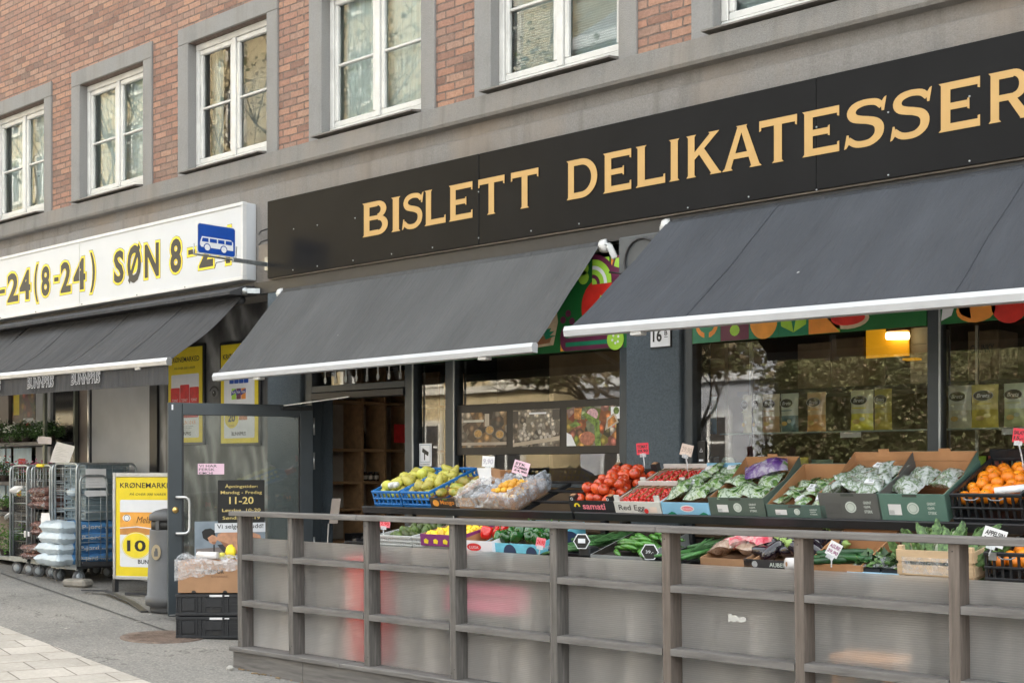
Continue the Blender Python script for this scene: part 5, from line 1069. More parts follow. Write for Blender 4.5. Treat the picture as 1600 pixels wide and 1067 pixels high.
b = MB(); b.add([(0, 0, 0), (.11, .0, 0), (.13, .02, .13), (-.02, .02, .13)], [(0, 1, 2, 3)], WHITEPR, False); b.add([(.115, .003, 0), (.22, .003, 0), (.22, .02, .12), (.135, .023, .13)], [(0, 1, 2, 3)], CARDB, False); o = solo('box_flap', 'raised white and brown cardboard flap behind the film covered box', 'cardboard flap', b, M=T @ Matrix.Translation((0, .30, .08)))
AX = PX(752, UY)
T = crate_at('fruit_box', 'cardboard box of apricots wrapped in a milky plastic bag', 'fruit box', openbox(.36, .36, .095, .11, CARDB, BEIGEP), AX)
pile(T, .04, .32, .04, .31, .045, .026, 'apricot', 'orange apricot in the plastic wrapped box', 'apricot', 'apricots in the wrapped box', b_apricot, 2, mound=.03)
b = MB()
def wrap(u, v):      # a bag pulled round the box: up from the front edge, folded in over the rim
    a = u * 2 * math.pi; cx, cy = .18, .18; k = max(abs(math.cos(a)), abs(math.sin(a))); sxq, syq = math.cos(a) / k, math.sin(a) / k
    prof = [(1.02, .0), (1.18, .02), (1.28, .07), (1.18, .12), (1.02, .14), (.88, .12), (.76, .105)]
    i = min(int(v * 6), 5); f = v * 6 - i; rr = prof[i][0] * (1 - f) + prof[i + 1][0] * f; zz = prof[i][1] * (1 - f) + prof[i + 1][1] * f
    n = mnoise.noise(Vector((math.cos(a) * 4, math.sin(a) * 4, v * 5))) * .16 + mnoise.noise(Vector((math.cos(a) * 13, math.sin(a) * 13, v * 9))) * .07
    return (cx + sxq * .18 * (rr + n), cy + syq * .18 * (rr + n), zz + n * .16 + (.03 if sxq > .7 else 0) * v)
b.grid(wrap, 90, 18, FILM2); solo('plastic_bag', 'milky plastic bag wrapped round the apricot box', 'plastic bag', b, M=T)
# ---------------------------------------------------------------- upper tier, right stall
BK = mat('black_printed_card', (.02, .02, .022), .45, var=.1)
TX = PX(894, UY)
b = openbox(.385, .60, .085, .10, BK, mat('black_card_inner', (.05, .04, .035), .6))
for x in (.0, .335):
    for y in (0, .55): b.box(x, x + .05, y, y + .045, .085, .15 if y else .115, BK); b.box(x + .008, x + .042, y + .008, y + .037, .1505 if y else .1155, .156 if y else .121, CARDB)
M = frame((0, -.0075, 0), *FAC); b.text(M, 'samati', .115, .022, .20, .045, 0, ROSEP, bold=.02); b.ring(M, .065, .045, .012, .020, 0, YELS, 16, -20, 200); b.ring(M, .065, .04, .022, .028, .0, YELS, 16, 0, 180)
for x in (.03, .35): b.ring(M, x, .098, .007, .011, 0, WHITEPR, 12)
T = crate_at('tomato_box', 'black printed cardboard box heaped with large tomatoes beside the grey pillar', 'fruit box', b, TX)
pile(T, .02, .365, .02, .58, .03, .043, 'tomato', 'large red tomato in the black box', 'tomato', 'large tomatoes in the black box', b_tomato, 2, jit=.6, mound=.0)
WB = mat('white_printed_card', (.62, .60, .57), .55, var=.05, dirt=.1)
for k, (lab, dy) in enumerate((('white printed cardboard tray of vine tomatoes at the front of the tier', 0), ('white cardboard tray of vine tomatoes standing behind the first tray', .315))):
    b = openbox(.375, .30, .085, .09, WB, mat('pink_card', (.55, .36, .30), .6)); M = frame((0, -.0075, 0), *FAC)
    if k == 0: b.text(M, 'Red Egg', .03, .012, .22, .05, 0, mat('print_black', (.05, .04, .04), .5), bold=.01); b.rect(M, .29, .01, .35, .05, 0, BEIGEP); b.disc(M, .26, .02, .018, .001, REDPR, 10)
    for x in (.0, .335): b.box(x, x + .04, .0, .012, .085, .125, WB)
    b.box(0, .375, .29, .302, .09, .12, WB)
    T = crate_at('tomato_tray', lab, 'fruit tray', b, PX(963, UY) + .008, dy=dy * math.cos(TLT), dz=dy * math.sin(TLT) + (.012 if k else 0), group='vine tomato trays')
    pile(T, .015, .36, .015, .285, .045, .0165, 'cherry_tomato', 'small red vine tomato in the white trays', 'cherry tomato', 'vine tomatoes in the white trays', b_cherry, 1, jit=.8, mound=.03)
    for q in range(5):
        b = MB(); x = .05 + .065 * q; b.tube([(x, .03, .098), (x + .03, .1, .118), (x - .01, .18, .112), (x + .02, .26, .10)], .0028, STEMG, 5); solo('tomato_vine', 'green vine stalk lying over the small tomatoes in the white trays', 'vine stalk', b, 'vine stalks', M=T)
LBL = mat('light_blue_card', (.24, .48, .68), .55, var=.12, scale=4)
b = openbox(.365, .58, .085, .12, LBL, CARDB); M = frame((0, -.0075, 0), *FAC); b.disc(M, .20, .045, .055, 0, WHITEPR, 18, .024); b.disc(M, .20, .045, .045, .001, ROSEP, 18, .017); b.text(M, 'Fresh', .165, .038, .07, .014, .002, WHITEPR)
for x in (.07, .32): b.poly(M, [(x - .04, .002), (x + .04, .002), (x + .02, .016), (x, .022), (x - .02, .012)], 0, DGR)
for x, y, hh in ((0, .575, .15),): b.box(x, .365, y, y + .008, .12, hh, LBL)
T = crate_at('salad_box', 'light blue cardboard box of bagged salad next to the tomato trays', 'vegetable box', b, PX(1037, UY) + .006)
bags(T, .02, .345, .03, .55, .075, BG1, 'clear bag of green salad in the light blue box', 'salad bags in the light blue box', 2, 4, .17, .15, .07)
GC1 = mat('dark_green_card', (.085, .115, .095), .6, var=.08, scale=4); GC2 = mat('teal_green_card', (.085, .135, .115), .6, var=.08, scale=4); GC3 = mat('grey_card', (.105, .105, .10), .6, var=.08, scale=4); GC4 = mat('mint_green_card', (.10, .185, .15), .6, var=.08, scale=4)
PRW = mat('pale_green_print', (.55, .60, .55), .6)
def gbox(label, x, w, hf, hb, gc, flap, sticker=True, d=.50):
    b = openbox(w, d, hf, hb, gc, CARDO); M = frame((0, -.0075, 0), *FAC); k = hf / .16
    b.disc(M, w * .52, hf * .48, .036 * min(1, k * 1.1), 0, PRW, 22); b.ring(M, w * .52, hf * .48, .024 * min(1, k), .026 * min(1, k), .001, gc, 18)
    for i, s in enumerate(('GRØNT', 'GJØR', 'STERK')): b.text(M, s, w * .74, hf * (.60 - .17 * i), (.052, .044, .052)[i], hf * .11, 0, PRW, bold=.025)
    if sticker: b.rect(M, w * .14, hf * .22, w * .34, hf * .62, 0, PAPER); [b.rect(M, w * .15 + .004 * q, hf * .25, w * .15 + .004 * q + .002, hf * .40, .001, mat('label_grey', (.35, .36, .36), .6)) for q in range(8)]
    else: b.rect(M, w * .10, hf * .2, w * .36, hf * .62, 0, mat('grey_card_panel', (.092, .092, .088), .6))
    b.box(w * .38, w * .60, -.0072, -.0062, hf - .018, hf - .002, mat('card_slot', (.06, .07, .06), .7))
    T = crate_at('vegetable_box', label, 'vegetable box', b, x, group='green printed vegetable boxes')
    if flap:
        f = MB(); f.box(0, w, d - .004, d + .004, hb + .001, hb + flap, CARDO); f.box(0, w, d + .0045, d + .008, hb + .001, hb + flap, gc); f.box(w * .42, w * .6, d - .003, d + .003, hb + flap, hb + flap + .018, CARDO)
        f.add([(0, d - .005, hb + flap), (0, d * .55, hf + .02), (.0, d * .55, hf - .02), (0, d - .005, hb)], [(0, 1, 2, 3)], CARDO); f.add([(w, d - .005, hb + flap), (w, d * .55, hf + .02), (w, d * .55, hf - .02), (w, d - .005, hb)], [(3, 2, 1, 0)], CARDO)
        f.add([(w + .004, d - .005, hb + flap), (w + .004, d * .55, hf + .02), (w + .004, d * .55, hf - .02), (w + .004, d - .005, hb)], [(0, 1, 2, 3)], gc)
        part('lid', f, last_crate[0], local=True)
    return T
T = gbox('dark green cardboard box with a purple salad bag', PX(1112, UY) + .006, .40, .125, .16, GC1, .06)
bags(T, .02, .38, .03, .46, .085, BG1, 'clear bag of lettuce in the dark green box', 'lettuce bags in the dark green box', 2, 3, .18, .15, .06)
b = MB(); bag_builder(BG3, .28, .16, .09, 4.0, False)(b); solo('salad_bag', 'purple printed salad bag in the dark green box', 'salad bag', b, M=T @ TR((.23, .36, .19), .5, .2))
T = gbox('low teal green cardboard box with herb packs', PX(1200, UY) + .01, .40, .085, .17, GC2, 0)
bags(T, .02, .38, .03, .47, .055, BG1, 'clear herb pack with white label in the low teal box', 'herb packs in the low teal box', 3, 5, .12, .09, .035)
T = gbox('tall grey cardboard box with white salad bags', PX(1290, UY) - .015, .385, .165, .185, GC3, .06, False)
bags(T, .02, .365, .03, .46, .11, BG2, 'white crumpled salad bag in the tall grey box', 'white salad bags in the grey box', 3, 3, .15, .15, .085)
T = gbox('tall mint green cardboard box with green salad bags', PX(1374, UY) + .018, .40, .165, .185, GC4, .06)
bags(T, .02, .38, .12, .46, .09, BG2, 'green and white salad bag in the mint green box', 'salad bags in the mint green box', 2, 2, .18, .14, .07)
def bcrate(b, w, d, h):
    for k in (0, 1): b.tube([(w * .2 + k * w * .35, -.012, h - .02), (w * .25 + k * w * .35, -.02, h - .03), (w * .37 + k * w * .35, -.02, h - .03), (w * .42 + k * w * .35, -.012, h - .02)], .004, mat('grey_clip', (.25, .26, .28), .4, metal=.5), 6)
    return b
b = bcrate(slatcrate(.40, .60, .17, BLACKP, 9), .40, .60, .17); b.box(0, .4, .588, .604, .17, .22, BLACKP); T = crate_at('orange_crate', 'black plastic crate of oranges at the right end of the upper tier', 'crate', b, PX(1488, UY) + .01, group='black orange crates')
pile(T, .02, .38, .03, .55, .085, .036, 'orange', 'orange in the black crates', 'orange', 'oranges in the black crates', b_orange, 1, mound=.04, jit=.7)
b = MB(); b.tube([(0, 0, 0), (.16, .01, 0)], .022, mat('white_roll_plastic', (.70, .71, .74), .4), 12); solo('bag_roll', 'white plastic bag roll lying on the upper oranges at right', 'bag roll', b, M=T @ TR((.24, .04, .17), .3))
b = bcrate(slatcrate(.40, .60, .17, BLACKP, 9), .40, .60, .17); crate_at('vegetable_crate', 'empty black plastic crate at the far right end of the upper tier', 'crate', b, PX(1488, UY) + .44)
# ---------------------------------------------------------------- lower tier
MESHC = mat('pale_grey_crate', (.44, .45, .44), .5, var=.08)
for lab, x in (('pale grey mesh crate of avocados on the lower tier', PX(590, LY)), ('pale grey mesh crate behind the purple lemon box', PX(590, LY) + .40)):
    T = crate_at('mesh_crate', lab, 'crate', slatcrate(.385, .56, .09, MESHC, 16), x, 'L', group='grey mesh crates')
    pile(T, .03, .355, .06, .52, .02, .034, 'avocado', 'dark green avocado in the grey mesh crates', 'avocado', 'avocados in the mesh crates', b_avocado, 1, jit=1.0, mound=.05)
PURP = mat('purple_card', (.20, .03, .16), .5, var=.1); NAVY = mat('navy_card', (.03, .05, .11), .5); CYAN = mat('cyan_card', (.16, .52, .66), .5)
b = openbox(.42, .34, .085, .10, PURP, CARDB); M = frame((0, -.0075, 0), *FAC)
for k in range(4): b.poly(M, [(.03 + .10 * k, .02), (.07 + .10 * k, .015), (.08 + .1 * k, .04), (.055 + .10 * k, .055), (.03 + .10 * k, .045)], 0, YELS)
T = crate_at('lemon_box', 'purple cardboard box with yellow lemons printed on it', 'fruit box', b, PX(663, LY), 'L', dy=-.02, dz=.03)
pile(T, .02, .40, .02, .32, .04, .030, 'lemon', 'yellow lemon in the purple box', 'lemon', 'lemons in the purple box', b_lemon, 1)
b = openbox(.30, .44, .085, .12, WHITEPR, CARDO); M = frame((0, -.0075, 0), *FAC); b.disc(M, .13, .04, .07, 0, REDPR, 20, .028); b.text(M, 'LUISA', .085, .03, .09, .018, .001, WHITEPR)
T = crate_at('pepper_box', 'white cardboard box with a red oval print and red peppers', 'vegetable box', b, PX(727, LY), 'L', dy=-.03)
pile(T, .05, .28, .14, .42, .06, .045, 'red_pepper', 'glossy red pepper in the white box', 'pepper', 'red peppers in the white box', b_rpep, 1)
b = openbox(.50, .50, .065, .13, CYAN, CARDB); M = frame((0, -.0075, 0), *FAC)
for xx, r in ((.04, .05), (.24, .06), (.44, .05)): b.disc(M, xx, .0, r, 0, NAVY, 18, min(r, .062), 0, 180)
Ms = frame((.507, 0, 0), (0, 1, 0), (0, 0, 1)); b.disc(Ms, .26, .005, .17, .0004, NAVY, 22, .10, 0, 180); b.text(Ms, 'SWEET PEPPER', .04, .02, .16, .02, .001, WHITEPR); b.disc(Ms, .22, .06, .016, .001, INK, 10)
T = crate_at('pepper_box', 'cyan and navy cardboard box of green peppers', 'vegetable box', b, PX(752, LY) + .045, 'L', dz=.01)
pile(T, .03, .47, .05, .47, .035, .042, 'green_pepper', 'glossy green pepper in the cyan box', 'pepper', 'green peppers in the cyan box', b_gpep, 1, jit=.8, mound=.045)
def spread(label, group, name, cat, build, tier_x0, tier_x1, n, z0, z1, yaw, y0=.03, y1=.45):
    T = TR((0, LY, LZ), 0, TLL)
    for i in range(n):
        v = i / max(1, n - 1); M = T @ TR((random.uniform(tier_x0, tier_x1), y0 + (y1 - y0) * random.random(), random.uniform(z0, z1)), yaw + random.uniform(-.35, .35), random.uniform(-.2, .2), random.uniform(-.15, .15))
        fruit(name, label, cat, group, M, build)
spread('green leek lying beside the small digital scale', 'leeks on the lower tier', 'leek', 'leek', b_leek, PX(862, LY), PX(905, LY), 14, .02, .06, R(60))
b = openbox(.42, .50, .03, .09, mat('grey_tray', (.25, .26, .26), .5), DARKW); T = crate_at('vegetable_tray', 'grey tray of long green peppers on the lower tier', 'vegetable tray', b, PX(925, LY), 'L')
b = MB(); spread('long green pepper in the grey tray', 'long green peppers', 'long_pepper', 'pepper', b_chili, PX(935, LY) + .08, PX(1005, LY) - .02, 46, .03, .10, R(-25))
spread('spring onion left of the red netted bags', 'spring onions on the lower tier', 'spring_onion', 'spring onion', b_leek, PX(1045, LY), PX(1090, LY), 16, .02, .055, R(75))
b = openbox(.36, .48, .05, .10, CARDB, CARDB); T = crate_at('vegetable_box', 'low cardboard box with red and clear bags of radishes', 'vegetable box', b, PX(1097, LY), 'L')
bags(T, .02, .34, .05, .44, .04, BG4, 'clear bag of radishes in the low cardboard box', 'radish bags', 2, 2, .18, .16, .07, name='radish_bag'); bags(T, .08, .34, .10, .42, .08, BGR, 'shiny red vegetable bag on the radish box', 'red vegetable bags', 2, 2, .15, .13, .07, name='red_bag')
b = openbox(.42, .52, .055, .10, mat('charcoal_card', (.035, .032, .034), .5), CARDB); M = frame((0, -.0075, 0), *FAC); b.text(M, 'AUBERGINES', .17, .015, .21, .026, 0, PRW, bold=.02); b.disc(M, .07, .028, .02, 0, mat('grey_print', (.4, .4, .4), .6), 12)
T = crate_at('aubergine_box', 'charcoal cardboard box of aubergines with white lettering', 'vegetable box', b, PX(1165, LY), 'L')
pile(T, .03, .39, .07, .48, .03, .043, 'aubergine', 'glossy black aubergine in the charcoal box', 'aubergine', 'aubergines in the charcoal box', b_aub, 1, jit=.9, sx=.085, mound=.05)
b = MB(); b.lathe([(.014, 0), (.037, 0), (.037, .16), (.014, .16)], mat('white_film_roll', (.66, .63, .62), .45), 18, TR((0, 0, 0), R(-35), R(-90))); b.lathe([(.013, -.001), (.014, -.001), (.014, .02), (.013, .02)], CARDB, 14, TR((0, 0, 0), R(-35), R(-90))); solo('film_roll', 'white roll of plastic film beside the aubergine box', 'film roll', b, M=TR(P(1229, 881, LY - .06)))
b = openbox(.34, .46, .05, .16, CARDO, CARDO); T = crate_at('vegetable_box', 'brown cardboard box of cucumbers behind the price card', 'vegetable box', b, PX(1262, LY), 'L')
spread('dark green cucumber in the brown box', 'cucumbers', 'cucumber', 'cucumber', b_cuc, PX(1285, LY) + .03, PX(1315, LY) + .02, 9, .04, .08, R(12), .03, .22)
b = MB(); b.box(0, .42, 0, .32, 0, .006, mat('pale_blue_sheet', (.35, .55, .72), .5)); solo('blue_sheet', 'pale blue plastic sheet under the wrapped herbs', 'plastic sheet', b, M=TR((PX(1325, LY), LY - .02, LZ + .005), 0, TLL))
for k in range(2):
    b = MB(); T = TR((PX(1325, LY) + .02 + .18 * k, LY + .01, LZ + .016), 0, TLL); b.box(0, .17, 0, .26, 0, .02, BLACKP); leaves(b, T.inverted() @ T, 160, .01, .16, .01, .25, .02, .055, .05, (LEAFG, LEAFD)); b.grid(lambda u, v: (-.005 + .18 * u, -.005 + .27 * v, .03 + .035 * math.sin(math.pi * u) * math.sin(math.pi * v) + .006 * mnoise.noise(Vector((u * 9, v * 9, k)))), 10, 12, FILM)
    solo('herb_tray', 'film wrapped tray of green herbs on the pale blue sheet', 'herb tray', b, 'wrapped herb trays', M=T)
WCR = mat('pale_crate_wood', (.58, .42, .26), .7, var=.15, scale=3, stretch=(1, 6, 8)); CX = PX(1410, LY); CW = .42
b = MB()
for z0, z1 in ((0, .045), (.075, .125)): b.box(0, CW, -.008, 0, z0 + .02, z1 + .03, WCR); b.box(0, CW, .36, .368, z0 + .02, z1 + .03, WCR); b.box(-.008, 0, .001, .359, z0 + .02, z1 + .03, WCR); b.box(CW, CW + .008, .001, .359, z0 + .02, z1 + .03, WCR)
for x in (0.001, CW - .031):
    for y in (.001, .33): b.box(x, x + .03, y, y + .03, 0, .175, WCR)
b.box(0, CW, 0, .36, 0, .012, WCR)
T = TR((CX, LY - .04, LZ + .0), 0, R(8)); solo('wooden_crate', 'pale wooden crate of romaine lettuce on the lower tier', 'crate', b, M=T)
for i in range(9):
    b = MB(); Mi = TR((0, 0, 0)); 
    for k in range(15):
        a = k * 2.4; r = .010 + .004 * k; L = .15 + .05 * random.random(); dx, dy = math.cos(a), math.sin(a); mm = LEAFP if k < 6 else LEAFG
        wv_ = .012 + .0017 * k; L *= .8; mm = LEAFW if k < 4 else (LEAFP if k < 7 else LEAFG); b.grid(lambda u, v, dx=dx, dy=dy, r=r, L=L, wv_=wv_: (dx * r * (1 + 1.8 * v) - dy * (u - .5) * 2 * wv_ * math.sin(.25 + 2.6 * v), dy * r * (1 + 1.8 * v) + dx * (u - .5) * 2 * wv_ * math.sin(.25 + 2.6 * v), L * v + .012 * math.sin(u * 14 + v * 17 + k)), 6, 9, mm)
    u, v = i % 3, i // 3
    solo('romaine_lettuce', 'green romaine lettuce head in the pale wooden crate', 'lettuce', b, 'romaine in the wooden crate', M=T @ TR((.07 + .13 * u, .04 + .11 * v, .07 + .012 * v), random.uniform(-.8, .8), R(-80 + 18 * random.random())))
b = MB(); b.grid(lambda u, v: (.03 + .34 * u, -.016 - .012 * math.sin(u * 3.14) + .006 * mnoise.noise(Vector((u * 9, v * 7, 0))), .03 + .09 * v), 20, 8, FILM); solo('plastic_film', 'clear film hanging on the front of the wooden lettuce crate', 'plastic film', b, M=T)
b = bcrate(slatcrate(.40, .58, .16, BLACKP, 9), .40, .58, .16); b.box(.03, .07, -.016, -.006, .12, .16, STEEL); T = TR((PX(1538, LY) + .02, LY - .03, LZ), 0, R(8)); solo('orange_crate', 'black plastic crate of oranges on the lower tier', 'crate', b, 'black orange crates', M=T)
pile(T, .02, .38, .03, .55, .06, .036, 'orange', 'orange in the black crates', 'orange', 'oranges in the black crates', b_orange, 1, jit=.7)
# scale and hexagonal price tokens
b = MB()
SCL = thing('kitchen_scale', 'small black scale with a white display among the leeks', 'scale', P(912, 868, LY))
p = P(912, 870, LY); b.box(p.x - .05, p.x + .05, LY - .0, LY + .10, p.z, p.z + .07, BLACKP, bev=.01); part('scale_body', b, SCL)
def hexa(x, z, Y, r, m, rim, lean=0.0):
    b = MB(); M = frame((x, Y, z), (.92, .38, 0), (0, 0, 1)); pts = [(r * math.cos(R(60 * k)), r * .95 * math.sin(R(60 * k))) for k in range(6)]; b.prism([(a * 1.14, c * 1.14) for a, c in pts], -.004, 0, rim, M); b.poly(M, pts, .0015, m); return b, M
b, M = hexa(p.x, p.z + .105, LY - .02, .052, INK, WHITEPR); b.rect(M, -.025, -.012, .025, .018, .003, WHITEPR); part('display', b, SCL)
p = P(1015, 862, LY - .03); HX = thing('hexagon_price_sign', 'black hexagonal price token with white rim among the long peppers', 'price sign', p)
b, M = hexa(p.x, p.z, LY - .03, .052, INK, WHITEPR); b.text(M, '39,-', -.025, -.012, .05, .022, .003, WHITEPR, bold=.0); part('token', b, HX)
b = MB(); b.box(p.x - .03, p.x + .03, LY - .035, LY - .005, p.z - .075, p.z - .058, film('clear_holder', .6)); part('holder', b, HX)
# ---------------------------------------------------------------- price cards on clip stands
CLIP = film('clear_clip', .75, (.8, .82, .85), .2)
def pcard(px, py, Y, wp, hp, col, lines, roll, label, base_py, bx=0, tc=INK, yaw=R(28)):
    c = P(px, py, Y); k = depth(c) / F_PX; w_, h = wp * k, hp * k; zb = P(px + bx, base_py, Y).z
    t = thing('price_card', label, 'price card', (c.x, Y, zb), group='price cards on clips')
    ux = Vector((math.cos(yaw), math.sin(yaw), 0)); M = frame(c, ux, (0, 0, 1)) @ Matrix.Rotation(roll, 4, 'Z')
    b = MB(); b.box(-w_ / 2, w_ / 2, -h / 2, h / 2, -.0015, 0, col, M); n = len(lines)
    for i, s in enumerate(lines): hh = h * .78 / n; b.text(M, s, -w_ * .42, h * .40 - hh * (i + 1) + hh * .1, w_ * .84 * min(1, .25 + .18 * len(s)), hh * .72, .0015, tc, bold=.03, shear=.1)
    part('card', b, t)
    b = MB(); bot = M @ Vector((0, -h / 2, 0)); b.tube([bot + Vector((0, 0, .01)), (bot * .5 + Vector((P(px + bx, base_py, Y))) * .5) + Vector((.004, 0, 0)), P(px + bx, base_py, Y)], .0045, CLIP, 6); b.box(-.022, .022, -h / 2 - .018, -h / 2 + .008, -.006, .004, CLIP, M); part('clip_stand', b, t)
pcard(763, 721, 7.4, 20, 17, PAPER, ('9,90',), R(-4), 'white price card standing over the film covered box', 747, 2, mat('faint_ink', (.45, .42, .48), .6))
pcard(814, 731, 7.4, 26, 21, PINKP, ('STK', 'PLOMMER', '24,90'), R(-16), 'pink tilted price card over the apricots', 752, 6)
pcard(1004, 701, 7.6, 19, 18, REDP, ('TOMAT', '39,90'), R(4), 'bright red price card above the large tomatoes', 735, 3)
pcard(1073, 703, 7.6, 19, 18, BEIGEP, ('29,90',), R(-14), 'beige price card above the vine tomatoes', 737, 2, mat('faint_brown', (.52, .40, .34), .6))
pcard(1592, 680, 7.5, 18, 22, REDP, ('SALAT', '15,-'), R(-6), 'red price card at the right edge above the oranges', 735, 8)
pcard(600, 818, 6.75, 20, 11, ROSEP, ('12,90',), R(-5), 'rose price card at the left end of the lower tier', 848, -3, REDPR)
pcard(845, 847, 6.7, 15, 14, ROSEP, ('24,90',), R(-10), 'rose price card at the right end of the cyan pepper box', 870, -4, REDPR)
pcard(1303, 858, 6.70, 20, 23, PAPER, ('AGURK', '39,90'), R(-28), 'white tilted price card in front of the cucumbers', 886, -4, mat('plum_ink', (.30, .10, .20), .6))
pcard(1553, 839, 6.6, 35, 28, PAPER, ('APPELSIN', '19,90'), R(-18), 'white price card for the lower crate of oranges', 868, -8)
# ================================================================== pavement clutter at the left shop
GALV = mat('zinc_tube', (.40, .43, .44), .38, metal=.75, var=.2, scale=14, dirt=.2); RUB = mat('grey_rubber', (.13, .13, .135), .7, var=.2); DKM = mat('dark_frame_metal', (.06, .06, .065), .5, metal=.4, var=.2)
def utube(x0, x1, y0, y1, z0, z1, r=.03):
    pts = []; a, c = Vector((x0, y0, 0)), Vector((x1, y1, 0)); d = (c - a).normalized(); R_ = .07
    pts.append(a + Vector((0, 0, z0)))
    for k in range(6): t = R(90 * k / 5); pts.append(a + d * (R_ - R_ * math.cos(t)) + Vector((0, 0, z1 - R_ + R_ * math.sin(t))))
    for k in range(6): t = R(90 * k / 5); pts.append(c - d * (R_ - R_ * math.sin(t)) + Vector((0, 0, z1 - R_ + R_ * math.cos(t))))
    pts.append(c + Vector((0, 0, z0))); return pts
def cage(label, x0, x1, y0, y1, zt, wires=True, front=True):
    zg = gz((x0 + x1) / 2); t = thing('roll_cage', label, 'roll cage', ((x0 + x1) / 2, (y0 + y1) / 2, zg), group='galvanised roll cages')
    zb = zg + .20
    b = MB(); b.box(x0, x1, y0, y1, zb - .03, zb, DKM); b.box(x0 - .01, x1 + .01, y0 - .012, y0, zb - .04, zb + .02, GALV); part('base', b, t)
    for nm, (ax, ay, bx_, by) in (('side_frame', (x1, y0, x1, y1)), ('side_frame', (x0, y0, x0, y1)), ('front_frame', (x0 + .012, y0 + .03, x1 - .012, y0 + .03))):
        if nm == 'front_frame' and not front: continue
        b = MB(); b.tube(utube(ax, bx_, ay, by, zb, zt), .014, GALV, 8); a, c = Vector((ax, ay, 0)), Vector((bx_, by, 0))
        zs = [zb + .08, zb + .32, zb + .62, zb + .82, zb + .95, zb + 1.13] if nm == 'side_frame' else [zb + .30, zb + .44, zb + .66, zb + .86, zb + 1.12]
        for z in zs:
            if z < zt - .05: b.tube([a + Vector((0, 0, z)), c + Vector((0, 0, z))], .006, GALV, 6)
        if nm == 'side_frame':
            for k in range(1, 5): p = a.lerp(c, k / 5); b.tube([p + Vector((0, 0, zb + .08)), p + Vector((0, 0, zt - .02))], .004, GALV, 5)
            for k in range(13): z = zb + .10 + k * .085; b.tube([a + Vector((0, 0, z)), c + Vector((0, 0, z))], .0028, GALV, 5) if z < zt - .05 else None
        else:
            for k in (1, 2): p = a.lerp(c, k / 3); b.tube([p + Vector((0, 0, zt - .30)), p + Vector((0, 0, zt - .02))], .004, GALV, 5)
        part(nm, b, t)
    for x in (x0 + .06, x1 - .06):
        for y in (y0 + .06, y1 - .08):
            b = MB(); M = TR((x, y, zg + .075), R(random.uniform(-40, 40) + 60)) @ Matrix.Rotation(R(90), 4, 'X'); b.lathe([(.02, -.018), (.068, -.018), (.075, -.010), (.075, .010), (.068, .018), (.02, .018)], RUB, 18, M); b.lathe([(.001, -.0195), (.045, -.0195), (.045, .0195), (.001, .0195)], mat('pale_wheel_hub', (.36, .39, .42), .5), 14, M); w_ = part('wheel', b, t)
            b = MB(); b.box(x - .03, x + .03, y - .028, y + .028, zg + .145, zb - .031, GALV); b.bar((x, y, zg + .16), (x, y, zg + .08), .06, .012, GALV); part('fork', b, w_)
    return t, zb
C1, zb1 = cage('leftmost roll cage holding dark crates, beside the flower trolley', -15.52, -15.10, 7.74, 8.10, 1.56)
C2, zb2 = cage('roll cage loaded with brown bark bags, between the two other cages', -15.06, -14.62, 7.78, 8.48, 1.56)
C3, zb3 = cage('roll cage nearest the yellow board, loaded with blue and white soil bags', -14.53, -13.97, 7.76, 8.52, 1.58, front=True)
b = MB(); b.tube(utube(-13.93, -13.93, 7.78, 8.12, zb3, 1.44), .013, GALV, 8); b.bar((-13.93, 7.80, zb3 + .03), (-13.93, 8.5, zb3), .04, .05, DKM); part('end_gate', b, C3)
b = MB(); b.box(-14.95, -14.80, 7.78, 7.84, 1.545, 1.578, YEL); part('yellow_tag', b, C2)
def sack(b, w, d, h, m1, m2, seed, split=.75):     # a lying sack, long axis along y; its front end may be another colour
    def f(u, v, s):
        x, y = (u - .5) * w, v * d; e = max(0, 1 - abs(2 * u - 1) ** 9) ** .5 * max(0, 1 - abs(2 * v - 1) ** 14) ** .5
        n = mnoise.noise(Vector((x * 9 + seed, y * 9, s * 2.0)))
        return (x * (1 + .03 * n), y, h / 2 + s * h * .5 * e * (1 + .32 * n) + .016 * mnoise.noise(Vector((x * 25, y * 25, seed))))
    for s in (1, -1):
        for (va, vb, m) in ((0, split, m1), (split, 1, m2)):
            b.grid((lambda u, v, s=s, va=va, vb=vb: f(u if s > 0 else 1 - u, va + (vb - va) * v, s)), 14, 14, m)
SB = mat('blue_sack_film', (.10, .28, .56), .3, var=.25, scale=7, bmp=.4, bscale=18); SW = mat('white_sack_film', (.48, .55, .60), .3, var=.12, scale=6, bmp=.6, bscale=16); SBR = bagmat('brown_bark_bag', ((.10, .045, .035), (.22, .11, .09), (.16, .075, .06), (.50, .48, .46)), 9)
for k in range(4):
    b = MB(); sack(b, .54, .88, .145, SW, SB, k * 3.1, .22); M = TR((-14.30 + .012 * math.sin(k * 2), 7.60 - .015 * k, zb3 + .0 + .122 * (3 - k) + .0), R(-2 + 1.5 * k))
    Ms = frame((.287, .26, .045), (0, 1, 0), (0, 0, 1)); b.text(Ms, 'P-jord', 0, -.005, .24, .065, .0, PAPER, bold=.015); b.text(Ms, 'torv', .28, .008, .13, .022, .0, PAPER)
    solo('soil_sack', 'white and blue soil sack, %s of the stack of four in the roll cage' % ('topmost', 'second', 'third', 'lowest')[k], 'soil sack', b, 'blue and white soil sacks', M=M)
for k, (z, y) in enumerate(((.62, 7.70), (.70, 7.72), (.78, 7.70), (.30, 7.72), (.38, 7.72), (.02, 7.62), (.11, 7.60))):
    b = MB(); sack(b, .42, .70, .09, SBR, SBR, k * 5.3 + 1); M = TR((-14.84, y, zb2 + z), R(random.uniform(-4, 4)))
    solo('bark_sack', 'brown bark sack lying in the middle roll cage', 'bark sack', b, 'brown bark sacks', M=M)
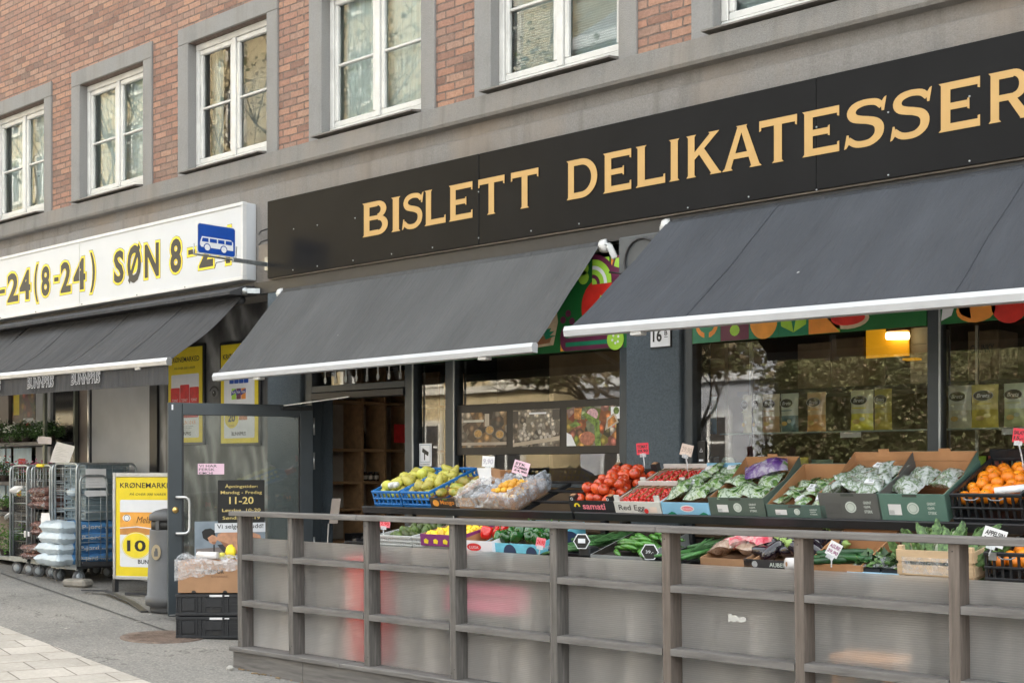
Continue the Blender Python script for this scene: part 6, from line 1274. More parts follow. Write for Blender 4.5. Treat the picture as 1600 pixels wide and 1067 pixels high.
GBX = mat('blue_grey_tote', (.20, .26, .29), .4, var=.15, scale=5)
for k in range(5):
    b = slatcrate(.48, .56, .125, GBX, 3); b.box(.02, .46, .02, .54, .011, .10, GBX); M = TR((-14.50, 7.90, zb3 + .52 + .13 * k)); solo('grey_tote', 'blue grey plastic tote stacked on the soil sacks in the roll cage', 'tote', b, 'stacked grey totes', M=M)
for k, z in enumerate((.02, .56, .66)):
    b = slatcrate(.38, .30, .19 if k == 0 else .085, BLACKP, 8); b.box(.02, .36, .013, .03, .02, .15 if k == 0 else .06, BLACKP); solo('dark_crate', 'dark plastic crate in the leftmost roll cage, %s' % ('standing at the bottom', 'lying in the middle', 'lying on top of another'), 'crate', b, M=TR((-15.50, 7.78, zb1 + z))) if False else solo('dark_crate', 'dark plastic crate in the leftmost roll cage, %s' % ('standing at the bottom', 'lying in the middle', 'lying on top of another')[k], 'crate', b, M=TR((-15.50, 7.78, zb1 + z)))
def sheet(name, label, corners, m=PAPER, lines=0, curl=.01):
    b = MB(); c = [Vector(q) for q in corners]
    b.grid(lambda u, v: (c[0].lerp(c[1], u)).lerp(c[3].lerp(c[2], u), v) + Vector((0, -curl * math.sin(v * 3.1) * math.cos(u * 2), 0)), 6, 8, m)
    LG_ = mat('grey_print', (.4, .4, .4), .6)
    for k in range(lines): v = .15 + .7 * k / max(1, lines); q = [(c[0].lerp(c[1], u)).lerp(c[3].lerp(c[2], u), vv) + Vector((.002, -.004 - curl, 0)) for u, vv in ((.15, v), (.85 - .2 * (k % 3), v), (.85 - .2 * (k % 3), v + .012), (.15, v + .012))]; b.add(q, [(0, 1, 2, 3)], LG_)
    return solo(name, label, 'paper sheet', b)
def Q(Y, *pts): return [P(x, y, Y) for x, y in pts]
sheet('paper_sheet', 'large tilted white sheet hanging above the roll cages', Q(8.12, (78, 722), (107, 725), (117, 697), (89, 690)), lines=9)
sheet('paper_sheet', 'small pale price sheet on the flower trolley top shelf edge', Q(8.09, (60, 693), (80, 694), (80, 683), (60, 681)), mat('pinkish_paper', (.62, .57, .57), .7), 1)
sheet('paper_sheet', 'long white paper strip hanging from the middle roll cage', Q(7.75, (71, 842), (79, 842), (77, 801), (65, 801)), lines=1, curl=.03)
sheet('paper_sheet', 'white sheet wired onto the side of the roll cage by the yellow board', [(-13.95, 7.86, 1.30), (-13.95, 8.12, 1.30), (-13.95, 8.12, 1.52), (-13.95, 7.86, 1.52)], lines=5, curl=0)
sheet('paper_sheet', 'lower drooping white sheet on the side of the roll cage', [(-13.94, 7.87, 1.20), (-13.94, 8.15, 1.21), (-13.95, 8.13, 1.27), (-13.95, 7.86, 1.27)], curl=.02)
for i, (a, c) in enumerate((((16, 759), (36, 772)), ((0, 803), (8, 808)), ((8, 800), (20, 812)))):
    sheet('paper_sheet', ('crumpled white label tag below the pink flowers', 'folded white tag at the left end of the trolley shelf', 'folded white tag hanging by the green herbs')[i], Q(7.76 if i == 0 else 8.1, (a[0], c[1]), (c[0] - 8, c[1] - 3), (c[0], a[1]), (a[0] + 7, a[1])), curl=.04)
b = MB(); b.box(0, .075, 0, .02, 0, .075, PAPER, bev=.004); b.box(.085, .13, 0, .02, .01, .07, PAPER, bev=.004); b.rect(frame((0, -.001, 0), *FAC), .01, .01, .028, .065, 0, mat('grey_print', (.4, .4, .4), .6)); b.rect(frame((0, -.001, 0), *FAC), .04, .01, .058, .065, 0, mat('grey_print', (.4, .4, .4), .6)); solo('label_box', 'small white printed carton hanging on the leftmost roll cage', 'carton', b, M=TR(P(37, 839, 7.74)))
b = MB(); b.ball((0, 0, .05), (.12, .07, .05), SW, 12, 8, warp=.3); solo('white_bundle', 'pale plastic bundle on top of the grey totes', 'bundle', b, M=TR((-14.2, 7.85, 1.20)))
b = MB(); b.box(-.16, .16, -.09, .09, 0, .09, mat('old_kerb_stone', (.24, .22, .19), .9, var=.25, scale=8, bmp=.5, bscale=30), bev=.025); q = G(114, 917); solo('stone_block', 'grey stone block chocking the wheels of the roll cage', 'stone', b, M=TR(q + Vector((0, .06, 0)), R(20)))
# ---- flower trolley
FT = thing('flower_trolley', 'metal flower trolley with shelves of potted plants at the left edge', 'flower trolley', (-16.4, 8.2, gz(-16.4)))
FTX0, FTX1, FTY0, FTY1 = -17.9, -15.42, 8.14, 8.55
for x in (FTX0, FTX1):
    for y in (FTY0, FTY1): b = MB(); b.box(x - .022, x + .022, y - .02, y + .02, gz(x) + .16, 2.52, mat('olive_post', (.16, .17, .14), .5, metal=.4, dirt=.2)); part('post', b, FT)
SHZ = (.40, .97, 1.36, 1.86)
for z in SHZ: b = MB(); b.box(FTX0, FTX1, FTY0 - .03, FTY1 + .02, z - .05, z, GALV if z < .6 else DKM, bev=.004); part('shelf', b, FT)
for x in (FTX0 + .1, FTX1 - .1): b = MB(); zg = gz(x); b.lathe([(.02, -.018), (.07, -.018), (.075, 0), (.07, .018), (.02, .018)], mat('tan_rubber', (.25, .18, .13), .7), 16, TR((x, 8.2, zg + .075), R(70)) @ Matrix.Rotation(R(90), 4, 'X')); part('wheel', b, FT)
POT = mat('plant_pot', (.05, .035, .03), .6, var=.2); FLW = mat('white_petal', (.72, .72, .66), .6); FLP = mat('pink_petal', (.55, .17, .26), .6, var=.25, scale=30); FLR = mat('red_petal', (.55, .06, .05), .6)
def plant(label, x, y, z, r, h, n, ms, petals=None, npet=0, group=None, name='potted_plant', long=1.0, trail=0.0):
    t = thing(name, label, 'potted plant', (x, y, z), group=group); b = MB(); b.lathe([(.06, 0), (.08, .07), (.085, .08), (.075, .075), (.001, .07)], POT, 14, TR((x, y, z)) @ Matrix.Diagonal((long, 1, 1, 1))); part('pot', b, t)
    b = MB()
    for _ in range(n):
        a = random.uniform(0, 6.28); q = random.random() ** .5; px, py, pz = x + math.cos(a) * q * r * long, y + math.sin(a) * q * r, z + .05 + random.random() * h * (1.25 - .6 * q) - trail * q * random.random()
        s = random.uniform(.018, .04); M = TR((px, py, pz), random.uniform(0, 6.28), random.uniform(-.6, 1.2), random.uniform(-.7, .7)); b.add([(0, 0, 0), (.35 * s, .4 * s, .1 * s), (0, s, -.05 * s), (-.35 * s, .4 * s, .1 * s)], [(0, 1, 2, 3)], random.choice(ms), True, M)
    part('foliage', b, t)
    if petals:
        b = MB()
        for _ in range(npet):
            a = random.uniform(0, 6.28); q = random.random() ** .5; b.ball((x + math.cos(a) * q * r * long, y + math.sin(a) * q * r, z + .12 + random.random() * h * (1.2 - .6 * q)), (.013, .013, .008), random.choice(petals), 6, 4)
        part('blossom', b, t)
for k in range(9): plant('bushy green pot plant with white flowers on the trolley top shelf', -17.75 + .28 * k, 8.24 + .08 * (k % 2), 1.86, .20, .20, 950, (LEAFG, LEAFG, LEAFD), (FLW,), 22, 'white flowered pot plants')
plant('trailing white flowers over the edge of the trolley top shelf', -16.25, 8.16, 1.86, .14, .10, 220, (LEAFG,), (FLW,), 60, trail=.15)
for k in range(3): plant('pot plant with pink blossom on the second trolley shelf', -16.25 + .30 * k, 8.26, 1.36, .16, .17, 420, (LEAFD, LEAFG), (FLP, FLP, FLP), 60, 'pink flowered pot plants')
for k in range(2): plant('pot plant with red and white flowers, left on the second shelf', -16.95 + .27 * k, 8.26, 1.36, .16, .22, 420, (LEAFG, LEAFD), (FLR, FLW, FLP), 22, 'mixed flower pots')
for k in range(3): plant('fresh green herb pot on the third trolley shelf', -16.6 + .26 * k, 8.24, .97, .13, .15, 360, (LEAFG, mat('bright_leaf', (.10, .25, .03), .5, var=.3)), None, 0, 'herb pots')
for k in range(2): plant('tall leafy green plant on the bottom trolley shelf', -16.6 + .36 * k, 8.22, .40, .19, .34, 700, (LEAFG, mat('bright_leaf', (.10, .25, .03), .5)), None, 0, 'tall leafy plants')
plant('small dark leaved plant on the bottom trolley shelf', -15.80, 8.22, .40, .13, .22, 260, (LEAFD, LEAFG))
# ---- yellow advertising board
AO, AE = P(177, 900, 7.75), P(286, 900, 8.12); AO.z = AE.z = .305
AD = (AE - AO); AW_ = AD.length; AM = frame(AO, AD, (0, 0, 1)); AH = 1.175
AB = thing('advertising_board', 'yellow advertising board with a 10 price in a silver frame, behind the litter bin', 'sign board', (AO.x, AO.y, gz(AO.x)))
b = MB()
for a in ((0, .035, 0, AH), (AW_ - .035, AW_, 0, AH), (.036, AW_ - .036, 0, .04), (.036, AW_ - .036, AH - .05, AH)): b.box(a[0], a[1], a[2], a[3], -.03, .015, ALU, AM, bev=.006)
part('frame', b, AB)
b = MB(); b.box(.036, AW_ - .036, .041, AH - .051, -.02, .002, YEL, AM); W, H = AW_, AH
b.poly(AM, rrect(W * .10, H * .12, W * .90, H * .745, .02), .003, WHITEPR); b.rect(AM, W * .10, H * .42, W * .90, H * .63, .004, mat('margarine_orange', (.78, .36, .06), .5)); b.poly(AM, [(W * .10, H * .42), (W * .9, H * .42), (W * .9, H * .475), (W * .6, H * .47), (W * .35, H * .49), (W * .10, H * .475)], .005, mat('margarine_brown', (.55, .24, .06), .5)); b.poly(AM, [(W * .10, H * .485), (W * .35, H * .50), (W * .6, H * .48), (W * .9, H * .485), (W * .9, H * .475), (W * .6, H * .47), (W * .35, H * .49), (W * .10, H * .475)], .0056, WHITEPR)
b.text(AM, 'Melange', W * .34, H * .51, W * .36, H * .08, .006, mat('print_brown', (.10, .04, .01), .5), shear=.3); b.disc(AM, W * .20, H * .575, W * .06, .005, WHITEPR, 18, H * .032); b.ring(AM, W * .20, H * .575, W * .035, W * .042, .006, INK, 16)
b.disc(AM, W * .34, H * .32, W * .215, .006, YELS, 32, H * .125); b.ring(AM, W * .34, H * .32, W * .20, W * .206, .0065, WHITEPR, 32, sy=H * .125 / (W * .215)); b.text(AM, '10', W * .205, H * .265, W * .27, H * .105, .007, INK, bold=.025)
b.text(AM, 'KRØNEMARKED', W * .10, H * .855, W * .80, H * .05, .003, INK, bold=.014); b.text(AM, 'PÅ OVER 300 VARER', W * .24, H * .785, W * .52, H * .03, .003, INK, shear=.2); b.text(AM, 'BUNNPRIS', W * .36, H * .15, W * .36, H * .04, .004, INK, bold=.02); part('poster', b, AB)
b = MB(); pz = gz(AO.x); b.bar(AM @ Vector((.02, 0, -.01)), AM @ Vector((.02, -.14, -.01)), .05, .05, DKM); b.bar(AM @ Vector((.02, .02, -.035)), AM @ Vector((AW_, -.0, -.035)), .03, .03, DKM); b.bar(AM @ Vector((AW_ - .04, 0, -.01)), AM @ Vector((AW_ - .04, -.14, -.01)), .05, .05, DKM); part('stand', b, AB)
b = MB(); pts = [G(130, 926), G(165, 929), G(205, 945), G(226, 957)]; b.bar(pts[0] + Vector((0, 0, .03)), pts[1] + Vector((0, 0, .045)), .07, .012, DKM); b.bar(pts[1] + Vector((0, 0, .045)), pts[2] + Vector((0, 0, .035)), .07, .012, DKM); b.bar(pts[2] + Vector((0, 0, .035)), pts[3] + Vector((0, 0, .012)), .07, .012, DKM); part('foot_plate', b, AB)
b = MB(); q0 = G(182, 930); b.bar(q0 + Vector((.05, .08, .02)), q0 + Vector((.65, .45, .02)), .04, .03, DKM); part('foot_plate', b, AB)
# ---- litter bin
BINC = mat('grey_bin_plastic', (.10, .10, .103), .5, var=.12, scale=5, dirt=.25, bmp=.1, bscale=40); q = G(257, 956); bx, by, bz = q.x, q.y + .05, q.z
BIN = thing('litter_bin', 'round grey litter bin with a domed lid and black slot, behind the open door', 'litter bin', (bx, by, bz))
b = MB(); b.lathe([(.175, 0), (.185, .03), (.18, .06), (.225, .075), (.23, .16), (.212, .165), (.185, .80), (.182, .815), (.001, .82)], BINC, 28, TR((bx, by, bz))); part('bin_body', b, BIN)
b = MB(); b.lathe([(.170, .815), (.170, .905)], INK, 28, TR((bx, by, bz))); part('slot', b, BIN)
b = MB(); b.lathe([(.170, .905), (.19, .905), (.192, .94), (.185, .965), (.13, 1.00), (.05, 1.02), (.001, 1.022)], BINC, 28, TR((bx, by, bz)));
for a in (20, 110, 200, 290): b.box(.16, .183, -.02, .02, .81, .91, BINC, TR((bx, by, bz), R(a)))
part('lid', b, BIN)
b = MB(); Mb = frame((bx, by, bz), (math.cos(R(30)), math.sin(R(30)), 0), (0, 0, 1)) @ Matrix.Translation((-.03, .60, .206)) @ Matrix.Rotation(R(-2), 4, 'X'); TANP = mat('tan_decal', (.36, .29, .18), .6); b.disc(Mb, 0, 0, .05, 0, TANP, 20, .075); b.rect(Mb, -.02, -.04, .02, .01, .0015, BINC); b.box(-.01, .015, .01, .04, .001, .002, BINC, Mb); part('decal', b, BIN)
# ---- black crates and the carton at the foot of the door
CM = frame(G(275, 997), (math.cos(TH), math.sin(TH), 0), (0, 0, 1)) @ Matrix.Rotation(R(-90), 4, 'X')   # x right, y away, z up
CM = Matrix.Translation(G(275, 997)) @ Matrix.Rotation(TH, 4, 'Z')
for k in range(2):
    b = MB(); w_, d_, h = .60, .40, .195; b.box(0, w_, 0, d_, .0, .012, BLACKP); b.box(0, w_, .008, .02, .012, h - .012, BLACKP); b.box(0, w_, d_ - .02, d_ - .008, .012, h - .012, BLACKP); b.box(.0, .012, .021, d_ - .021, .012, h - .012, BLACKP); b.box(w_ - .012, w_, .021, d_ - .021, .012, h - .012, BLACKP)
    for z0, z1 in ((.0, .025), (h - .035, h - .008)): b.box(-.004, w_ + .004, -.004, .0079, z0, z1, BLACKP, bev=.003)
    for x in (0, .035, .17, .205, .245, .30, .40, .44, .56, .585): b.box(x, x + .012, -.003, .0078, .026, h - .036, BLACKP)
    for z in (.06, .09, .12): b.box(0, w_, .001, .0076, z, z + .008, BLACKP)
    b.box(.05, .165, -.002, .0077, .04, h - .045, BLACKP, bev=.004); b.box(.25, .40, -.002, .0077, .07, h - .045, BLACKP, bev=.004); b.box(.29, .39, -.0025, -.0015, .028, .055, INK); b.box(.29, .40, -.006, -.0042, h - .032, h - .014, PAPER); b.box(.42, .46, -.0055, -.0042, h - .028, h - .018, PAPER)
    solo('folding_crate', ('black plastic folding crate standing on the ground under another', 'black plastic folding crate directly under the carton')[k], 'crate', b, 'black folding crates', M=CM @ Matrix.Translation((0, 0, .196 * k)))
b = openbox(.56, .36, .27, .27, CARDB, CARDO); M = frame((0, -.0075, 0), *FAC); b.text(M, 'ECUADOR', .19, .165, .20, .035, 0, INK, bold=.02); b.text(M, 'BANANAS', .28, .13, .14, .018, 0, mat('faded_print', (.18, .10, .06), .7))
for x in (.13, .40): b.disc(M, x, .0, .02, .001, INK, 14, .02, 0, 180)
BXM = CM @ Matrix.Translation((.025, .0, .395)); solo('banana_carton', 'brown banana carton wrapped in clear film on the black crates', 'carton', b, M=BXM)
b = MB()
def wr(u, v):
    x = -.035 + .63 * u; zt = .285 + .02 * mnoise.noise(Vector((u * 6, 1, 3))); zb_ = .10 + .12 * u + .03 * mnoise.noise(Vector((u * 7, 2, 0)))
    return (x, -.018 - .02 * abs(mnoise.noise(Vector((u * 9, v * 7, 1)))) + (.04 * max(0, v - .8)), zb_ + (zt - zb_) * v)
b.grid(wr, 40, 14, FILM); b.grid(lambda u, v: (-.03 + .62 * u, -.01 + .38 * v, .285 + .035 * mnoise.noise(Vector((u * 8, v * 6, 5))) + .03 * math.sin(3.1 * v)), 30, 16, FILM); b.grid(lambda u, v: (-.03 - .015 * abs(mnoise.noise(Vector((u * 9, v * 7, 8)))), -.02 + .38 * u, .10 + .19 * v), 16, 10, FILM)
solo('plastic_film', 'clear crumpled film wrapped over the banana carton', 'plastic film', b, M=BXM)
b = MB(); b.lathe([(.012, 0), (.034, 0), (.034, .20), (.012, .20)], mat('white_film_roll', (.66, .63, .62), .45), 16, TR((.14, .10, .315), R(-20), 0, R(90))); solo('film_roll', 'white film roll lying on the wrapped banana carton', 'film roll', b, M=BXM)
b = MB(); b.ball((.42, .12, .34), (.05, .04, .06), YELS, 10, 8, warp=.6, seed=3); b.ball((.33, .10, .31), (.05, .035, .03), mat('yellow_wrap', (.60, .55, .10), .4), 10, 8, warp=.7, seed=6); solo('yellow_wrapper', 'crumpled yellow wrapper on the wrapped banana carton', 'wrapper', b, M=BXM)
# ---- manhole cover and small litter
b = MB(); q = G(255, 995); MHM = mat('rusty_cast_iron', (.17, .125, .10), .75, metal=.2, var=.35, scale=14, bmp=.5, bscale=50); Mq = TR((q.x, q.y, gz(q.x) + .004)) @ Matrix.Rotation(math.atan(.035), 4, 'Y')
b.lathe([(.001, .0), (.30, .0), (.31, .003), (.36, .003), (.365, -.01)], MHM, 40, Mq)
for k in range(-9, 10):
    y = k * .03; hw = math.sqrt(max(0, .28 ** 2 - y * y))
    if hw > .03: b.box(-hw, hw, y - .006, y + .006, .0003, .004, MHM, Mq)
solo('manhole_cover', 'round rusty manhole cover in the asphalt before the black crates', 'manhole cover', b)
LIT = mat('pale_litter', (.45, .42, .38), .8)
for k, (x, y) in enumerate(((10, 895), (235, 960), (105, 982), (215, 972), (52, 1001), (140, 928))):
    q = G(x, y); b = MB(); b.box(-.025, .025, -.012, .012, .004, .008, LIT, TR((0, 0, 0), random.uniform(0, 3))); solo('paper_scrap', 'tiny pale scrap of litter on the asphalt', 'litter', b, 'scraps of litter', M=TR((q.x, q.y, gz(q.x))))
b = MB()
for k in range(26):
    q = G(372 + k * 5 + random.uniform(-3, 3), 1045 + k * 1.1 + random.uniform(-3, 2)); b.ball((q.x, q.y, gz(q.x) + .004), (random.uniform(.01, .03), random.uniform(.008, .02), .006), mat('dry_leaf_litter', (.20, .14, .08), .9, var=.4), 6, 4, warp=.5, seed=k)
tag(mk('leaf_litter', b), 'dry leaf litter along the foot of the timber fence', 'leaf litter', kind='stuff')
# ================================================================== inside the shop
BCW = mat('bookcase_wood', (.27, .155, .075), .5, var=.25, scale=2.5, stretch=(6, 1, 6)); BKX0, BKX1, BY0, BY1 = -10.97, -10.66, 8.72, 10.7
BC = thing('wooden_shelf_unit', 'brown wooden shelf unit seen through the open shop doorway', 'shelf unit', (-10.8, 9.6, -.2))
b = MB(); b.box(BKX0, BKX0 + .015, BY0, BY1, -.1, 2.6, mat('pale_back_panel', (.34, .30, .25), .7)); part('back_panel', b, BC)
for y in (8.72, 9.18, 9.50, 9.86, 10.3, 10.68): b = MB(); b.box(BKX0 + .016, BKX1, y, y + .03, -.1, 2.6, BCW); part('upright', b, BC)
for z in (.75, 1.08, 1.36, 1.70, 2.2): b = MB(); b.box(BKX0 + .016, BKX1 + .004, BY0 + .001, BY1, z, z + .028, BCW); part('shelf', b, BC)
b = MB(); b.box(-10.66, -10.56, 8.95, 10.4, -.2, .85, BLACKM)
for k in range(24): b.box(-10.56, -10.545, 8.97 + .06 * k, 9.0 + .06 * k, -.15, .82, BLACKM)
solo('ribbed_cabinet', 'black ribbed cabinet low in the shop doorway', 'cabinet', b)
JAR = mat('dark_jar', (.03, .018, .012), .15, coat=.4); JLB = mat('jar_label', (.40, .35, .28), .6)
for k in range(4):
    y = 9.22 + .078 * k; j = thing('jar', 'small dark jar with pale label on the shelf unit in the doorway', 'jar', (-10.74, y, 1.389), group='jars on the shelf unit'); b = MB(); b.lathe([(.028, 0), (.03, .01), (.03, .075), (.024, .085), (.001, .085)], JAR, 14, TR((-10.74, y, 1.389))); part('glass', b, j)
    b = MB(); b.lathe([(.0305, .02), (.0305, .06)], JLB, 14, TR((-10.74, y, 1.389))); part('label', b, j); b = MB(); b.lathe([(.026, .0852), (.026, .10), (.001, .10)], BLACKM, 14, TR((-10.74, y, 1.389))); part('lid', b, j)
for k, y in enumerate((9.3, 9.95)):
    b = MB(); b.lathe([(.035, 0), (.035, .16), (.014, .20), (.014, .26), (.001, .26)], JAR, 14); solo('bottle', ('dark bottle on the upper shelf left of the red sign', 'dark bottle on the upper shelf under the red sign')[k], 'bottle', b, M=TR((-10.78, y, 1.729)))
b = MB(); b.box(-10.64, -10.635, 9.62, 9.98, 1.80, 2.0, REDPR); solo('red_sign', 'dark red sign hanging on the shelf unit in the doorway', 'sign', b)
b = MB(); M = frame((-10.24, 8.40, .98), (.9, .3, 0), (.3, -.1, .95)); b.box(0, .10, 0, .26, 0, .003, mat('grey_cardboard_tag', (.40, .34, .30), .7), M); solo('hanging_tag', 'grey cardboard tag hanging in the dark doorway', 'tag', b)
b = MB(); b.tube([(-10.20, 8.36, .98), (-10.21, 8.35, .7), (-10.19, 8.35, .4)], .008, mat('pale_cord', (.45, .42, .38), .7), 6); solo('door_cord', 'pale cord hanging below the tag in the doorway', 'cord', b)
# display shelf with crisp packets
DS = thing('display_shelf', 'glass display shelf carrying crisp packets in the right shop window', 'display shelf', (-3.9, 8.8, 1.4))
b = MB(); b.box(-5.75, -1.6, 8.55, 8.88, 1.772, 1.784, mat('shelf_glass', (.30, .36, .33), .15), bev=.002); part('upper_shelf', b, DS)
b = MB(); b.box(-5.75, -1.6, 8.48, 8.88, 1.47, 1.49, mat('shelf_white', (.45, .46, .45), .4), bev=.002); part('lower_shelf', b, DS)
for x in (-5.7, -3.88, -1.7): b = MB(); b.box(x, x + .02, 8.89, 8.91, .2, 2.5, STEEL); part('upright', b, DS)
for x in (-4.72, -3.55, -3.1): b = MB(); b.box(x, x + .16, 8.545, 8.549, 1.735, 1.772, PAPER); part('price_strip', b, DS)
def packet(label, px, wpx, base, c2, Y=8.68, z=1.786, hgt=.29, lab=True, txt='Brets', kind='crisp_packet'):
    base = tuple(min(.85, q * 1.55) for q in base); c2 = tuple(min(.85, q * 1.5) for q in c2); x = PX(px, Y); w_ = .18 if wpx is None else wpx * depth(P(px, 700, Y)) / F_PX / .9
    m = mat('packet_' + kind + str(px), base, .3, var=.12, scale=9, bmp=.5, bscale=14, coat=.4); m2 = mat('packet_b_' + str(px), c2, .3, var=.2, scale=14, coat=.4)
    b = MB()
    def f(u, v, s): e = (1 - abs(2 * v - 1) ** 5) * (1 - abs(2 * u - 1) ** 2.5); return ((u - .5) * w_ * (1 - .05 * math.sin(math.pi * v)), -s * .035 * e + .006 * mnoise.noise(Vector((u * 7 + px, v * 7, s))), v * hgt)
    b.grid(lambda u, v: f(u, v * .42, 1), 10, 6, m2); b.grid(lambda u, v: f(u, .42 + .58 * v, 1), 10, 8, m); b.grid(lambda u, v: f(1 - u, v, -1), 8, 8, m)
    M = frame((0, -.040, 0), *FAC)
    if lab:
        b.disc(M, 0, hgt * .74, w_ * .36, 0, INK, 22, hgt * .115); b.ring(M, 0, hgt * .74, w_ * .35, w_ * .37, .001, WHITEPR, 22, sy=hgt * .115 / (w_ * .36)); b.text(M, txt, -w_ * .24, hgt * .695, w_ * .48, hgt * .09, .002, WHITEPR, bold=.01, shear=.3); b.rect(M, -w_ * .3, hgt * .54, w_ * .3, hgt * .565, 0, c2 and m2)
        b.disc(M, -w_ * .12, hgt * .22, w_ * .16, .0, mat('crisp_print', (.62, .42, .10), .5), 12, hgt * .06); b.disc(M, w_ * .15, hgt * .28, w_ * .12, .001, m, 12, hgt * .05)
    solo(kind, label, 'snack packet', b, 'snack packets in the window', M=TR((x, Y, z), R(random.uniform(-8, 8))))
for a in (('pale blue crisp packet at the left end of the window shelf', 1113, 15, (.40, .52, .60), (.15, .30, .48)), ('narrow cream crisp packet, second from the left on the shelf', 1168, 15, (.50, .50, .40), (.40, .38, .25)), ('pale grey crisp packet beside the brown one', 1184, 15, (.48, .50, .47), (.40, .42, .38)), ('tan and cream crisp packet left of the teal one', 1205, 27, (.50, .45, .34), (.42, .26, .14)), ('teal crisp packet next to the tan one', 1234, 30, (.38, .42, .36), (.05, .13, .15)), ('brown orange crisp packet right of the teal one', 1276, 32, (.45, .30, .16), (.48, .24, .07)), ('bright yellow crisp packet alone in the middle of the window', 1347, 38, (.50, .50, .34), (.62, .52, .04)), ('dim yellow crisp packet half hidden by the bright yellow one', 1380, 28, (.30, .26, .06), (.35, .28, .03)), ('pale grey crisp packet right of the window post', 1500, 36, (.48, .50, .44), (.42, .42, .30)), ('golden crisp packet right of the window post', 1539, 38, (.55, .47, .16), (.60, .45, .06)), ('pale green crisp packet at the right edge of the window', 1588, 38, (.46, .52, .42), (.44, .48, .24))): packet(a[0], a[1], a[2], a[3], a[4])
for lab, px, w_, c in (('small gold snack bag, left of two on the lower window shelf', 1219, 22, (.62, .46, .08)), ('small gold snack bag, right of two on the lower window shelf', 1252, 24, (.62, .48, .09)), ('small red snack bag on the lower window shelf', 1497, 26, (.50, .07, .04)), ('small lime snack bag on the lower window shelf', 1530, 22, (.30, .50, .06)), ('small brick red snack bag on the lower window shelf', 1556, 22, (.45, .10, .07))): packet(lab, px, w_, c, tuple(x * .8 for x in c), 8.60, 1.492, .105, False, kind='snack_bag')
packet('dark green tea packet low in the window behind the salad boxes', 1285, 34, (.10, .20, .17), (.12, .24, .20), 8.5, 1.46, .12, False, kind='tea_packet'); packet('mint green packet at the right edge of the window', 1591, 20, (.30, .45, .42), (.32, .48, .45), 8.5, 1.46, .13, False, kind='tea_packet')
packet('black snack bag with white scribble low at the left of the window', 1116, 16, (.05, .05, .055), (.30, .30, .30), 8.5, 1.47, .14, False, kind='snack_bag')
b = MB(); M = frame((0, 0, 0), *FAC); b.prism(rrect(0, 0, .115, .10, .03), 0, .004, mat('pale_mint_card', (.52, .60, .55), .6), M); b.text(M, 'Frukt', .025, .04, .065, .02, .0055, mat('grey_print', (.4, .4, .4), .6), shear=.2); solo('standing_card', 'pale mint arched card at the foot of the right window', 'card', b, M=TR(P(1128, 735, 8.45)))
b = MB(); b.box(0, .07, 0, .004, 0, .09, mat('pale_mint_card', (.52, .60, .55), .6)); M = frame((0, -.001, 0), *FAC); b.disc(M, .025, .04, .014, 0, DGR, 10, .02); b.disc(M, .047, .045, .014, 0.001, DGR, 10, .02); solo('leaf_card', 'small white card with two green leaves behind the grey box', 'card', b, M=TR(P(1332, 735, 8.3) + Vector((0, -.04, 0))))
b = MB(); b.box(-5.77, -5.70, 8.285, 8.298, 1.42, 1.72, INK); M = frame((-5.77, 8.284, 1.42), *FAC); b.text(M, '△', .02, .22, .03, .03, 0, WHITEPR); b.rect(M, .015, .15, .055, .165, 0, WHITEPR); b.disc(M, .035, .11, .014, 0, WHITEPR, 10); solo('window_sticker', 'narrow black sticker on the left edge of the right window', 'sticker', b)
# upper boxes and the lit lamp
UB = mat('dim_brown_box', (.22, .15, .09), .7, var=.15); UG = mat('dim_grey_box', (.30, .28, .24), .7, var=.1)
b = MB(); b.box(-6.0, -1.0, 9.18, 9.7, 2.10, 2.14, BLACKM); solo('high_shelf', 'dark high shelf carrying boxes inside the right window', 'shelf', b)
for lab, a, c, h, m in (('large brown box, left on the high shelf inside the window', 1246, 1298, .36, UB), ('second brown box beside the lamp on the high shelf', 1299, 1350, .38, UB), ('pale box with printed handling marks right of the lamp', 1422, 1452, .42, UG), ('brown box with dark lettering right of the window post', 1512, 1560, .36, UB)):
    x0, x1 = PX(a, 9.25), PX(c, 9.25); b = MB(); b.box(0, x1 - x0, 0, .35, 0, h, m, bev=.006); M = frame((0, -.001, 0), *FAC)
    if m is UG:
        for k in range(4): b.rect(M, .02, .08 + .07 * k, .13, .083 + .07 * k, 0, INK)
        b.text(M, '✓', .02, .02, .05, .05, 0, INK) if False else None
    if a == 1512: b.text(M, 'CHUNKY', .02, .2, x1 - x0 - .05, .06, 0, INK, bold=.02, shear=.1)
    solo('storage_box', lab, 'box', b, M=TR((x0, 9.25, 2.141)))
LMP = thing('light_fitting', 'lit fluorescent lamp with yellow panel high inside the right window', 'lamp', (-4.9, 9.3, 2.3))
x0, x1 = PX(1353, 9.2), PX(1420, 9.2); LY_ = mat('lit_yellow_panel', (.60, .27, .008), .5, var=.02, emit=.09)
b = MB(); b.box(x0, x1, 9.2, 9.215, P(1385, 558, 9.2).z, P(1385, 510, 9.2).z, LY_, bev=.002); b.box(x1 - .001, x1 + .10, 9.10, 9.2, P(1385, 560, 9.2).z - .03, P(1385, 560, 9.2).z - .015, LY_); part('yellow_panel', b, LMP)
TUBE = mat('lit_tube', (1, .80, .42), .5, var=0, emit=1.2); zz = P(1400, 524, 9.15).z
b = MB(); b.tube([(PX(1386, 9.15), 9.15, zz), (x1 + .02, 9.15, zz - .01)], .028, TUBE, 10); part('tube', b, LMP)
b = MB(); b.box(PX(1386, 9.15), x1 + .02, 9.13, 9.19, zz + .032, zz + .06, WOODD); part('fitting', b, LMP)
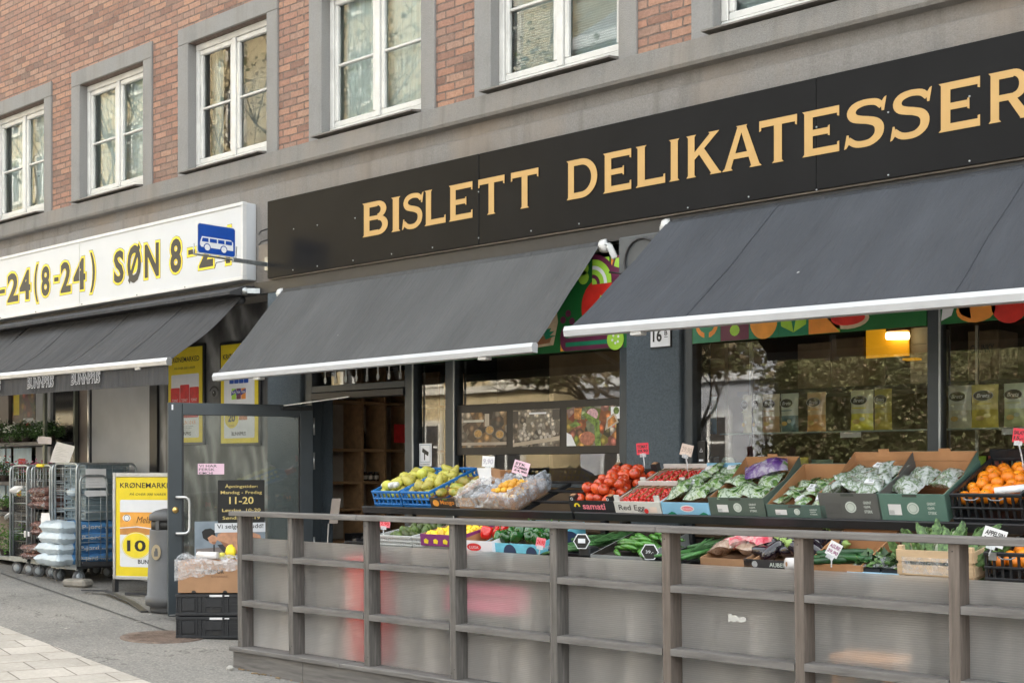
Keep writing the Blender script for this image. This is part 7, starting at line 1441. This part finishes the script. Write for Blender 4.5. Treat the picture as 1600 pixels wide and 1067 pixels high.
# ================================================================== the far side of the street, seen mirrored in the glass
def block(name, label, x0, x1, y, h, wall, trim, cols, rows, roofm):
    t = thing(name, label, 'building', ((x0 + x1) / 2, y, gz(x0) - .2)); zg = -1.2
    b = MB(); b.box(x0, x1, y - 8, y, zg, h, wall)
    part('wall', b, t)
    b = MB(); b.box(x0 - .2, x1 + .2, y - 8.2, y + .35, h, h + .35, trim); b.prism([(-8.2, h + .351), (.3, h + .351), (-3.9, h + 3.2)], x0, x1, roofm, Matrix(((0, 0, 1, 0), (1, 0, 0, y), (0, 1, 0, 0), (0, 0, 0, 1)))); part('roof', b, t)
    for z in (4.2, h * .62): b = MB(); b.box(x0, x1, y + .001, y + .14, z, z + .22, trim); part('string_course', b, t)
    src = None
    for r in range(rows):
        for c in range(cols):
            cx = x0 + (c + .5) * (x1 - x0) / cols; z = 1.2 + r * (h - 1.5) / rows
            if src is None:
                b = MB(); b.box(cx - .75, cx + .75, y + .001, y + .12, z - .15, z + 2.15, trim); b.box(cx - .58, cx + .58, y + .121, y + .13, z, z + 1.95, DGL); b.box(cx - .04, cx + .04, y + .131, y + .15, z, z + 1.95, WHITEP); b.box(cx - .58, cx + .58, y + .131, y + .149, z + 1.2, z + 1.27, WHITEP); src = part('window', b, t)
                base = src.location.copy(); c0 = (cx, z)
            else:
                o = src.copy(); COL.objects.link(o); o.parent = t; o.location = base + Vector((cx - c0[0], 0, z - c0[1]))
    return t
block('yellow_building', 'ochre yellow building across the street, mirrored in the upper windows', -92, -27.5, -15.0, 22, mat('ochre_render', (.33, .265, .155), .85, var=.08, scale=1), mat('cream_trim', (.45, .42, .36), .8), 17, 6, mat('grey_roof_tiles', (.12, .12, .13), .8))
block('grey_building', 'pale grey building across the street, mirrored in the right shop window', -26.8, 6.0, -15.5, 15, mat('pale_blue_grey_render', (.24, .25, .275), .85, var=.06, scale=1), mat('white_trim', (.40, .41, .42), .8), 10, 4, mat('grey_roof_tiles', (.12, .12, .13), .8))
BARK = mat('tree_bark', (.075, .06, .045), .9, var=.3, bmp=.5, bscale=30)
def tree(label, x, y, h, spread_, nleaf, z0, leafs, size=.16):
    t = thing('street_tree', label, 'tree', (x, y, gz(x))); zg = gz(x); b = MB(); tips = []
    b.tube([(x, y, zg), (x + .05, y, zg + h * .2), (x - .05, y + .05, zg + h * .45)], [.22, .17, .12], BARK, 10)
    def limb(p, d, L, r, dep):
        q = p + d * L; m_ = (p + q) / 2 + Vector((random.uniform(-.1, .1), random.uniform(-.1, .1), .08)) * L; b.tube([p, m_, q], [r, r * .75, r * .5], BARK, 6); tips.append((q, L)); tips.append((m_, L))
        if dep > 0:
            for _ in range(3):
                nd_ = (d + Vector((random.uniform(-.8, .8), random.uniform(-.8, .8), random.uniform(-.35, .6)))).normalized(); limb(q, nd_, L * .68, r * .5, dep - 1)
    for k in range(6):
        a = k * 1.05 + random.uniform(-.2, .2); p = Vector((x, y, zg + h * (.22 + .04 * k))); limb(p, Vector((math.cos(a) * spread_, math.sin(a) * spread_, .75)).normalized(), h * .24, .075, 3)
    part('trunk', b, t)
    b = MB()
    for _ in range(nleaf):
        q, L = random.choice(tips); s = size * random.uniform(.6, 1.4); c = q + Vector((random.gauss(0, .35), random.gauss(0, .35), random.gauss(0, .3)))
        if c.z < z0: continue
        M = TR(c, random.uniform(0, 6.28), random.uniform(-1, 1), random.uniform(-1, 1)); b.add([(0, 0, 0), (.4 * s, .5 * s, 0), (0, s, 0), (-.4 * s, .5 * s, 0)], [(0, 1, 2, 3)], random.choice(leafs), False, M)
    part('crown', b, t)
def leafmat(name, a, b_):
    m, t, o = nt(name); d = nd(t, 'ShaderNodeBsdfDiffuse'); tl = nd(t, 'ShaderNodeBsdfTranslucent'); mx = nd(t, 'ShaderNodeMixShader'); mx.inputs[0].default_value = .45
    c = ramp(t, noise(t, coords(t), 2.5, 3), [(.35, a), (.65, b_)]); t.links.new(c, d.inputs[0]); t.links.new(c, tl.inputs[0]); t.links.new(d.outputs[0], mx.inputs[1]); t.links.new(tl.outputs[0], mx.inputs[2]); t.links.new(mx.outputs[0], o.inputs[0]); return m
OLV = leafmat('olive_leaf', (.13, .135, .06), (.30, .285, .16)); OLB = leafmat('brown_bud_leaf', (.17, .13, .08), (.30, .24, .16)); LDK = leafmat('deep_leaf', (.07, .085, .035), (.13, .14, .06))
tree('spring street tree with brown buds, mirrored in the right shop window', -16.5, -5.5, 6.5, 1.5, 7000, 3.4, (OLV, OLB), .18)
tree('tall almost bare street tree, mirrored in the upper windows', -32.5, -7.0, 21, 1.0, 1300, 6, (OLB, OLV, LDK), .16)
tree('tall thin street tree with few leaves, mirrored in the left upper windows', -44.0, -7.5, 19, 1.0, 900, 5, (OLB, OLV), .16)
tree('bushy street tree before the ochre building, mirrored in the upper windows', -26.5, -7.0, 18, 1.1, 1700, 4, (OLV, OLB, LDK), .17)
tree('slender street tree with forked branches, mirrored in the second upper window from the left', -37.5, -7.2, 20, 1.0, 900, 5, (OLB, LDK), .16)

t = thing('hedge', 'long tall hedge on the far pavement, mirrored in the right shop window', 'hedge', (-10.5, -8.9, gz(-10.5)))
b = MB()
for _ in range(34000):
    x, z = random.uniform(-16.0, -3.5), random.uniform(-.1, 4.2); y = -8.5 - abs(random.gauss(0, .35)) + .18 * mnoise.noise(Vector((x * 1.3, z * 1.3, 0))); z += .35 * mnoise.noise(Vector((x * .8, 3, 0)))
    s = random.uniform(.06, .13); M = TR((x, y, z + gz(x)), random.uniform(0, 6.28), random.uniform(-1, 1), random.uniform(-1, 1)); b.add([(0, 0, 0), (.4 * s, .5 * s, 0), (0, s, 0), (-.4 * s, .5 * s, 0)], [(0, 1, 2, 3)], random.choice((OLV, OLB, OLV, LDK)), False, M)
part('foliage', b, t)
b = MB(); b.grid(lambda u, v: (-15.9 + 12.4 * u, -8.95 - .5 * v * v + .22 * mnoise.noise(Vector((u * 22, v * 7, 1))), -.3 + 4.3 * v + gz(-15.9 + 12.4 * u) + .3 * v * mnoise.noise(Vector((u * 11, 2, 0)))), 90, 24, OLV); b.grid(lambda u, v: (-15.9 + 12.4 * (1 - u), -9.7 + .3 * v * v, -.3 + 4.3 * v + gz(-15.9 + 12.4 * (1 - u))), 30, 8, LDK); part('inner_growth', b, t)
for x in (-16, -14, -12, -10, -8, -6, -4):
    b = MB(); b.tube([(x, -8.9, gz(x)), (x + .1, -8.9, 1.6), (x, -8.95, 3.2)], [.06, .045, .02], BARK, 6); part('stem', b, t)
